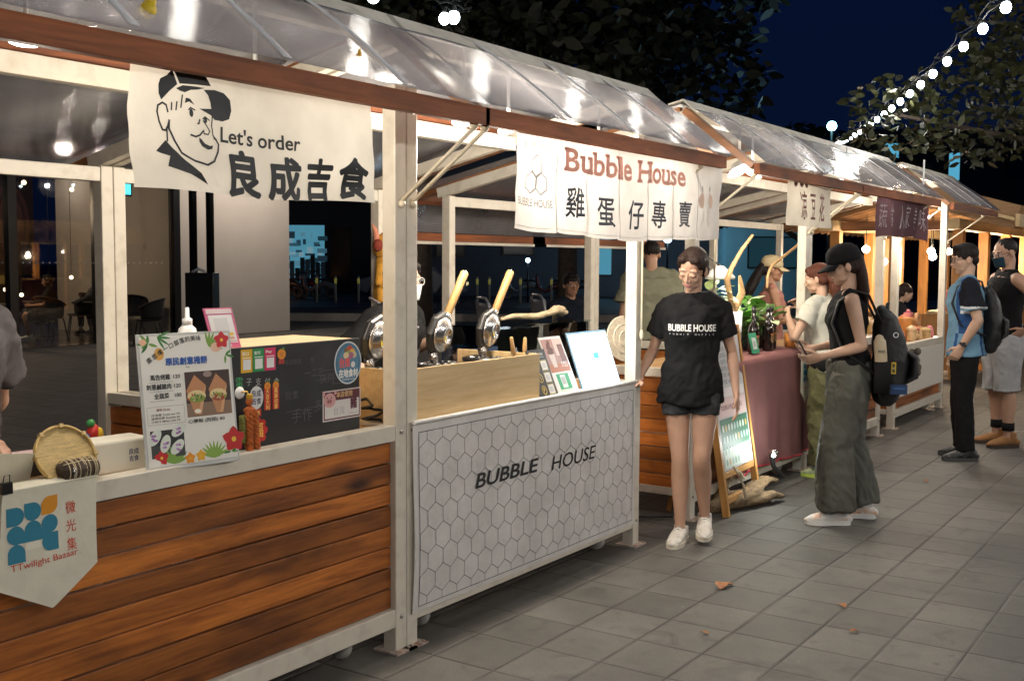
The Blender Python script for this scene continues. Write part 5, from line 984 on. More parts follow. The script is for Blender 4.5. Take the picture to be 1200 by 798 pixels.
# plush animal hung on the rear post
pl = empty('plush_animal', (1.99, 1.84, 1.36), 'orange plush animal with a pink horn hanging behind the vendor', 'plush toy')
OP = mat('orange_plush', (.62, .30, .035), .95, var=.3, vs=30, bump=.9, bs=220)
b = MB(); b.tube([(0, 0, .02), (.0, -.01, .12), (.0, -.01, .24)], [(.06, .06), (.055, .06), (.05, .05)], 14, dome=True); b.build('body', OP, pl)
b = MB(); b.ell((.0, -.01, .33), (.075, .07, .085)); b.ell((.075, -.04, .29), (.05, .045, .045)); b.build('head', OP, pl)
b = MB(); b.ell((-.075, -.03, .34), (.034, .03, .04)); b.ell((.05, .05, .39), (.03, .03, .036)); b.build('ears', mat('maroon_plush', (.22, .035, .02), .9), pl)
b = MB(); b.tube([(-.05, 0, .37), (-.07, 0, .44), (-.095, 0, .47)], [.022, .016, .006], 10, dome=True); b.build('horn', mat('pink_plush', (.65, .25, .16), .8), pl)
b = MB(); b.ell((.055, -.075, .35), .012); b.build('eye', BLACKPL, pl)
for sx in (-1, 1): MB().tube([(sx*.045, -.02, .04), (sx*.05, -.03, -.07), (sx*.05, -.05, -.1)], [.028, .026, .028], 10, dome=True).build('leg', OP, pl)
for sx in (-1, 1): MB().tube([(sx*.045, -.02, .2), (sx*.085, -.04, .1)], [.026, .022], 10, dome=True).build('arm', OP, pl)
for i, (x, y) in enumerate(((5.25, 3.2), (6.45, 3.35))):
    o = empty('folding_chair', (x, y, 0), 'grey metal folding chair behind the stalls, %s' % ('seen between the two wooden handles' if i == 0 else 'seen above the driftwood branch'), 'chair', 'folding chairs behind the stalls', R(-125))
    GM = mat('grey_tube', (.34, .34, .36), .35, .6)
    b = MB(); b.tube([(-.22, .22, 0), (-.21, .0, .55), (-.20, -.12, 1.0), (-.16, -.15, 1.21), (-.1, -.155, 1.25), (.1, -.155, 1.25), (.16, -.15, 1.21), (.20, -.12, 1.0), (.21, 0, .55), (.22, .22, 0)], .014, 8); b.build('back_frame', GM, o)
    MB().tube([(-.2, -.25, 0), (-.19, .1, .5), (.19, .1, .5), (.2, -.25, 0)], .012, 8).build('leg_frame', GM, o)
    MB().bb((-.2, -.02, .5), (.2, .36, .53)).build('seat', mat('grey_seat', (.2, .2, .22), .5), o, bevel=.01); MB().sheet(8, 6, lambda u, v: Vector((-.175+.35*u, -.118-.03*math.sin(math.pi*u)-.012*v, 1.0+.2*v))).build('backrest', mat('grey_seat', (.2, .2, .22), .5), o, solid=.012)
# black post pair behind
bp = empty('heater_tower', (6.6, 9, 0), 'black square box with two tall black poles standing before the pale wall', 'stand', None, YAW-R(90))
MB().bb((-.19, -.16, 0), (.19, .16, 1.42)).build('box', BLACKPL, bp, bevel=.01)
for x in (-.115, .115): MB().tube([(x, 0, 1.42), (x, 0, 4.2)], .055, 10).build('pole', BLACKM, bp)
MB().tube([(-.1, -.1, 1.43), (-.02, -.12, 1.47), (.06, -.1, 1.44)], .02, 8, dome=True).build('rag', WPLASTIC, bp)
# café chairs and tables
WK = mat('black_wicker', (.012, .011, .010), .6, var=.5, vs=60, bump=.6, bs=120)
def wchair(loc, rz, label):
    o = empty('wicker_armchair', loc, label, 'chair', 'black armchairs of the cafe', rz)
    MB().lathe([(0, .42), (.22, .43), (.24, .45), (.22, .47), (0, .475)], n=20).build('seat', WK, o)
    MB().sheet(14, 5, lambda u, v: Vector((.25*math.sin(-1.9+3.8*u)*(1+.1*v), -.25*math.cos(-1.9+3.8*u)*(1+.15*v), .47+(.36*v)*(math.cos((u-.5)*2.6)*.55+.5)))).build('backrest', WK, o, solid=.015)
    b = MB(); b.tube([(.30*math.sin(-2+4*i/16), -.30*math.cos(-2+4*i/16), .66+.2*math.cos((i/16-.5)*3)) for i in range(17)], .018, 8); b.build('arm_rail', WK, o)
    for x, y in ((-.17, -.17), (.17, -.17), (-.17, .17), (.17, .17)): MB().tube([(x, y, .43), (x*1.35, y*1.35, 0)], .014, 7).build('leg', WK, o)
    return o
for i, (x, y, a) in enumerate(((7.0, 17.0, 20), (9.3, 16.6, -70), (10.3, 17.1, 60), (10.9, 16.2, -40), (8.2, 17.8, 100), (9.9, 14.4, 40), (10.9, 13.9, -120), (6.2, 16.4, -30), (11.0, 17.6, 200))):
    wchair((x, y, .006), R(a), ('black wicker armchair %s' % ('inside the cafe glass' if y > 15.3 else ('standing outside between the glass and pale wall' if i == 5 else 'standing outside the pale wall beside the black box'))))
for i, (x, y) in enumerate(((9.75, 17.6), (8.3, 16.9), (10.45, 16.6))):
    o = empty('cafe_table', (x, y, .006), 'small round dark table among the armchairs inside the cafe', 'table', 'round tables inside the cafe'); MB().lathe([(0, .70), (.34, .70), (.35, .715), (.34, .73), (0, .731)], n=24).build('top', DKW, o); MB().lathe([(.2, .0), (.2, .02), (.03, .04), (.025, .69)], n=14).build('pedestal', BLACKM, o)
bt = tag(MB().lathe([(.035, .0), (.037, .15), (.015, .2), (.015, .23), (0, .232)], n=14).build('water_bottle', mat('bottle_blue', (.1, .2, .24), .2), None, (8.16, 16.8, .738)), 'pale blue water bottle on a cafe table at far left', 'bottle')

pc = MB(); pc.tube([(-.06+.05*math.cos(a*.5)+.01*math.sin(a*1.7), .13+.03*math.sin(a*.5), CT+.012+.0035*a) for a in range(22)]+[(-.02, .2, CT+.1), (.02, .5, CT+.02)], .006, 7); tag(pc.build('power_cable', BLACKPL, None), 'coiled black power cable behind the left post of the second stall', 'cable')
pc = MB(); pc.tube([(1.9, 1.90, .14), (2.2, 1.6, .012), (2.5, 1.0, .012), (2.55, .4, .012), (2.72, .1, .02)], .008, 7); tag(pc.build('power_cable', BLACKPL, None), 'black power cable lying on the paving in the gap behind the woman', 'cable')
# ================================================================== PEOPLE
SKIN_ = {}
def skin(name, col): return mat('skin_'+name, col, .5, var=.10, vs=9, spec=.35, bump=.06, bs=90)
def solidify_mesh(mb, voxel, smooth=2):
    """Union overlapping closed pieces into one continuous surface."""
    me = mb.mesh('tmp', []); ob = bpy.data.objects.new('tmp', me); C.objects.link(ob)
    r = ob.modifiers.new('r', 'REMESH'); r.mode = 'VOXEL'; r.voxel_size = voxel; r.adaptivity = 0
    if smooth: sm = ob.modifiers.new('s', 'SMOOTH'); sm.factor = .5; sm.iterations = smooth
    dg = bpy.context.evaluated_depsgraph_get(); out = bpy.data.meshes.new_from_object(ob.evaluated_get(dg)); bpy.data.objects.remove(ob); bpy.data.meshes.remove(me)
    out.polygons.foreach_set('use_smooth', [True]*len(out.polygons)); return out
V3 = lambda *a: Vector(a)
class Figure:
    """Local frame: +Y forward, +X the person's right, Z up; numbers for a height of 1.70 m."""
    def __init__(s, label, loc, yaw, H=1.70, skin_=None, pose=None, lean=0., twist=0., head=(0, 0, 0), group=None, female=False, build=1.):
        s.k = H/1.70; s.lab = label; s.loc = Vector(loc); s.yaw = yaw; s.sk = skin_; s.fem = female; s.bu = build; s.grp = group
        sw = .165 if female else .19; hw = .088
        J = dict(pel=V3(0, 0, .93), wst=V3(0, 0, 1.08), chs=V3(0, .0, 1.26), nkb=V3(0, -.012, 1.435), shR=V3(sw, -.01, 1.385), shL=V3(-sw, -.01, 1.385), elR=V3(sw+.05, -.02, 1.11), elL=V3(-sw-.05, -.02, 1.11), wrR=V3(sw+.06, .05, .87), wrL=V3(-sw-.06, .05, .87),
                 hpR=V3(hw, 0, .90), hpL=V3(-hw, 0, .90), knR=V3(hw+.012, .02, .49), knL=V3(-hw-.012, .02, .49), anR=V3(hw+.015, -.015, .085), anL=V3(-hw-.015, -.015, .085), toR=V3(hw+.04, .15, .03), toL=V3(-hw-.04, .15, .03))
        for q in ('wst', 'chs', 'nkb', 'shR', 'shL', 'elR', 'elL', 'wrR', 'wrL'):
            p = J[q]; t = max(0, (p.z-.93)/.5); a = R(lean)*min(1, t) if q not in ('elR', 'elL', 'wrR', 'wrL') else R(lean)
            M = Euler((-R(lean), 0, 0)).to_matrix(); J[q] = V3(0, 0, .93)+M @ (p-V3(0, 0, .93))
        if twist:
            for q in ('chs', 'nkb', 'shR', 'shL', 'elR', 'elL', 'wrR', 'wrL'): J[q] = Matrix.Rotation(R(twist), 3, 'Z') @ J[q]
        up = (J['nkb']-J['chs']).normalized(); J['hd'] = J['nkb']+up*.10+V3(0, max(0, -head[1])*.0012, .068)+Matrix.Rotation(R(twist), 3, 'Z') @ V3(0, .015, 0)
        for q, v in (pose or {}).items(): J[q] = Vector(v)
        s.J = {q: v*s.k for q, v in J.items()}; s.tw = R(twist)
        s.HM = Euler((R(head[1]), R(head[2]), R(head[0]))).to_matrix(); s.side = Matrix.Rotation(s.tw, 3, 'Z') @ V3(1, 0, 0); s.root = None
    def hp(s, x, y, z): return s.J['hd']+s.HM @ (Vector((x, y, z))*s.k)
    def hand(s, mb, sd, curl=.35, spread=1., dirv=None, nrm=None):
        k = s.k*(.94 if s.fem else 1.03); w = s.J['wr'+sd]; e = s.J['el'+sd]; d = (Vector(dirv) if dirv is not None else (w-e)).normalized()
        ip = -s.side if sd == 'R' else s.side
        n = Vector(nrm) if nrm is not None else ip; n = (n-d*n.dot(d)).normalized(); a = d.cross(n)         # n: palm side
        fw = V3(0, 1, 0)
        if a.dot(fw) < 0: a = -a                                                                            # thumb side
        mb.tube([w-d*.02*k, w+d*.02*k, w+d*.055*k, w+d*.088*k], [(.026*k, .019*k), (.034*k, .017*k), (.040*k, .015*k), (.038*k, .012*k)], 12, side=a, dome=True)
        for i, (off, L) in enumerate(((.030, .070), (.0105, .079), (-.0095, .073), (-.029, .057))):
            p = w+d*.086*k+a*off*k*1.0; q = d; pts = [p-d*.012*k]; rad = [.0088*k]; 
            dd = (d+a*off*1.6*spread).normalized(); c = curl*(1+.18*i)
            for j, f in enumerate((.45, .30, .25)):
                dd = (dd*math.cos(c*(.55 if j == 0 else 1))+n*math.sin(c*(.55 if j == 0 else 1))).normalized(); pts.append(pts[-1]+dd*(L*f*k+(.012*k if j == 0 else 0))); rad.append((.0084-.0009*j)*k)
            mb.tube(pts, rad, 8, dome=True)
        p = w+d*.022*k+a*.024*k; t1 = (d*.62+a*.75+n*.25).normalized(); t2 = (d*.92+a*.25+n*(.2+.5*curl)).normalized(); q1 = p+t1*.038*k; q2 = q1+t2*.030*k; mb.tube([p-t1*.01*k, q1, q2, q2+t2*.022*k], [.0135*k, .0108*k, .0098*k, .008*k], 8, dome=True)
    def limb(s, mb, pts, rad, n=22):
        P = [Vector(q) for q in pts]; r = list(rad); PP = [P[0]]+P+[P[-1]]; RR = [r[0]]+r+[r[-1]]; op = []; orr = []
        cr = lambda a, b, c, d, t: .5*((b*2)+(c-a)*t+(a*2-b*5+c*4-d)*t*t+(b*3-a-c*3+d)*t*t*t)
        for i in range(len(P)-1):
            for t in (0, .25, .5, .75): op.append(cr(PP[i], PP[i+1], PP[i+2], PP[i+3], t)); orr.append(cr(RR[i], RR[i+1], RR[i+2], RR[i+3], t))
        op.append(P[-1]); orr.append(r[-1]); mb.tube(op, [q*s.k*s.bu for q in orr], n, dome=True)
    def torso_rings(s, g=0.):
        J = s.J; k = s.k; f = s.fem; b = s.bu; sh = (J['shR']-J['shL']).length/2
        hipw = .165 if f else .16; wst = .122 if f else .143
        return [(J['pel']+V3(0, -.005, -.10)*k, (hipw*.8*k*b+g, .095*k*b+g)), (J['pel']+V3(0, -.01, -.02)*k, (hipw*k*b+g, .112*k*b+g)), (J['pel'].lerp(J['wst'], .5), (hipw*.93*k*b+g, .105*k*b+g)), (J['wst'], (wst*k*b+g, .092*k*b+g)),
                (J['wst'].lerp(J['chs'], .5), (wst*1.08*k*b+g, .100*k*b+g)), (J['chs'], (sh*.86*b+g, (.116 if f else .118)*k*b+g)), (J['chs'].lerp(J['nkb'], .5), (sh*.92*b+g, .108*k*b+g)), (J['chs'].lerp(J['nkb'], .78), (sh*.80*b+g*.9, .085*k*b+g*.8))]
    def shoulders(s, mb, g=0., short=False):
        k = s.k
        if short:
            for sd in 'RL': c = s.J['chs'].lerp(s.J['nkb'], .80); e = c.lerp(s.J['sh'+sd], .66)+V3(0, 0, .02)*k; mb.tube([c, e], [(.06*k+g*.6, .066*k+g), (.044*k+g, .054*k+g)], 12, dome=True)
            return
        for sd in 'RL':
            c = s.J['chs'].lerp(s.J['nkb'], .86); mb.tube([c, c.lerp(s.J['sh'+sd], .5)+V3(0, 0, .02)*k, s.J['sh'+sd]+V3(0, 0, .004)*k], [(.062*k+g*.6, .062*k+g*.6), (.056*k+g*.8, .056*k+g*.8), (.052*k+g, .052*k+g)], 14, dome=True)
    def finish(s, me, name, mats):
        o = bpy.data.objects.new(name, me); C.objects.link(o)
        for m_ in mats: me.materials.append(m_)
        if s.root is None:
            s.root = o; o.location = s.loc; o.rotation_euler.z = s.yaw; tag(o, s.lab, 'person', s.grp)
        else: o.parent = s.root
        return o
    def body(s, voxel=.0055, eyes='open', hands=(.35, .35), hdir=(None, None), hnrm=(None, None), lips=(.37, .17, .13), legs=True, brow=None, mask=None, fullhands=True):
        J = s.J; k = s.k; mb = MB(); R_ = s.torso_rings(-.010*k); R_.append((J['nkb']-V3(0, 0, .02)*k, (.058*k, .054*k))); R_[0:0] = [(R_[0][0]-V3(0, 0, .035)*k, (.09*k, .06*k))]; mb.tube([p for p, _ in R_], [r for _, r in R_], 20, side=s.side); s.shoulders(mb, -.008*k)
        if s.fem:
            for x in (-1, 1): mb.ell(J['chs']+(s.side*x*.065+Matrix.Rotation(s.tw, 3, 'Z') @ V3(0, .066, .01))*k, (.048*k, .043*k, .05*k))
        for i, sd in enumerate('RL'):
            sh, el, wr = J['sh'+sd], J['el'+sd], J['wr'+sd]; a = .9 if s.fem else 1.08
            s.limb(mb, [sh, sh.lerp(el, .35), el.lerp(sh, .12), el, el.lerp(wr, .22), el.lerp(wr, .6), wr], [.050*a, .046*a, .037*a, .036*a, .039*a, .031*a, .023*a])
            s.hand(mb, sd, hands[i], 1., hdir[i], hnrm[i])
            if legs:
                hp, kn, an, to = J['hp'+sd], J['kn'+sd], J['an'+sd], J['to'+sd]; bk = (kn-hp).normalized().cross(s.side).normalized(); bk = -bk if bk.y > 0 else bk
                s.limb(mb, [hp, hp.lerp(kn, .3), hp.lerp(kn, .75), kn, kn.lerp(an, .28)+bk*.016*k, kn.lerp(an, .6)+bk*.008*k, kn.lerp(an, .9), an], [.088, .080, .062, .053, .056, .044, .033, .034])
                mb.tube([an+V3(0, -.02, -.02)*k, an+(to-an)*.4-V3(0, 0, .008)*k, an+(to-an)*.8-V3(0, 0, .004)*k], [.028*k, .024*k, .014*k], 10, dome=True)
        nk = J['nkb']; mb.tube([nk-V3(0, 0, .05)*k, nk+V3(0, 0, .02)*k, s.hp(0, -.022, -.07), s.hp(0, -.02, -.03)], [(.062*k, .056*k), (.052*k*(1 if not s.fem else .9),)*2, (.050*k*(1 if not s.fem else .9),)*2, (.052*k,)*2], 16, side=s.side)
        hm = s.HM; E = lambda c, r: mb.ell(s.hp(*c), tuple(q*k for q in r), 18, 12, rot=hm); j = .93 if s.fem else 1.
        E((0, -.012, .032), (.0755, .094, .084)); E((0, .022, -.02), (.065*j, .070, .072)); E((0, .026, -.056), (.052*j, .060, .052)); E((0, .060, -.088), (.023*j, .024, .020)); 
        for x in (-1, 1): E((x*.030, .072 if s.fem else .076, .026), (.026, .013, .012)); E((x*.038, .056, -.020), (.022, .022, .026)); E((x*.0765, -.008, -.008), (.009, .019, .031)); E((x*.0305, .080 if s.fem else .0765, .004), (.0185 if s.fem else .0165, .0125, .013 if s.fem else .0095)); E((x*.0125, .094, -.030), (.0085, .009, .0075)); E((x*.036, .03, -.068), (.017, .028, .022))
        nz = .82 if s.fem else 1.; mb.tube([s.hp(0, .086, .012), s.hp(0, .094, -.006), s.hp(0, .1045 if s.fem else .107, -.026)], [.0074*k*nz, .0088*k*nz, .0118*k*nz], 10, dome=True); E((0, .086, -.0535), (.021, .012, .0058)); E((0, .085, -.0635), (.0175, .0125, .0072)); E((0, .079, -.043), (.016, .012, .012))
        me = solidify_mesh(mb, voxel*k, 4)
        skm = s.sk; mats = [skm, mat('lips_%s' % s.lab[:12], lips, .4), mat('brow_hair_soft', (.13, .075, .05), .7) if s.fem else mat('brow_hair', (.035, .022, .018), .7), mat('eye_white', (.72, .70, .68), .2), mat('iris_dark', (.012, .008, .006), .15), mat('lash_dark', (.02, .012, .01), .6)]
        inv = hm.transposed(); mi = []
        for p in me.polygons:
            q = inv @ (p.center-J['hd'])/k; m_ = 0
            if q.y > .05 and abs(q.x) < .06 and -.09 < q.z < .06:
                x = abs(q.x)
                if (q.x/(.019 if s.fem else .021))**2+((q.z+.0585)/.0085)**2 < 1: m_ = 1
                bz = .0265+.10*(x-.018)*(1-(x-.018)/.05)
                if .015 < x < (.046 if s.fem else .050) and abs(q.z-bz) < (.0022 if s.fem else .0036)+.0010*(x < .035): m_ = 2
                ex = (x-.0315)/.0155
                if abs(ex) < 1:
                    hh = .0068*(1-ex*ex)
                    if eyes == 'open':
                        if abs(q.z-.003) < hh: m_ = 4 if abs(x-.0315) < .0062 else 3
                        elif 0 < q.z-.003 < hh+.003: m_ = 5
                    elif abs(q.z-(-.0015-.003*(1-ex*ex))) < .0026: m_ = 5
            mi.append(m_)
        o = s.finish(me, 'person', mats); me.polygons.foreach_set('material_index', mi); return o
    # ------------- clothes
    def folds(s, me, amp, sc=(7, 7, 4), seed=0., hem=None):
        n = len(me.vertices); co = [0.]*(3*n); no = [0.]*(3*n); me.vertices.foreach_get('co', co); me.vertex_normals.foreach_get('vector', no)
        for i in range(n):
            x, y, z = co[3*i:3*i+3]; n1 = noise.noise((x*sc[0]+seed, y*sc[1], z*sc[2])); n2 = noise.noise((x*sc[0]*2.3, y*sc[1]*2.3+seed, z*sc[2]*1.6+9)); n3 = noise.noise((x*sc[0]*3.1+z*9, y*sc[1]*3.1-z*7, z*sc[2]*3.4+seed)); a = amp*((.6-abs(n1)*2.2)*1.3+n2*.8+(.35-abs(n3)*1.6)*.75)
            for j in range(3): co[3*i+j] += no[3*i+j]*a
        me.vertices.foreach_set('co', co)
    def garment(s, mb, name, m_, voxel=.009, amp=.005, sc=(7, 7, 4), smooth=2):
        me = solidify_mesh(mb, voxel, smooth); s.folds(me, amp, sc, hash(name) % 7+s.loc.x); me.update(); return s.finish(me, name, [m_] if not isinstance(m_, list) else m_)
    def tee(s, m_, sleeve=.55, hem=.80, g=.016, loose=.02, name='t_shirt', arms=True, amp=.006, neck=True, mats=None, pick=None):
        J = s.J; k = s.k; mb = MB(); R_ = s.torso_rings(g*k); hz = hem*k
        low = V3(0, -.004*k, hz); b0 = R_[1][1]; rings = [(low, (b0[0]+loose*k, b0[1]+loose*k*.8)), (J['pel'].lerp(low, .35) if hz < J['pel'].z else low+V3(0, 0, .03), (b0[0]+loose*k*.7, b0[1]+loose*k*.6))]
        for p, r_ in R_[2:]: rings.append((p, (r_[0]+loose*k*.55, r_[1]+loose*k*.4)))
        ch = rings[-3][1]; h0 = rings[0][1]; rings = [(p, (max(r[0], (ch[0]+h0[0])*(.41 if s.fem else .47)), max(r[1], (ch[1]+h0[1])*.43)) if 1 < i < len(rings)-3 else r) for i, (p, r) in enumerate(rings)]
        if not neck: up = J['nkb']-J['chs']; mb.tube([J['chs']+up*.45, J['chs']+up*.74], [(.135*k*s.bu, .118*k*s.bu), (.105*k*s.bu, .10*k)], 16, side=s.side)
        rings = [q for i, q in enumerate(rings) if i < 1 or q[0].z > rings[0][0].z+.01]; mb.tube([p for p, _ in rings], [r_ for _, r_ in rings], 24, side=s.side)
        s.shoulders(mb, g*k*.75, not arms)
        if s.fem:
            for x in (-1, 1): mb.ell(J['chs']+(s.side*x*.062+Matrix.Rotation(s.tw, 3, 'Z') @ V3(0, .075, .005))*k, (.062*k, .056*k, .065*k))
        if neck: up = (J['nkb']-J['chs']); c_ = lambda t: J['chs']+up*t; mb.tube([c_(.50), c_(.74), c_(.90), c_(.99)], [(.140*k*s.bu, .115*k*s.bu), (.110*k*s.bu, .102*k), (.086*k, .084*k), (.072*k, .074*k)], 18, side=s.side)
        if arms:
            for sd in 'RL':
                sh, el = J['sh'+sd], J['el'+sd]; e = sh.lerp(el, min(1, sleeve)); mb.tube([sh+V3(0, 0, .004)*k, sh.lerp(e, .5), e], [(.058+g*.6)*k*s.bu, (.056+g*.8)*k*s.bu, (.055+g+loose*.5)*k*s.bu], 16, dome=False)
                mb.ell(sh, (.056+g*.6)*k*s.bu)
                if sleeve > 1: wr = J['wr'+sd]; mb.tube([el, el.lerp(wr, sleeve-1)], [(.050+g)*k, (.044+g)*k], 14, dome=False); mb.ell(el, (.050+g)*k)
        me = solidify_mesh(mb, .0085, 2); s.folds(me, amp, (6, 6, 5), s.loc.x*3); me.update(); o = s.finish(me, name, mats or [m_])
        if pick: me.polygons.foreach_set('material_index', [pick(p.center/k, p.normal) for p in me.polygons])
        return o
    def trousers(s, m_, to=1., g=.014, flare=.0, name='trousers', top=.0, amp=.007, sc=(6, 6, 3.2), mats=None, pick=None):
        """to: 1 reaches the ankle, .5 the knee; flare widens the hem."""
        J = s.J; k = s.k; mb = MB(); R_ = s.torso_rings(g*k); R2 = R_[:3] if top > -.2 else R_[:2]; T = J['pel'].lerp(J['wst'], .62+top); mb.tube([p for p, _ in R2]+[T], [r_ for _, r_ in R2]+[(R_[3][1][0]+.012*k, R_[3][1][1]+.008*k)], 20, side=s.side, dome=False)
        for sd in 'RL':
            hp, kn, an = J['hp'+sd], J['kn'+sd], J['an'+sd]; gg = g+flare*.4; pts = [hp+V3(0, 0, .03)*k, hp.lerp(kn, .25)]; rd = [(.088+g)*k*s.bu, (.086+gg)*k*s.bu]
            if to <= .5: t = to*2; pts += [hp.lerp(kn, .25+(t-.25)*.5), hp.lerp(kn, t)]; rd += [(.082+gg)*k*s.bu, (.078+g+flare)*k*s.bu]
            else:
                t = (to-.5)*2; pts += [hp.lerp(kn, .7), kn, kn.lerp(an, t*.45), kn.lerp(an, t*.8), kn.lerp(an, t)]; rd += [(.068+gg)*k*s.bu, (.060+gg)*k*s.bu, (.054+g+flare*.7)*k*s.bu, (.046+g+flare)*k*s.bu, (.044+g+flare)*k*s.bu]
            mb.tube(pts, rd, 18, dome=False)
        me = solidify_mesh(mb, .0085, 2); s.folds(me, amp, sc, s.loc.y*5); me.update(); o = s.finish(me, name, mats or [m_])
        if pick: me.polygons.foreach_set('material_index', [pick(p.center/k, p.normal) for p in me.polygons])
        return o
    def shoes(s, upper, sole, high=0., chunky=1., tongue=None):
        for sd in 'RL':
            an, to = s.J['an'+sd], s.J['to'+sd]; k = s.k; d = (to-an); dh = d.normalized()
            dn = V3(d.x, d.y, 0).normalized(); pit = math.atan2(-(d.z-(-.055*k)), .165*k) if abs(d.z+.055*k) > .02*k else 0.
            M = Matrix((dn.cross(V3(0, 0, 1)), dn, V3(0, 0, 1))).transposed() @ Euler((-pit, 0, 0)).to_matrix(); base = an+M @ V3(0, .0, -.085*k)
            L = lambda x, y, z: base+M @ (V3(x, y, z)*k)
            c = chunky; mb = MB(); mb.tube([L(0, -.085, .04), L(0, -.05, .055), L(0, .02, .058), L(0, .09, .045), L(0, .145, .034), L(0, .178, .028)], [(.028*k, .028*k), (.040*k, .040*k), (.042*k, .044*k), (.044*c*k, .032*k), (.040*c*k, .024*k), (.020*k, .014*k)], 16, side=M @ V3(1, 0, 0), dome=True); mb.tube([L(0, -.02, .06), L(0, -.03, .10+high)], [(.044*k, .05*k), (.042*k, .046*k)], 16, side=M @ V3(1, 0, 0))
            up = s.garment(mb, 'shoe', upper, .006, .0012, (30, 30, 30), 2)
            mb = MB(); pr = [(.0, -.10), (.030, -.088), (.040, -.05), (.038, .01), (.046*c, .07), (.044*c, .13), (.028, .176), (0, .188)]; out = pr+[(-x, y) for x, y in pr[-2:0:-1]]
            mb.prism(out, 1, lambda u, v, t: L(u*1.04, v, .002+.026*c*t)); me = mb.mesh('sole', [sole]); o = bpy.data.objects.new('sole', me); C.objects.link(o); o.parent = up
            lc = MB()
            for i in range(4): y = .03+.022*i; z = .098-.012*i+.006; lc.tube([L(-.024, y, z-.012), L(0, y, z+.002), L(.024, y, z-.012)], .0032*k, 5)
            me = lc.mesh('laces', [tongue or mat('lace_grey', (.34, .33, .31), .8)]); o = bpy.data.objects.new('laces', me); C.objects.link(o); o.parent = up
    def hair(s, m_, style='short', pony=None, name='hair', extra=None):
        mb = MB(); k = s.k; E = lambda c, r: mb.ell(s.hp(*c), tuple(q*k for q in r), 20, 14, rot=s.HM)
        if style == 'buzz': E((0, -.020, .040), (.0785, .0925, .082))
        elif style == 'short':
            E((0, -.018, .046), (.082, .100, .086)); E((0, .035, .098), (.060, .050, .030)); E((0, -.062, -.01), (.066, .045, .055))
            for x in (-1, 1): E((x*.062, .0, .04), (.020, .045, .045))
        else:
            E((0, -.026, .045), (.0805, .095, .085)); E((0, -.055, -.005), (.068, .052, .06)); [E((q*.033, .036, .083), (.039, .040, .027)) for q in ((-1, 1) if style == 'tied' else ())]
            for x in (-1, 1): E((x*.060, .010, .056), (.0195, .054, .042)); E((x*.0695, -.014, .018), (.0115, .034, .040)); E((x*.052, -.05, -.02), (.028, .04, .04))
        if pony:
            mb.tube([s.hp(*p) for p, _ in pony], [(r*k*1.0, r*k*.7) if not isinstance(r, tuple) else (r[0]*k, r[1]*k) for _, r in pony], 14, side=s.HM @ V3(1, 0, 0), dome=True)
        if extra:
            for c, r in extra: E(c, r)
        me = solidify_mesh(mb, .006, 2)
        inv = s.HM.transposed(); n = len(me.vertices); no = [0.]*(3*n); me.vertex_normals.foreach_get('vector', no); co = []
        for i, v in enumerate(me.vertices):
            q = inv @ (v.co-s.J['hd'])/k; a = math.atan2(q.x, q.y+.03); n1 = noise.noise((a*14, q.z*7, 1.3)); n2 = noise.noise((q.x*150, q.y*60, q.z*22))
            co += list(v.co+Vector(no[3*i:3*i+3])*(.0028*n1+.0018*n2)*k)
        me.vertices.foreach_set('co', co)
        me.update(); return s.finish(me, name, [m_])
def hairmat(name, col): return mat(name, col, .55, var=.5, vs=90, stretch=(1, 1, .12), spec=.22, bump=.5, bs=260)
BLKH = hairmat('black_hair', (.012, .009, .008)); BRNH = hairmat('dark_brown_hair', (.024, .012, .009)); REDH = hairmat('reddish_brown_hair', (.085, .026, .014))
def fabric(name, col, var=.12, rough=.9): return mat(name, col, rough, var=var, vs=14, bump=.25, bs=500, spec=.15)
def drape(o, pr, fn, dirv, lift=.003):
    """Lay a print onto a garment by casting along dirv from fn(u, v)."""
    bv = BVHTree.FromPolygons([v.co for v in o.data.vertices], [list(p.vertices) for p in o.data.polygons]); d = Vector(dirv).normalized()
    def f(u, v, w):
        p = fn(u, v); h = bv.ray_cast(p, d); return (h[0] if h[0] is not None else p+d*.3)-d*(lift+w)
    return f
SK_A = skin('tan', (.47, .275, .19)); SK_B = skin('light', (.52, .33, .235)); SK_C = skin('brown', (.34, .18, .11))
def yaw_of(dx, dy): return math.atan2(dy, dx)-math.pi/2
def world_yaw(right, fwd):
    """facing given in picture terms: right and away components."""
    v = Rt*right+Fh*fwd; return yaw_of(v.x, v.y)
BLKF = fabric('black_cotton', (.011, .011, .012)); DENIM = mat('black_denim', (.016, .018, .022), .85, var=.7, vs=26, bump=.5, bs=300, dark=(.05, .055, .06), dscale=18, damt=.6)

# --- the woman walking by the honeycomb counter
y0 = world_yaw(-.30, -1); wl = Vector((2.28, -.215, 0))
fig = Figure('woman in a black printed t-shirt and denim shorts stepping past the honeycomb counter', wl, y0, 1.655, SK_A, female=True, twist=6, lean=4, build=.95, head=(-12, -24, -6),
  pose=dict(shR=(.160, .0, 1.365), shL=(-.158, -.015, 1.37), elR=(.235, -.045, 1.13), wrR=(.29, .125, .97), elL=(-.225, -.055, 1.12), wrL=(-.262, .03, .885), hpR=(.085, 0, .90), hpL=(-.085, 0, .90), knR=(.055, .035, .49), anR=(.048, .035, .085), toR=(.068, .195, .03), knL=(-.072, .045, .505), anL=(-.08, -.09, .135), toL=(-.095, .065, .055)))
fig.body(.0036, 'down', (.22, .30), hdir=((.30, .75, -.28), None), hnrm=((-.25, .3, .9), None), lips=(.42, .14, .14))
ts = fig.tee(BLKF, .60, .83, .017, .022, amp=.012); k = fig.k
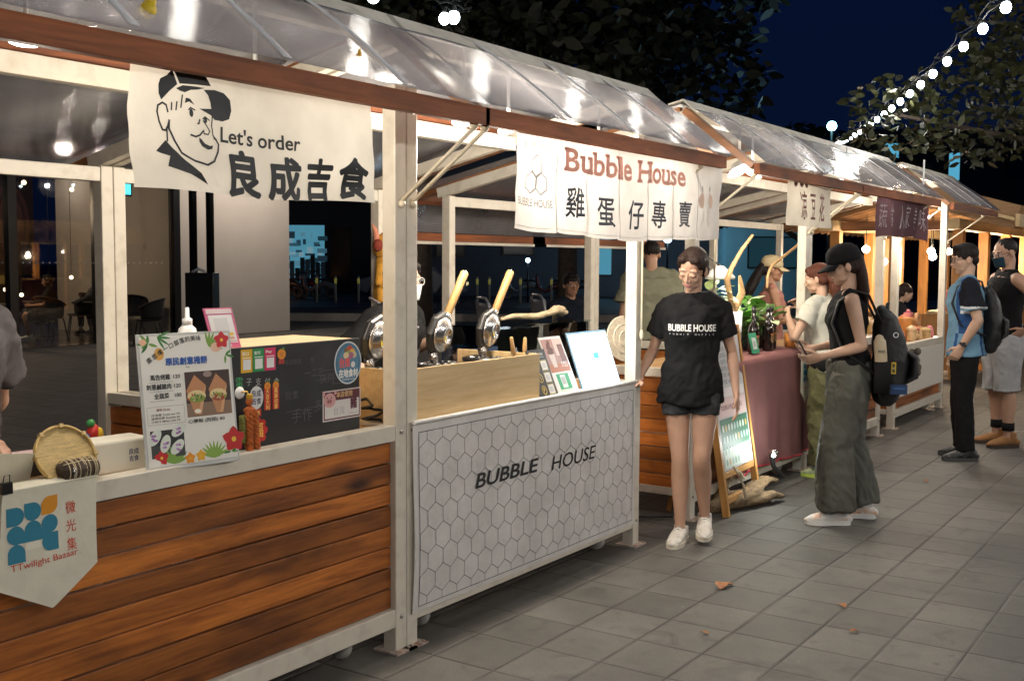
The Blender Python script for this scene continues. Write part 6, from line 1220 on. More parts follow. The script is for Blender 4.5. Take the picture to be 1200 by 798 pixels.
fig.trousers(DENIM, .17, .008, .014, 'shorts', top=-.5, amp=.006); fig.shoes(mat('worn_white_leather', (.62, .58, .52), .6, var=.2, vs=20, dark=(.35, .28, .2), dscale=30, damt=.5), mat('cream_sole', (.66, .60, .50), .6), 0, 1.05)
fig.hair(BRNH, 'tied', [((0, -.095, .0), .03), ((.0, -.115, -.03), .034), ((-.01, -.115, -.08), .026), ((-.01, -.1, -.11), .012)], extra=None)
pr = Print(.0008); pr.text('BUBBLE HOUSE', -.135, .0, .040, WHT, 1, .03, width=.27); 
for i, ch in enumerate('SUMMIT WAFFLE'): pr.text(ch, -.128+.0205*i, -.022, .010, (.62, .61, .6), 1, .02) if ch != ' ' else None
sp = Matrix.Rotation(fig.tw, 3, 'Z'); fr_ = drape(ts, pr, lambda u, v: fig.J['chs']+sp @ (V3(-u, .5, v-.005)*k), sp @ V3(0, -1, 0)); pr.build('shirt_print', ts, fr_, .012)
# --- tall girl with cap and backpack
CAPM = fabric('cap_black', (.012, .012, .013))
def cap(f, m_, fwd=1, brim=True, name='cap', wide=.075):
    mb = MB(); k = f.k; mb.lathe([(.093, -.006), (.094, .025), (.086, .070), (.060, .100), (.02, .113), (0, .114)], (0, 0, 0), 28); me = mb.mesh('cap', [m_]); 
    for v in me.vertices: v.co = f.hp(v.co.x*1.0, v.co.y*1.15-.012, v.co.z+.028)
    o = f.finish(me, name, []); md = o.modifiers.new('t', 'SOLIDIFY'); md.thickness = .004
    if brim:
        b = MB().sheet(14, 5, lambda u, v: f.hp(math.sin(-1.15+2.3*u)*(.086+.0*v)*(1-.12*v), .010+math.cos(-1.15+2.3*u)*(.082+.075*v), .034-.030*v-.018*math.sin(abs(u-.5)*2)**2)); bo = b.build('brim', m_, None, solid=.005); bo.parent = o
    return o
GREYT = fabric('grey_parachute_cloth', (.105, .105, .090), .15, .7)
fig = Figure('tall girl in a black cap and grey baggy trousers wearing a black backpack', (3.32, -.79, 0), world_yaw(-1, .15), 1.68, SK_B, female=True, lean=3, head=(6, -17, 0),
  pose=dict(elL=(-.20, -.045, 1.12), wrL=(-.17, .19, 1.05), elR=(.2, -.02, 1.12), wrR=(.12, .2, 1.08), toL=(-.13, .245, .03), anL=(-.11, .075, .085), knL=(-.10, .085, .49), knR=(.10, -.02, .49), anR=(.11, -.11, .085), toR=(.13, .06, .03)))
fig.body(.0046, 'down', (.7, .6), hnrm=((-.6, -.1, .6), (.7, 0, .4)))
fig.tee(BLKF, 0, 1.0, .010, .002, 'sleeveless_top', arms=False, amp=.005); fig.trousers(GREYT, .985, .024, .05, amp=.014, sc=(8, 8, 2.6))
fig.shoes(mat('white_runner', (.7, .69, .66), .5, dark=(.7, .25, .02), dscale=14, damt=.9), mat('white_sole', (.72, .72, .7), .5), 0, 1.15)
fig.hair(BRNH, 'long', [((0, -.09, .02), (.065, .04)), ((0, -.085, -.08), (.08, .04)), ((.0, -.075, -.18), (.085, .034)), ((.0, -.05, -.27), (.075, .026)), ((.0, -.03, -.33), (.045, .014))]); cap(fig, CAPM)
def backpack(f, m_, label, size=(.15, .085, .23), zc=1.13, back=.20, name='backpack'):
    k = f.k; o = bpy.data.objects.new(name, None); C.objects.link(o); o.location = f.loc; o.rotation_euler.z = f.yaw; tag(o, label, 'backpack')
    c = V3(0, -back, zc); mb = MB(); sx, sy, sz = size; P = [c+V3(0, 0, -sz), c+V3(0, -.012, -sz*.75), c+V3(0, -.02, -sz*.2), c+V3(0, -.008, sz*.4), c+V3(0, .012, sz*.8), c+V3(0, .03, sz)]
    mb.tube(P, [(sx*.82, sy*.8), (sx, sy*1.05), (sx*1.02, sy*1.1), (sx*.94, sy*.95), (sx*.75, sy*.72), (sx*.35, sy*.4)], 22, side=(1, 0, 0), dome=True)
    me = solidify_mesh(mb, .01, 3); f.folds(me, .006, (9, 9, 7), 3.); me.update()
    for v in me.vertices: v.co *= k
    me.materials.append(m_); b = bpy.data.objects.new('bag', me); C.objects.link(b); b.parent = o
    mb = MB(); mb.tube([p*k for p in (c+V3(0, -sy*.95, -sz*.7), c+V3(0, -sy*1.55, -sz*.55), c+V3(0, -sy*1.55, -sz*.1), c+V3(0, -sy*.9, .02))], [(sx*.7*k, .02), (sx*.78*k, .03), (sx*.74*k, .03), (sx*.5*k, .015)], 16, side=(1, 0, 0), dome=True); mb.build('pocket', m_, o)
    for sd, x in (('R', 1), ('L', -1)):
        sh = f.J['sh'+sd]/k; q = [c+V3(x*.085, .05, sz*.72), V3(x*.105, -.09, sh.z+.045), V3(x*.115, .0, sh.z+.072), V3(x*.125, .09, sh.z-.0), V3(x*.135, .128, sh.z-.13), V3(x*.16, .06, sh.z-.30), c+V3(x*sx*.95, .04, -sz*.6)]
        MB().tube([p*k for p in q], [(.024*k, .008*k)]*7, 10, side=(1, 0, 0)).build('strap', m_, o)
    MB().tube([p*k for p in (c+V3(-.03, .02, sz*.95), c+V3(-.02, .0, sz*1.2), c+V3(.02, .0, sz*1.2), c+V3(.03, .02, sz*.95))], .008, 8).build('loop', m_, o); return o
bp_ = backpack(fig, mat('black_nylon', (.010, .010, .011), .6, bump=.3, bs=300), 'black backpack with a round badge worn by the tall girl', (.17, .10, .255), 1.07, .225)
k = fig.k; sxm = -.176
pr = Print(.001); pr.disc(0, 0, .017, .017, (.7, .7, .68), 1); pr.disc(0, 0, .011, .012, (.02, .02, .02), 2); pr.build('badge', bp_, lambda u, v, w: V3(-.172-w, -.245+u, 1.19+v)*k)
pr = Print(.001); pr.rect(-.014, -.036, .028, .072, (.62, .40, .03), 1); pr.rect(-.007, -.026, .014, .052, (.05, .05, .03), 2); pr.text('ID', 0, -.008, .014, (.7, .6, .2), 3, .02, 'C'); pr.build('yellow_tag', bp_, lambda u, v, w: V3(-.186-w, -.235-u, .99+v)*k)
pr = Print(.001); pr.rect(-.05, -.03, .10, .06, (.01, .035, .11), 1); pr.rect(-.035, .0, .07, .012, (.03, .10, .25), 2); pr.build('blue_patch', bp_, lambda u, v, w: V3(-.182-w+.02*abs(u)*4, -.27-u, .86+v)*k)
tm = empty('tumbler', fig.loc, 'beige insulated tumbler in the side pocket of the black backpack', 'bottle', rz=fig.yaw); c = V3(-.185, -.17, 1.0)*k
MB().tube([c+V3(0, 0, -.12), c+V3(-.004, .012, .06), c+V3(-.006, .016, .095), c+V3(-.008, .022, .15), c+V3(-.009, .024, .165)], [.034, .037, .037, .036, .026], 20, side=(1, 0, 0), dome=True).build('cup', mat('beige_enamel', (.52, .42, .28), .45), tm)
pr = Print(.001); pr.rect(-.02, 0, .04, .014, (.04, .04, .05), 1); pr.text('LOHA', -.018, .002, .010, (.6, .5, .35), 2, .02); pr.build('band_print', tm, lambda u, v, w: c+V3(-.0425-w, .016-u, .085+v))
MB().tube([c+V3(.004, .0, -.16), c+V3(-.002, 0, -.05), c+V3(-.004, .004, .03)], [.046, .050, .046], 18, side=(1, 0, 0)).build('mesh_pocket', fabric('mesh_black', (.014, .014, .015)), bp_).location = (0, 0, 0)
b = MB(); rn = random.Random(4)
for i in range(14): b.ell(V3(.02+rn.uniform(-.03, .03), -.385+rn.uniform(-.035, .03), 1.0+rn.uniform(-.09, .09))*k, (.022, .022, .026), 9, 6)
me = solidify_mesh(b, .007, 1); me.materials.append(mat('taupe_fur', (.16, .13, .10), .95, var=.4, vs=60, bump=1, bs=200)); o = bpy.data.objects.new('fluffy_charm', me); C.objects.link(o); o.location = fig.loc; o.rotation_euler.z = fig.yaw; tag(o, 'fluffy brown charm dangling behind the black backpack', 'charm')
phm = tag(MB().box((0, 0, 0), (.07, .008, .145)).build('phone', BLACKPL, None, fig.loc+Matrix.Rotation(fig.yaw, 3, 'Z') @ V3(-.13, .285, 1.07), bevel=.003), 'dark phone held by the tall girl in the black cap', 'phone'); phm.rotation_euler = (R(-30), 0, fig.yaw)
# --- shorter woman leaning over the red counter
fig = Figure('woman in a pale t-shirt and olive cargo trousers leaning over the red counter', (4.68, -.24, 0), world_yaw(-.72, .70), 1.58, SK_B, female=True, lean=12, head=(18, -14, 0), build=1.04,
  pose=dict(elL=(-.29, .17, 1.13), wrL=(-.12, .33, 1.30), elR=(.28, .20, 1.18), wrR=(.12, .34, 1.36)))
fig.body(.0058, 'down', (.8, .8)); fig.tee(fabric('pale_grey_tee', (.50, .49, .42)), .52, .86, .016, .012, amp=.008)
fig.trousers(fabric('olive_cargo', (.12, .115, .055)), .97, .018, .045, top=-.45, amp=.013, sc=(9, 9, 5)); fig.shoes(mat('green_runner', (.45, .5, .3), .6, dark=(.1, .1, .1), dscale=20), mat('lime_sole', (.55, .68, .12), .5))
fig.hair(REDH, 'tied', [((0, -.09, .03), .04), ((0, -.12, -.02), (.058, .045)), ((.0, -.13, -.12), (.068, .05)), ((.01, -.12, -.22), (.06, .04)), ((.01, -.1, -.29), (.028, .02))])
st_ = MB(); q = [V3(-.10, -.09, 1.36), V3(-.16, -.13, 1.22), V3(-.19, -.12, 1.02), V3(-.17, -.10, .93)]; st_ = None
o = bpy.data.objects.new('shoulder_bag', None); C.objects.link(o); o.location = fig.loc; o.rotation_euler.z = fig.yaw; tag(o, 'small dark shoulder bag at the hip of the woman in the pale t-shirt', 'bag')
MB().tube([V3(-.165, -.06, .87), V3(-.175, -.03, .85), V3(-.165, .03, .85), V3(-.15, .07, .865)], [(.04, .022), (.05, .028), (.05, .028), (.035, .02)], 12, side=(0, 0, 1), dome=True).build('bag', BLKF, o); MB().tube([V3(.12, .13, 1.20), V3(0, -.03, 1.08), V3(-.11, -.125, .97), V3(-.17, -.06, .88)], (.012), 8, side=(1, 0, 0)).build('strap', BLKF, o)
ph = tag(MB().box((0, 0, 0), (.075, .009, .15)).build('phone', mat('white_phone', (.7, .72, .78), .2), None, (4.66, -.13, .995), bevel=.004), 'white phone held low beside the red counter', 'phone'); ph.rotation_euler = (R(20), R(8), R(-40))
# --- young man in the football jersey
LB = fabric('light_blue_jersey', (.15, .28, .40)); NB = fabric('jersey_black', (.013, .014, .02)); DB_ = fabric('jersey_blue', (.03, .08, .22))
fig = Figure('young man in a pale blue jersey with a slim black backpack', (6.08, -.90, 0), world_yaw(-.95, .28), 1.735, SK_B, lean=2, head=(12, -10, 0), pose=dict(elL=(-.27, -.055, 1.13), wrL=(-.225, .055, .92), toL=(-.15, .15, .03)))
fig.body(.006, 'open', (.6, .6))
fig.tee(None, .72, .84, .02, .028, 'jersey', mats=[LB, NB, DB_, fabric('jersey_white', (.62, .66, .7))], pick=lambda p, n: (0 if abs(p.x) < .155 else (2 if abs(p.x) < .175 else (1 if p.z > 1.24 else (3 if p.z > 1.22 else (0 if p.z > 1.20 else (3 if p.z > 1.18 else 2)))))) if p.z > 1.02 else (2 if .13 < abs(p.x) < .155 else 0))
fig.trousers(fabric('black_trousers', (.010, .010, .011)), 1., .012, .012); fig.shoes(mat('black_trainer', (.016, .016, .017), .55, dark=(.15, .15, .14), dscale=40, damt=.7), mat('dark_sole', (.05, .05, .048), .7), 0, 1.0, mat('grey_lace', (.2, .2, .2), .8)); fig.hair(BLKH, 'short')
backpack(fig, mat('black_nylon2', (.012, .012, .013), .55, bump=.3, bs=200), 'slim black backpack on the young man in the jersey', (.15, .07, .23), 1.14, .175)
b = MB(); w_ = fig.J['wrL']; e_ = fig.J['elL']; d_ = (w_-e_).normalized(); b.tube([w_-d_*.035, w_-d_*.015], .031, 14, cap=False); b.box(w_-d_*.025+V3(-.03, 0, 0), (.012, .03, .034)); o = b.build('wrist_watch', BLACKPL, None, fig.loc, rz=fig.yaw); tag(o, 'black wrist watch on the young man in the jersey', 'watch')
gl_ = MB(); gl_.tube([fig.hp(-.074, -.01, .012), fig.hp(-.06, .085, .008)], .002, 5); gl_.tube([fig.hp(.074, -.01, .012), fig.hp(.06, .085, .008)], .002, 5)
for x in (-1, 1): gl_.tube([fig.hp(x*.031+.024*math.cos(a*.5236), .099, .002+.019*math.sin(a*.5236)) for a in range(13)], .002, 5)
gl_.tube([fig.hp(-.008, .1, .004), fig.hp(.008, .1, .004)], .002, 5); fig.finish(gl_.mesh('glasses', [BLACKM]), 'glasses', [])
# --- man in the black tank top
fig = Figure('man in black tank top, grey shorts and tan boots, hand on hip', (6.98, -1.03, 0), world_yaw(-.93, -.02), 1.80, SK_A, head=(10, -17, 0), build=1.06, pose=dict(elL=(-.42, -.17, 1.16), wrL=(-.24, -.06, .99), elR=(.26, .0, 1.13), wrR=(.24, .18, .95), knL=(-.1, .01, .49)))
fig.body(.006, 'open', (.45, .4), hdir=(None, (.5, .5, -.6)), hnrm=(None, (.8, 0, .3)))
fig.tee(BLKF, 0, .84, .012, .014, 'tank_top', arms=False, neck=False); fig.trousers(fabric('grey_shorts', (.36, .36, .37)), .52, .022, .035, 'shorts', amp=.008); fig.shoes(mat('tan_suede', (.28, .13, .045), .85, var=.2, bump=.3, bs=120), mat('gum_sole', (.05, .03, .02), .7), .03, 1.08)
fig.hair(BLKH, 'buzz')
mb = MB(); mb.tube([fig.J['an'+'R']+V3(0, 0, .06), fig.J['anR']+V3(0, 0, .13)], .052, 16); fig.finish(mb.mesh('sock', [BLKF]), 'sock', []); mb = MB(); mb.tube([fig.J['anL']+V3(0, 0, .06), fig.J['anL']+V3(0, 0, .13)], .052, 16); fig.finish(mb.mesh('sock', [BLKF]), 'sock', [])
def facemask(f, m_):
    k = f.k; o = f.finish(MB().sheet(12, 8, lambda u, v: f.hp(.068*math.sin(-1.25+2.5*u)*(1-.25*v*v), .029+.085*math.cos((-1.25+2.5*u)*.92)*(1-.10*v)+.012*math.exp(-((u-.5)/.12)**2)*(1-v), -.012-.088*v)).mesh('face_mask', [m_]), 'face_mask', []); md = o.modifiers.new('t', 'SOLIDIFY'); md.thickness = .003
    for x in (-1, 1): e = MB(); e.tube([f.hp(x*.066, .035, -.02), f.hp(x*.078, -.005, .02), f.hp(x*.08, -.02, 0)], .0018, 5); eo = e.build('ear_loop', m_); eo.parent = o
facemask(fig, fabric('navy_mask', (.02, .05, .075)))
gl_ = MB()
for x in (-1, 1): gl_.tube([fig.hp(x*.076, -.01, .012), fig.hp(x*.06, .085, .008)], .002, 5); gl_.tube([fig.hp(x*.031+.024*math.cos(a*.5236), .099, .002+.019*math.sin(a*.5236)) for a in range(13)], .002, 5)
gl_.tube([fig.hp(-.008, .1, .004), fig.hp(.008, .1, .004)], .002, 5); fig.finish(gl_.mesh('glasses', [BLACKM]), 'glasses', [])
o = MB().tube([fig.J['wrL']+V3(-.012, -.01, .025), fig.J['wrL']+V3(-.004, -.002, .008)], .033, 14, cap=False).build('wrist_band', BLACKPL, None, fig.loc, rz=fig.yaw); tag(o, 'dark band on the wrist of the man in the black tank top', 'bracelet')
# --- vendors and bystanders behind the counters
fig = Figure('masked vendor in a black t-shirt and grey apron behind the waffle irons', (1.00, 1.06, 0), world_yaw(.85, -.42), 1.62, SK_B, lean=20, head=(-10, -4, 0), build=1.2, female=True, pose=dict(elR=(.32, .02, 1.14), wrR=(.20, .26, 1.02), elL=(-.26, .08, 1.16), wrL=(-.20, .30, 1.24)))
fig.body(.006, 'open', (.5, .3), hdir=(None, (.2, .5, .8)), hnrm=(None, (.6, .5, 0))); fig.tee(BLKF, .7, .84, .02, .02); fig.trousers(BLKF, 1., .012, top=-.45); fig.shoes(BLACKPL, BLACKPL); fig.hair(BLKH, 'tied', [((0, -.10, .04), .035), ((0, -.12, .03), .04)])
facemask(fig, fabric('white_mask', (.72, .74, .76)))
ap = MB(); k = fig.k; APR = fabric('grey_apron', (.22, .20, .22))
ap.sheet(16, 16, lambda u, v: V3((-.15+.30*u)*(.62+.38*min(1, v*2.2)), (.150+.028*math.cos((u-.5)*3))*1+.085*(1-v)*1.0-.0+.02*(v < .3), 1.32-.62*v)*k); o = fig.finish(ap.mesh('apron', [APR]), 'apron', []); md = o.modifiers.new('t', 'SOLIDIFY'); md.thickness = .004
for x in (-1, 1): e = MB(); e.tube([V3(x*.09, .24, 1.31)*k, V3(x*.10, .17, 1.42)*k, V3(x*.07, .03, 1.475)*k], .008, 6, side=(1, 0, 0)); e = e.build('apron_strap', APR); e.parent = o
gl_ = MB()
for x in (-1, 1): gl_.tube([fig.hp(x*.076, -.01, .012), fig.hp(x*.06, .085, .008)], .002, 5); gl_.tube([fig.hp(x*.031+.025*math.cos(a*.5236), .101, .002+.022*math.sin(a*.5236)) for a in range(13)], .0025, 5)
fig.finish(gl_.mesh('glasses', [mat('clear_rim', (.5, .5, .5), .2)]), 'glasses', [])
fig = Figure('vendor in a charcoal t-shirt reaching over the near counter at far left', (-1.515, .82, 0), R(180-4), 1.70, SK_A, lean=10, build=1.1, pose=dict(elL=(-.275, -.10, 1.09), wrL=(-.10, -.19, 1.0), elR=(.30, .20, 1.12), wrR=(.06, .40, 1.045)))
fig.body(.0055, 'down', (.6, .6), hdir=((-.45, .8, -.1), None), hnrm=((.2, 0, -1), None)); ts = fig.tee(fabric('charcoal_tee', (.075, .068, .072)), .62, .84, .022, .03, amp=.009); fig.trousers(BLKF, 1., .012, top=-.45); fig.shoes(BLACKPL, BLACKPL); fig.hair(BLKH, 'short'); k = fig.k
pr = Print(.001); pr.text('TAIWAN', -.13, 0, .045, (.5, .48, .5), 1, .01, width=.26); pr.build('shirt_print', ts, drape(ts, pr, lambda u, v: fig.J['chs']+V3(-u, .6, v-.05)*k, V3(0, -1, 0)), .015)
fig = Figure('broad man in an olive grey t-shirt seen from behind beyond the white post', (5.83, 1.85, 0), world_yaw(-.12, 1), 1.775, SK_A, build=1.2, head=(-6, -6, 0)); fig.body(.0065, 'open'); fig.tee(fabric('olive_grey_tee', (.235, .235, .165)), .8, .84, .022, .03, amp=.008); fig.trousers(BLKF, 1., .012, top=-.45); fig.shoes(BLACKPL, BLACKPL); fig.hair(BLKH, 'buzz')
fig = Figure('man in a dark polo shirt sitting in the shade behind the second stall', (6.05, 2.85, -.24), world_yaw(.45, -.9), 1.70, SK_C, head=(-12, -4, 0), pose=dict(hpR=(.09, .02, .87), hpL=(-.09, .02, .87), knR=(.13, .42, .80), knL=(-.13, .42, .80), anR=(.13, .40, .335), anL=(-.13, .40, .335), toR=(.15, .57, .275), toL=(-.15, .57, .275))); fig.body(.0065, 'open'); fig.tee(fabric('navy_polo', (.014, .018, .03)), .7, .83, .02, .02); fig.trousers(BLKF, 1., .012, top=-.45); fig.shoes(BLACKPL, BLACKPL); fig.hair(BLKH, 'short')
sl_ = empty('stool', (6.05, 2.85, 0), 'plain dark stool under the seated man behind the second stall', 'stool'); MB().lathe([(0, .50), (.17, .50), (.18, .53), (.17, .555), (0, .556)], n=20).build('seat', DKW, sl_)
for a in range(4): MB().tube([(.1*math.cos(a*1.571+.78), .1*math.sin(a*1.571+.78), .5), (.17*math.cos(a*1.571+.78), .17*math.sin(a*1.571+.78), 0)], .014, 7).build('leg', BLACKM, sl_)
fig = Figure('vendor in a beige cap and thin straps behind the third stall plants', (6.3, .85, 0), world_yaw(.93, -.05), 1.63, SK_C, female=True, head=(0, -6, 0), pose=dict(elR=(.2, .06, 1.13), wrR=(.12, .27, 1.1))); fig.body(.0062, 'open'); fig.tee(fabric('rose_top', (.36, .16, .13)), 0, .9, .010, .006, 'strap_top', arms=False, neck=False); fig.trousers(BLKF, 1., .012, top=-.45); fig.shoes(BLACKPL, BLACKPL); fig.hair(BLKH, 'long', [((0, -.10, .02), (.07, .04)), ((.0, -.15, -.10), (.09, .05)), ((.02, -.2, -.22), (.10, .05)), ((.02, -.22, -.34), (.07, .03))]); cap(fig, fabric('beige_cap', (.46, .37, .22)))
fig = Figure('woman with shoulder length hair bending over goods inside the far stall', (11.2, 1.15, -.30), world_yaw(.93, -.05), 1.64, SK_B, female=True, lean=22, head=(0, -22, 0), pose=dict(hpR=(.09, .02, .87), hpL=(-.09, .02, .87), knR=(.13, .42, .86), knL=(-.13, .42, .86), anR=(.13, .40, .40), anL=(-.13, .40, .40), toR=(.15, .57, .345), toL=(-.15, .57, .345))); fig.body(.007, 'down'); fig.tee(fabric('dark_blouse', (.02, .018, .02)), 1.2, .86, .02, .02); fig.trousers(BLKF, 1., .012, top=-.45); fig.shoes(BLACKPL, BLACKPL); fig.hair(BRNH, 'long', [((0, -.09, .02), (.07, .05)), ((.0, -.10, -.08), (.085, .06)), ((0, -.09, -.17), (.07, .05))])
sl2 = empty('stool', (11.2, 1.15, 0), 'dark stool under the woman inside the far stall', 'stool'); MB().lathe([(0, .42), (.17, .42), (.18, .45), (.17, .475), (0, .476)], n=18).build('seat', DKW, sl2); MB().lathe([(.16, 0), (.16, .02), (.03, .04), (.03, .42)], n=14).build('pedestal', BLACKM, sl2)
SIT = dict(hpR=(.09, .02, .47), hpL=(-.09, .02, .47), pel=(0, 0, .50), wst=(0, -.02, .65), chs=(0, -.01, .83), nkb=(0, .0, 1.0), hd=(0, .03, 1.15), shR=(.19, 0, .95), shL=(-.19, 0, .95), elR=(.25, .10, .70), elL=(-.25, .10, .70), wrR=(.12, .33, .68), wrL=(-.12, .33, .68), knR=(.12, .44, .50), knL=(-.12, .44, .50), anR=(.14, .38, .09), anL=(-.14, .38, .09), toR=(.16, .54, .03), toL=(-.16, .54, .03))
fig = Figure('man in black sitting with bare knees inside the cafe at far left', (9.3, 16.6, .006), world_yaw(-.85, -.35), 1.70, SK_C, pose=SIT, head=(10, -8, 0)); fig.body(.008, 'open'); fig.tee(BLKF, .7, .45, .02, .01); fig.trousers(BLKF, .45, .016, .02, 'shorts'); fig.shoes(WPLASTIC, WPLASTIC); fig.hair(BLKH, 'short')
fig = Figure('person in grey sitting inside the cafe behind the white post', (10.9, 17.3, .006), world_yaw(-.8, .4), 1.66, SK_C, pose=SIT, head=(0, -8, 0)); fig.body(.009, 'open'); fig.tee(fabric('grey_tee', (.12, .12, .13)), .7, .45, .02, .01); fig.trousers(BLKF, .9, .016); fig.shoes(BLACKPL, BLACKPL); fig.hair(BLKH, 'short')
# ================================================================== THIRD STALL
RC = cloth('dusty_red_cloth', (.27, .125, .12), .08, .95)
x0, x1 = 3.40, 4.86
def cl_(u, v):
    fold = .016*math.sin(19*u+.6*math.sin(5*u))*min(1, v*1.6)+.01*math.sin(41*u)*v
    if v < .22: t = v/.22; return Vector(((x1-x0)*u, .52*(1-t)-.02*t, .952-.006*math.sin(7*u)*t))
    t = (v-.22)/.78; return Vector(((x1-x0)*u, -.022-.02*t-fold*t, .952-.775*t+.012*math.sin(6*u)*t))
o = tag(MB().sheet(70, 26, cl_).build('tablecloth', RC, None, (x0, 0, 0)), 'dusty red cloth draped over the front of the third stall', 'tablecloth')
MB().tube([cl_(i/30, 1)+Vector((0, -.002, 0)) for i in range(31)], .006, 6).build('red_hem', mat('red_trim', (.45, .02, .04), .8), o)
tag(MB().tube([(4.83, -.05, .18), (4.84, -.07, .10), (4.80, -.12, .03), (4.72, -.17, .012), (4.66, -.2, .012)], [(.012, .004)]*5, 6).build('ribbon', mat('red_trim', (.45, .02, .04), .8), None), 'red ribbon trailing on the ground from the tablecloth corner', 'ribbon')
pb = MB(); pb.sheet(20, 20, lambda u, v: Vector((.20*u, -.004*math.sin(7*u), -v*(.30+.10*(1-abs(u-.55)/.55))))); o = tag(pb.build('pennant', CREAM, None, (4.50, -.075, .945)), 'cream felt pennant with blue emblem hanging on the red cloth', 'pennant')
pr = Print(.0015)
for i, (x, z) in enumerate(((.06, -.11), (.06, -.16), (.06, -.21), (.10, -.16), (.145, -.21), (.145, -.16))): pr.disc(x, z, .024, .024, BL, 1+.02*i, 18)
pr.disc(.145, -.11, .024, .024, (.45, .07, .04), 1, 18); pr.text('TTwilight Bazaar', .04, -.285, .016, RD, 1, .004, width=.13); pr.build('printed_emblem', o, lambda u, v, w: Vector((u, -.006-w, v)), .05)
CT3 = .962
def bottle3(x, y, label):
    o = empty('bottle', (x, y, CT3), label, 'bottle', 'dark liqueur bottles on the red cloth'); M_ = mat('dark_bottle_glass', (.010, .006, .005), .08, coat=.5)
    MB().lathe([(.036, 0), (.04, .006), (.041, .15), (.036, .185), (.018, .215), (.0145, .225), (.0145, .292)], n=26).build('body', M_, o); MB().lathe([(.0165, .285), (.017, .315), (0, .317)], n=18).build('cap', mat('black_cap', (.02, .018, .016), .3), o)
    pr = Print(.001); f_ = lambda u, v, w: Vector((.0418*math.sin(u/.0418), -.0418*math.cos(u/.0418), v))*1
    pr.disc(.004, .088, .030, .034, (.30, .17, .06), 1, 24); pr.disc(.004, .088, .026, .030, (.06, .03, .02), 1.5, 24); pr.disc(.006, .084, .013, .015, (.62, .48, .24), 2, 18); pr.poly([(-.03, .125), (.034, .125), (.026, .108), (-.022, .108)], (.42, .14, .04), 2.5); pr.text('CREAM', .004, .058, .008, (.6, .45, .2), 3, .02, 'C'); pr.build('label', o, f_, .01)
bottle3(3.99, .10, 'left dark cream liqueur bottle on the red cloth'); bottle3(4.27, .10, 'middle dark cream liqueur bottle on the red cloth'); bottle3(4.44, .14, 'right dark cream liqueur bottle beside the wooden cup'); bottle3(4.37, .25, 'rear dark cream liqueur bottle behind the other three')
wc = tag(MB().lathe([(.036, .0), (.044, .002), (.05, .11), (.047, .11), (.04, .01), (0, .01)], n=24).build('wooden_cup', mat('orange_wood_cup', (.55, .22, .05), .5, var=.3, vs=20, stretch=(1, 1, .2)), None, (4.64, .06, CT3)), 'orange wooden cup at the right end of the red cloth', 'cup')
tag(MB().bb((-.07, -.05, 0), (.07, .05, .16)).build('black_box', BLACKPL, None, (4.68, .30, CT3), bevel=.006), 'black box behind the wooden cup on the third stall', 'box')
vs_ = empty('white_pot', (3.98, .26, CT3), 'tall white ribbed pot holding dry twisted branches', 'vase')
MB().lathe([(.06, 0), (.066, .01), (.069, .14), (.073, .15), (.07, .16), (.074, .29), (.068, .29), (.06, .02), (0, .02)], n=28).build('pot', WPLASTIC, vs_)
def twig(name, pts, rad, label, m_=None):
    a = MB(); a.tube(pts, rad, 9, dome=True); return tag(a.build(name, m_ or mat('tan_twig', (.42, .26, .12), .8, var=.4, vs=14, bump=.7, bs=60), None), label, 'branch')
twig('branch', [(3.99, .26, 1.22), (3.96, .27, 1.36), (3.90, .27, 1.48), (3.95, .26, 1.56), (4.12, .25, 1.70), (4.28, .24, 1.80)], [.02, .02, .022, .018, .014, .012], 'long pale branch rising at a slant from the white pot')
twig('branch', [(3.98, .26, 1.22), (4.06, .25, 1.32), (4.13, .25, 1.38), (4.10, .25, 1.46), (4.08, .25, 1.50)], [.024, .026, .026, .018, .010], 'short stubby branch standing in the white pot')
twig('branch', [(4.50, .2, 1.42), (4.50, .2, 1.50), (4.58, .2, 1.58), (4.75, .16, 1.66), (4.95, .13, 1.74), (5.04, .12, 1.84)], [.010, .010, .012, .012, .012, .008], 'thin crooked branch reaching up before the vendor with the cap')
GLF = mat('variegated_leaf', (.10, .24, .04), .4, var=.6, vs=9); PLF = mat('pale_leaf', (.50, .58, .34), .4, var=.4, vs=9)
def leafy(name, loc, label, n, L, h, seed, pale=.35):
    rn = random.Random(seed); o = empty(name, loc, label, 'plant'); a = MB(); st = MB()
    for i in range(n):
        az = rn.uniform(0, 6.283); el = rn.uniform(.1, 1.1); d = Vector((math.cos(az)*math.cos(el), math.sin(az)*math.cos(el), math.sin(el))); b0 = Vector((rn.uniform(-.02, .02), rn.uniform(-.02, .02), h*rn.uniform(.2, 1))); b1 = b0+d*L*.7; sd = d.cross(V3(0, 0, 1)).normalized(); up = sd.cross(d); l = L*rn.uniform(.7, 1.25)
        st.tube([(0, 0, .02), b0, b1], .003, 5)
        P = lambda u, v: b1+d*l*u+sd*v*l*.34*math.sin(math.pi*min(1, u*.9+.08))**.8-up*(u*u*l*.45)+up*abs(v)*l*.06
        a.sheet(6, 4, lambda u, v: P(u, v*2-1), 1 if rn.random() < pale else 0)
    a.build('leaves', [GLF, PLF], o); st.build('stems', mat('green_stem', (.1, .2, .05), .5), o); MB().lathe([(.04, 0), (.05, .09), (.045, .09), (0, .085)], n=18).build('pot', mat('dark_pot', (.05, .045, .04), .6), o); return o
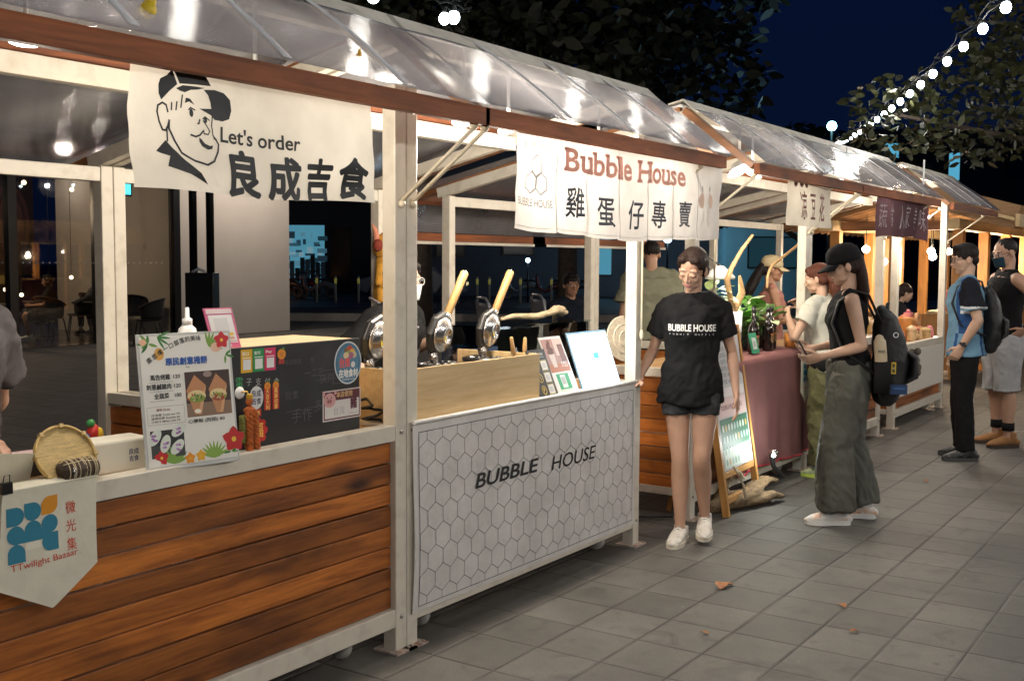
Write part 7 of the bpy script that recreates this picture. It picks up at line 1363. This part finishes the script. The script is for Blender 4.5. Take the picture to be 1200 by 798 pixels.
leafy('potted_plant', (4.36, .34, CT3), 'variegated leafy plant behind the dark bottles', 17, .14, .26, 3, .45); leafy('potted_plant', (4.24, .30, CT3), 'bushy green plant between the white pot and the dark bottles', 20, .15, .20, 12, .25); leafy('potted_plant', (4.54, .27, CT3), 'broad leaved plant between the bottles and the wooden cup', 16, .16, .24, 17, .3); leafy('potted_plant', (4.62, .40, CT3), 'leafy plant leaning right beside the white stall post', 10, .15, .20, 8, .5); leafy('potted_plant', (4.0, .46, CT3+.20), 'pale fern like plant under the small lamp', 16, .13, .22, 5, .8)
tag(MB().bb((-.13, -.09, 0), (.13, .09, .2)).build('white_box', WPLASTIC, None, (4.0, .46, CT3-.002), bevel=.005), 'white box carrying the pale plant on the third stall', 'box')
dl = empty('plant_lamp', (4.12, .42, 1.50), 'small shaded plant lamp glowing over the pale plant', 'lamp'); MB().lathe([(.105, -.02), (.11, -.005), (.075, .04), (.05, .055), (.03, .075), (0, .08)], n=26).build('lamp_shade', mat('grey_shade', (.5, .48, .46), .4), dl); MB().lathe([(.1, -.018), (0, -.02)], n=24).build('diffuser', emis('plant_lamp_glow', (1, .96, .86), 9), dl); MB().tube([(0, 0, .08), (.03, .2, .2), (.05, .9, .75)], .006, 6).build('arm', BLACKM, dl); point('lamp_light', (0, 0, -.05), 7, (1, .92, .8), .08, dl)
rn = random.Random(31)
for i, (x, y, h, r, c, lb) in enumerate(((4.55, .45, .17, .05, (.35, .14, .05), 'brown wooden planter box by the third stall post'), (4.62, .30, .25, .035, (.02, .35, .10), 'green plastic bottle beside the third stall post'), (4.71, .33, .24, .036, (.5, .55, .5), 'clear bottle beside the green bottle on the third stall'), (3.78, .36, .22, .028, (.05, .04, .03), 'thin dark bottle behind the white pot'), (3.88, .40, .26, .026, (.45, .25, .06), 'amber topped bottle behind the plants'), (3.73, .14, .12, .05, (.5, .36, .2), 'small tan woven jar beside the left dark bottle'))):
    tag(MB().lathe([(r*.9, 0), (r, .008), (r, h*.62), (r*.5, h*.8), (r*.42, h), (0, h+.002)], n=18).build('jar' if i != 0 else 'planter', mat('jar_%d' % i, c, .25, var=.2), None, (x, y, CT3-(.0 if x < 4.5 else .03))), lb, 'jar' if i else 'planter')
gcd = empty('card_stand', (3.86, .05, CT3), 'green and white payment card standing behind the easel', 'card stand'); f_ = plane((0, 0, .004), (1, -.1, 0), (-.25, .15, 1)); MB().prism([(0, 0), (.11, 0), (.11, .15), (0, .15)], .005, lambda u, v, t: f_(u, v, t-.006)).build('card', mat('green_card', (.04, .36, .18), .4), gcd)
pr = Print(.001); pr.rect(.025, .03, .06, .085, (.7, .75, .7), 1); pr.rect(.04, .05, .03, .04, (.45, .5, .48), 2); pr.build('card_print', gcd, f_)
# ------------------------------------------------------------------ easel menu board in the gap
ea = empty('easel_sign', (2.98, -.15, 0), 'waist high wooden easel holding a pale menu board over a green picture with a painted glow', 'easel')
TM = wood('honey_timber', (.42, .19, .05), (.64, .34, .11), .45, 'Z', .2)
A0 = V3(0, 0, 0); U_ = V3(.997, .05, 0).normalized(); V_ = V3(-.07, .13, 1).normalized(); fe = plane(A0, U_, V_); EW = .60
for u in (0, EW): MB().bar(fe(u, 0, 0), fe(u, 1.20, 0), .045, .03, (1, 0, 0)).build('upright', TM, ea, bevel=.003)
for v in (.10, .26, 1.17): MB().bar(fe(.02, v, .0), fe(EW-.02, v, .0), .03, .04, (0, 0, 1)).build('crossbar', TM, ea, bevel=.003)
for u in (.06, EW-.06): MB().bar(fe(u, 1.12, -.03), fe(u, 0, 0)+V3(-.14, .36, .012), .03, .025, (1, 0, 0)).build('support_leg', TM, ea)
MB().prism([(.03, .285), (EW-.03, .285), (EW-.03, 1.14), (.03, 1.14)], .01, lambda u, v, t: fe(u, v, .016-t)).build('board', mat('pale_grey_board', (.52, .50, .49), .5), ea)
pr = Print(.001); pr.rect(.05, .30, EW-.1, .31, (.05, .15, .09), 1); pr.rect(.05, .30, EW-.1, .12, (.62, .70, .62), 1.5); pr.rect(.05, .62, EW-.1, .12, (.66, .48, .46), 1); pr.rect(.05, .745, EW-.1, .06, (.70, .62, .62), 1)  # pale lower band paints the clip lamp's glow onto the picture
rn = random.Random(8)
for r_ in range(4):
    for c in range(9): pr.disc(.09+c*(EW-.18)/8, .335+r_*.072, .016, .024, rn.choice([(.55, .6, .52), (.25, .4, .33), (.5, .36, .12), (.36, .48, .45)]), 2+.01*c, 12)
for r_ in range(6): z = .83+r_*.043; pr.text(rn.choice(['冰豆花 40', '熱豆花 45', '花生豆花 50', '粉圓豆花 50', '綜合豆花 60']), .09, z, .026, (.16, .18, .24), 2, .01, width=.26); pr.line([(.38, z+.012), (EW-.07, z+.012)], .008, rn.choice([(.35, .42, .52), (.25, .25, .3), (.5, .4, .5)]), 2)
pr.text('TOFU PUDDING', .1, .665, .03, (.25, .12, .12), 2, .01, width=.38); pr.text('MENU', .26, 1.10, .02, (.1, .1, .12), 2, .02); pr.build('menu_print', ea, lambda u, v, w: fe(u, v, .0165+w))
cb_ = empty('clip_lamp', (3.68, -.17, .30), 'clip lamp shining on the lower half of the easel board', 'lamp'); MB().lathe([(.03, 0), (.028, .03), (.015, .05), (0, .055)], n=16, M=Euler((R(70), 0, R(60))).to_matrix()).build('housing', STEEL, cb_); MB().ell((-.01, -.02, 0), .014).build('bulb', emis('clip_lamp_glow', (.9, 1, .95), 18), cb_); MB().tube([(.01, .0, -.01), (.02, -.01, -.08), (.06, -.03, -.13), (.14, -.04, -.17)], [.02, .016, .022, .012], 10, dome=True).build('clamp', BLACKPL, cb_); point('lamp_light', (-.16, -.10, .12), 5, (.92, 1, .95), .03, cb_)
dr = MB(); dr.tube([(-.1, .1, .05), (.1, 0, .10), (.3, -.06, .13), (.45, -.03, .16), (.62, -.06, .20), (.74, -.10, .17)], [(.07, .05), (.09, .07), (.08, .05), (.08, .035), (.07, .03), (.03, .02)], 14, dome=True); dr.tube([(.05, .0, .08), (.3, -.1, .07), (.5, -.16, .09), (.62, -.2, .05)], [(.06, .05), (.06, .045), (.05, .04), (.02, .018)], 12, dome=True); dr.tube([(0, .1, .07), (.1, .08, .2), (.16, .06, .34)], [.05, .04, .016], 10, dome=True)
me = solidify_mesh(dr, .014, 1)
for v in me.vertices: v.co += Vector((0, 0, 1))*.010*noise.noise(v.co*14)+Vector((0, 1, 0))*.008*noise.noise(v.co*22)
me.materials.append(mat('brown_driftwood', (.24, .16, .085), .85, var=.5, vs=12, stretch=(1, 5, 5), bump=.9, bs=45, dark=(.06, .04, .02), dscale=7, damt=.8)); o = bpy.data.objects.new('driftwood_stump', me); C.objects.link(o); o.location = (3.12, -.10, -.005); o.scale = (.85, .85, .72); tag(o, 'broad weathered driftwood piece lying at the foot of the easel', 'driftwood')
tag(MB().tube([(3.02, -.19, .30), (3.0, -.22, .27), (3.04, -.24, .25), (3.06, -.2, .28), (3.01, -.18, .32), (3.03, -.21, .26), (3.05, -.23, .2), (3.06, -.24, .12)], .008, 7).build('tied_rope', ROPE, None), 'loose knot of pale rope tied round the left easel leg', 'rope')
# ------------------------------------------------------------------ far stall goods
rn = random.Random(14); PAL = [(.62, .30, .16), (.72, .50, .28), (.5, .16, .10), (.75, .66, .52), (.55, .36, .16), (.7, .22, .24), (.66, .42, .12), (.3, .16, .08)]
SH = [lambda b, h, r: b.lathe([(r*.8, 0), (r, h*.3), (r*.8, h*.7), (r*.4, h), (0, h+.002)], n=14), lambda b, h, r: b.ell((0, 0, r), (r, r*.8, r), 12, 8).ell((0, -.01, r*2.2), r*.62, 10, 7), lambda b, h, r: b.lathe([(r, 0), (r, h*.6), (r*1.15, h*.62), (r*1.1, h*.8), (r*.2, h*.95), (0, h*.96)], n=14), lambda b, h, r: b.box((0, 0, h*.4), (r*1.9, r*1.6, h*.8)).lathe([(r*.5, h*.8), (r*.6, h*.9), (0, h)], n=10)]
PN = ['terracotta', 'honey tan', 'brick red', 'cream', 'caramel', 'pink', 'amber', 'dark brown']; SN = ['rounded', 'two ball', 'lidded', 'square']
for i in range(64):
    x = 7.5+rn.random()*1.75; y = .10+rn.random()*.55; r = rn.uniform(.03, .06); h = rn.uniform(.08, .2); k_ = i % 4; ci = rn.randrange(8)
    step = .0 if y < .3 else .12
    o = SH[k_](MB(), h, r).build('trinket', mat('trinket_%d' % ci, PAL[ci], .5, var=.35, vs=25), None, (x, y, .79+step), bevel=.004, rz=rn.random()*3)
    tag(o, '%s %s ornament, %s of the far stall counter, %s' % (PN[ci], SN[k_], 'front row' if y < .3 else 'raised rear row', 'left end' if x < 8.0 else ('middle' if x < 8.7 else 'right')), 'ornament', 'handmade ornaments on the far stall counter')
MB().bb((.07, .30, .789), (1.93, .70, .908)).build('counter_step', OAKX, S5)
wv = tag(MB().lathe([(.085, 0), (.09, .01), (.086, .2), (.09, .24), (.084, .24), (.08, .02), (0, .02)], n=26).build('wooden_mug', mat('orange_wood_cup', (.55, .22, .05), .5), None, (8.55, .22, .79)), 'tall wooden mug standing among the trinkets on the far stall', 'mug')
tn = empty('wooden_rings', (8.95, .2, .79), 'wooden ring ornament on a tan block on the far stall', 'ornament'); MB().tube([(.055*math.cos(a*.314), 0, .20+.055*math.sin(a*.314)) for a in range(21)], .022, 10).build('ring', mat('tan_wood', (.5, .26, .12), .5), tn); MB().lathe([(.06, 0), (.075, .02), (.06, .12), (.03, .14), (0, .141)], n=18).build('block', mat('tan_wood', (.5, .26, .12), .5), tn)
# ------------------------------------------------------------------ warm timber kiosk at the end of the row
ki = empty('timber_kiosk', (12.4, 0, 0), 'warm orange timber kiosk with hanging bulbs at the end of the row', 'kiosk')
for x in (.1, 1.8, 3.5, 5.2, 6.9):
    for y in (.5, 2.2): MB().bb((x, y, 0), (x+.16, y+.14, 2.06)).build('post', PINEZ, ki, bevel=.006)
MB().bb((.1, 1.35, 0), (.26, 1.49, 2.06)).build('post', PINEZ, ki, bevel=.006)
for y in (.5, 2.2): MB().bb((-.3, y-.03, 2.061), (7.6, y+.17, 2.2)).build('beam', PINE, ki)
MB().bb((.08, .67, 2.061), (.28, 2.16, 2.19)).build('beam', EAVEY, ki)
for ya in (-.25, 3.0):
    b = MB(); rn2 = random.Random(3)
    for i in range(26): b.board = rn2.random(); x = -.5+i*.32; b.bar((x+.15, ya, 2.2), (x+.15, 1.375, 2.66), .312, .03, (1, 0, 0))
    b.build('roof_boards', wood('kiosk_roof', (.30, .15, .06), (.5, .3, .14), .6, 'Y', .5), ki)
    b = MB(); b.bar((-.52, ya, 2.17), (-.52, 1.375, 2.63), .04, .12, (1, 0, 0)); b.build('barge_board', PINE, ki)
MB().bb((-.5, -.30, 2.08), (7.8, -.25, 2.24)).build('fascia', PINE, ki)
b = MB(); rn2 = random.Random(4)
for i in range(23): b.board = rn2.random(); b.bb((.3+i*.3, .53, .12), (.59+i*.3, .56, .9))
b.build('cladding_boards', wood('kiosk_boards', (.32, .13, .035), (.52, .25, .08), .5, 'Z', .5), ki); MB().bb((.1, .30, .901), (7.1, .95, .94)).build('counter', PINE, ki)
b = MB()
for i in range(4): b.board = rn2.random(); b.bb((.14, .66+i*.38, .12), (.17, 1.03+i*.38, .9))
b.build('cladding_boards', wood('kiosk_boards', (.32, .13, .035), (.52, .25, .08), .5, 'Z', .5), ki)
MB().bb((1.97, 2.24, .1), (3.48, 2.28, 2.0)).build('wall_panel', PINEZ, ki)
for i, (x, y, z) in enumerate(((12.95, 1.0, 1.70), (13.2, 1.75, 1.62), (13.7, 1.2, 1.78), (14.6, 1.0, 1.72), (15.5, .8, 1.65), (16.2, 1.5, 1.80), (17.2, .9, 1.75), (18.2, 1.3, 1.8), (12.8, 1.9, 1.80))):
    p = empty('pendant_lamp', (x, y, z), 'bright bare bulb hanging inside the timber kiosk', 'lamp', 'bulbs hanging inside the timber kiosk'); MB().ell((0, 0, 0), .055).build('bulb', emis('kiosk_bulb', (1, .86, .62), 26), p); MB().tube([(0, 0, .05), (0, 0, 2.3-z)], .006, 6).build('cord', BLACKM, p)
    if i in (0, 1, 3, 4, 6): point('lamp_light', (0, 0, -.08), 75, (1, .76, .50), .06, p)
rn = random.Random(15)
for i in range(16):
    x = 12.6+rn.random()*3; r = rn.uniform(.05, .1); tag(SH[i % 4](MB(), rn.uniform(.15, .3), r).build('trinket', mat('trinket_%d' % rn.randrange(8), PAL[0], .5), None, (x, .42+rn.random()*.4, .941)), 'warm coloured ornament on the timber kiosk counter', 'ornament', 'ornaments on the timber kiosk counter')
# ------------------------------------------------------------------ litter on the walk
DL = mat('dry_leaf', (.30, .13, .05), .8, var=.5, vs=30)
for i, (x, y, a, s_) in enumerate(((1.555, -.73, .3, .10), (1.60, -.75, 2.2, .05), (1.59, -1.32, .8, .055), (1.263, -1.474, 2.5, .045), (.87, -.95, 1.4, .035), (4.9, -.9, .4, .06))):
    b = MB(); b.sheet(6, 4, lambda u, v: Vector((s_*(u-.5), s_*.34*(v*2-1)*math.sin(math.pi*min(1, u*.92+.05)), .006+.35*s_*abs(v-.5)*math.sin(3*u)+.05*s_*u*u))); b.tube([(s_*.48, 0, .008), (s_*.8, .1*s_, .006)], .0012, 5)
    tag(b.build('fallen_leaf', DL, None, (x, y, .001), rz=a), 'dry brown leaf lying on the paving slabs', 'leaf', 'fallen leaves on the paving')
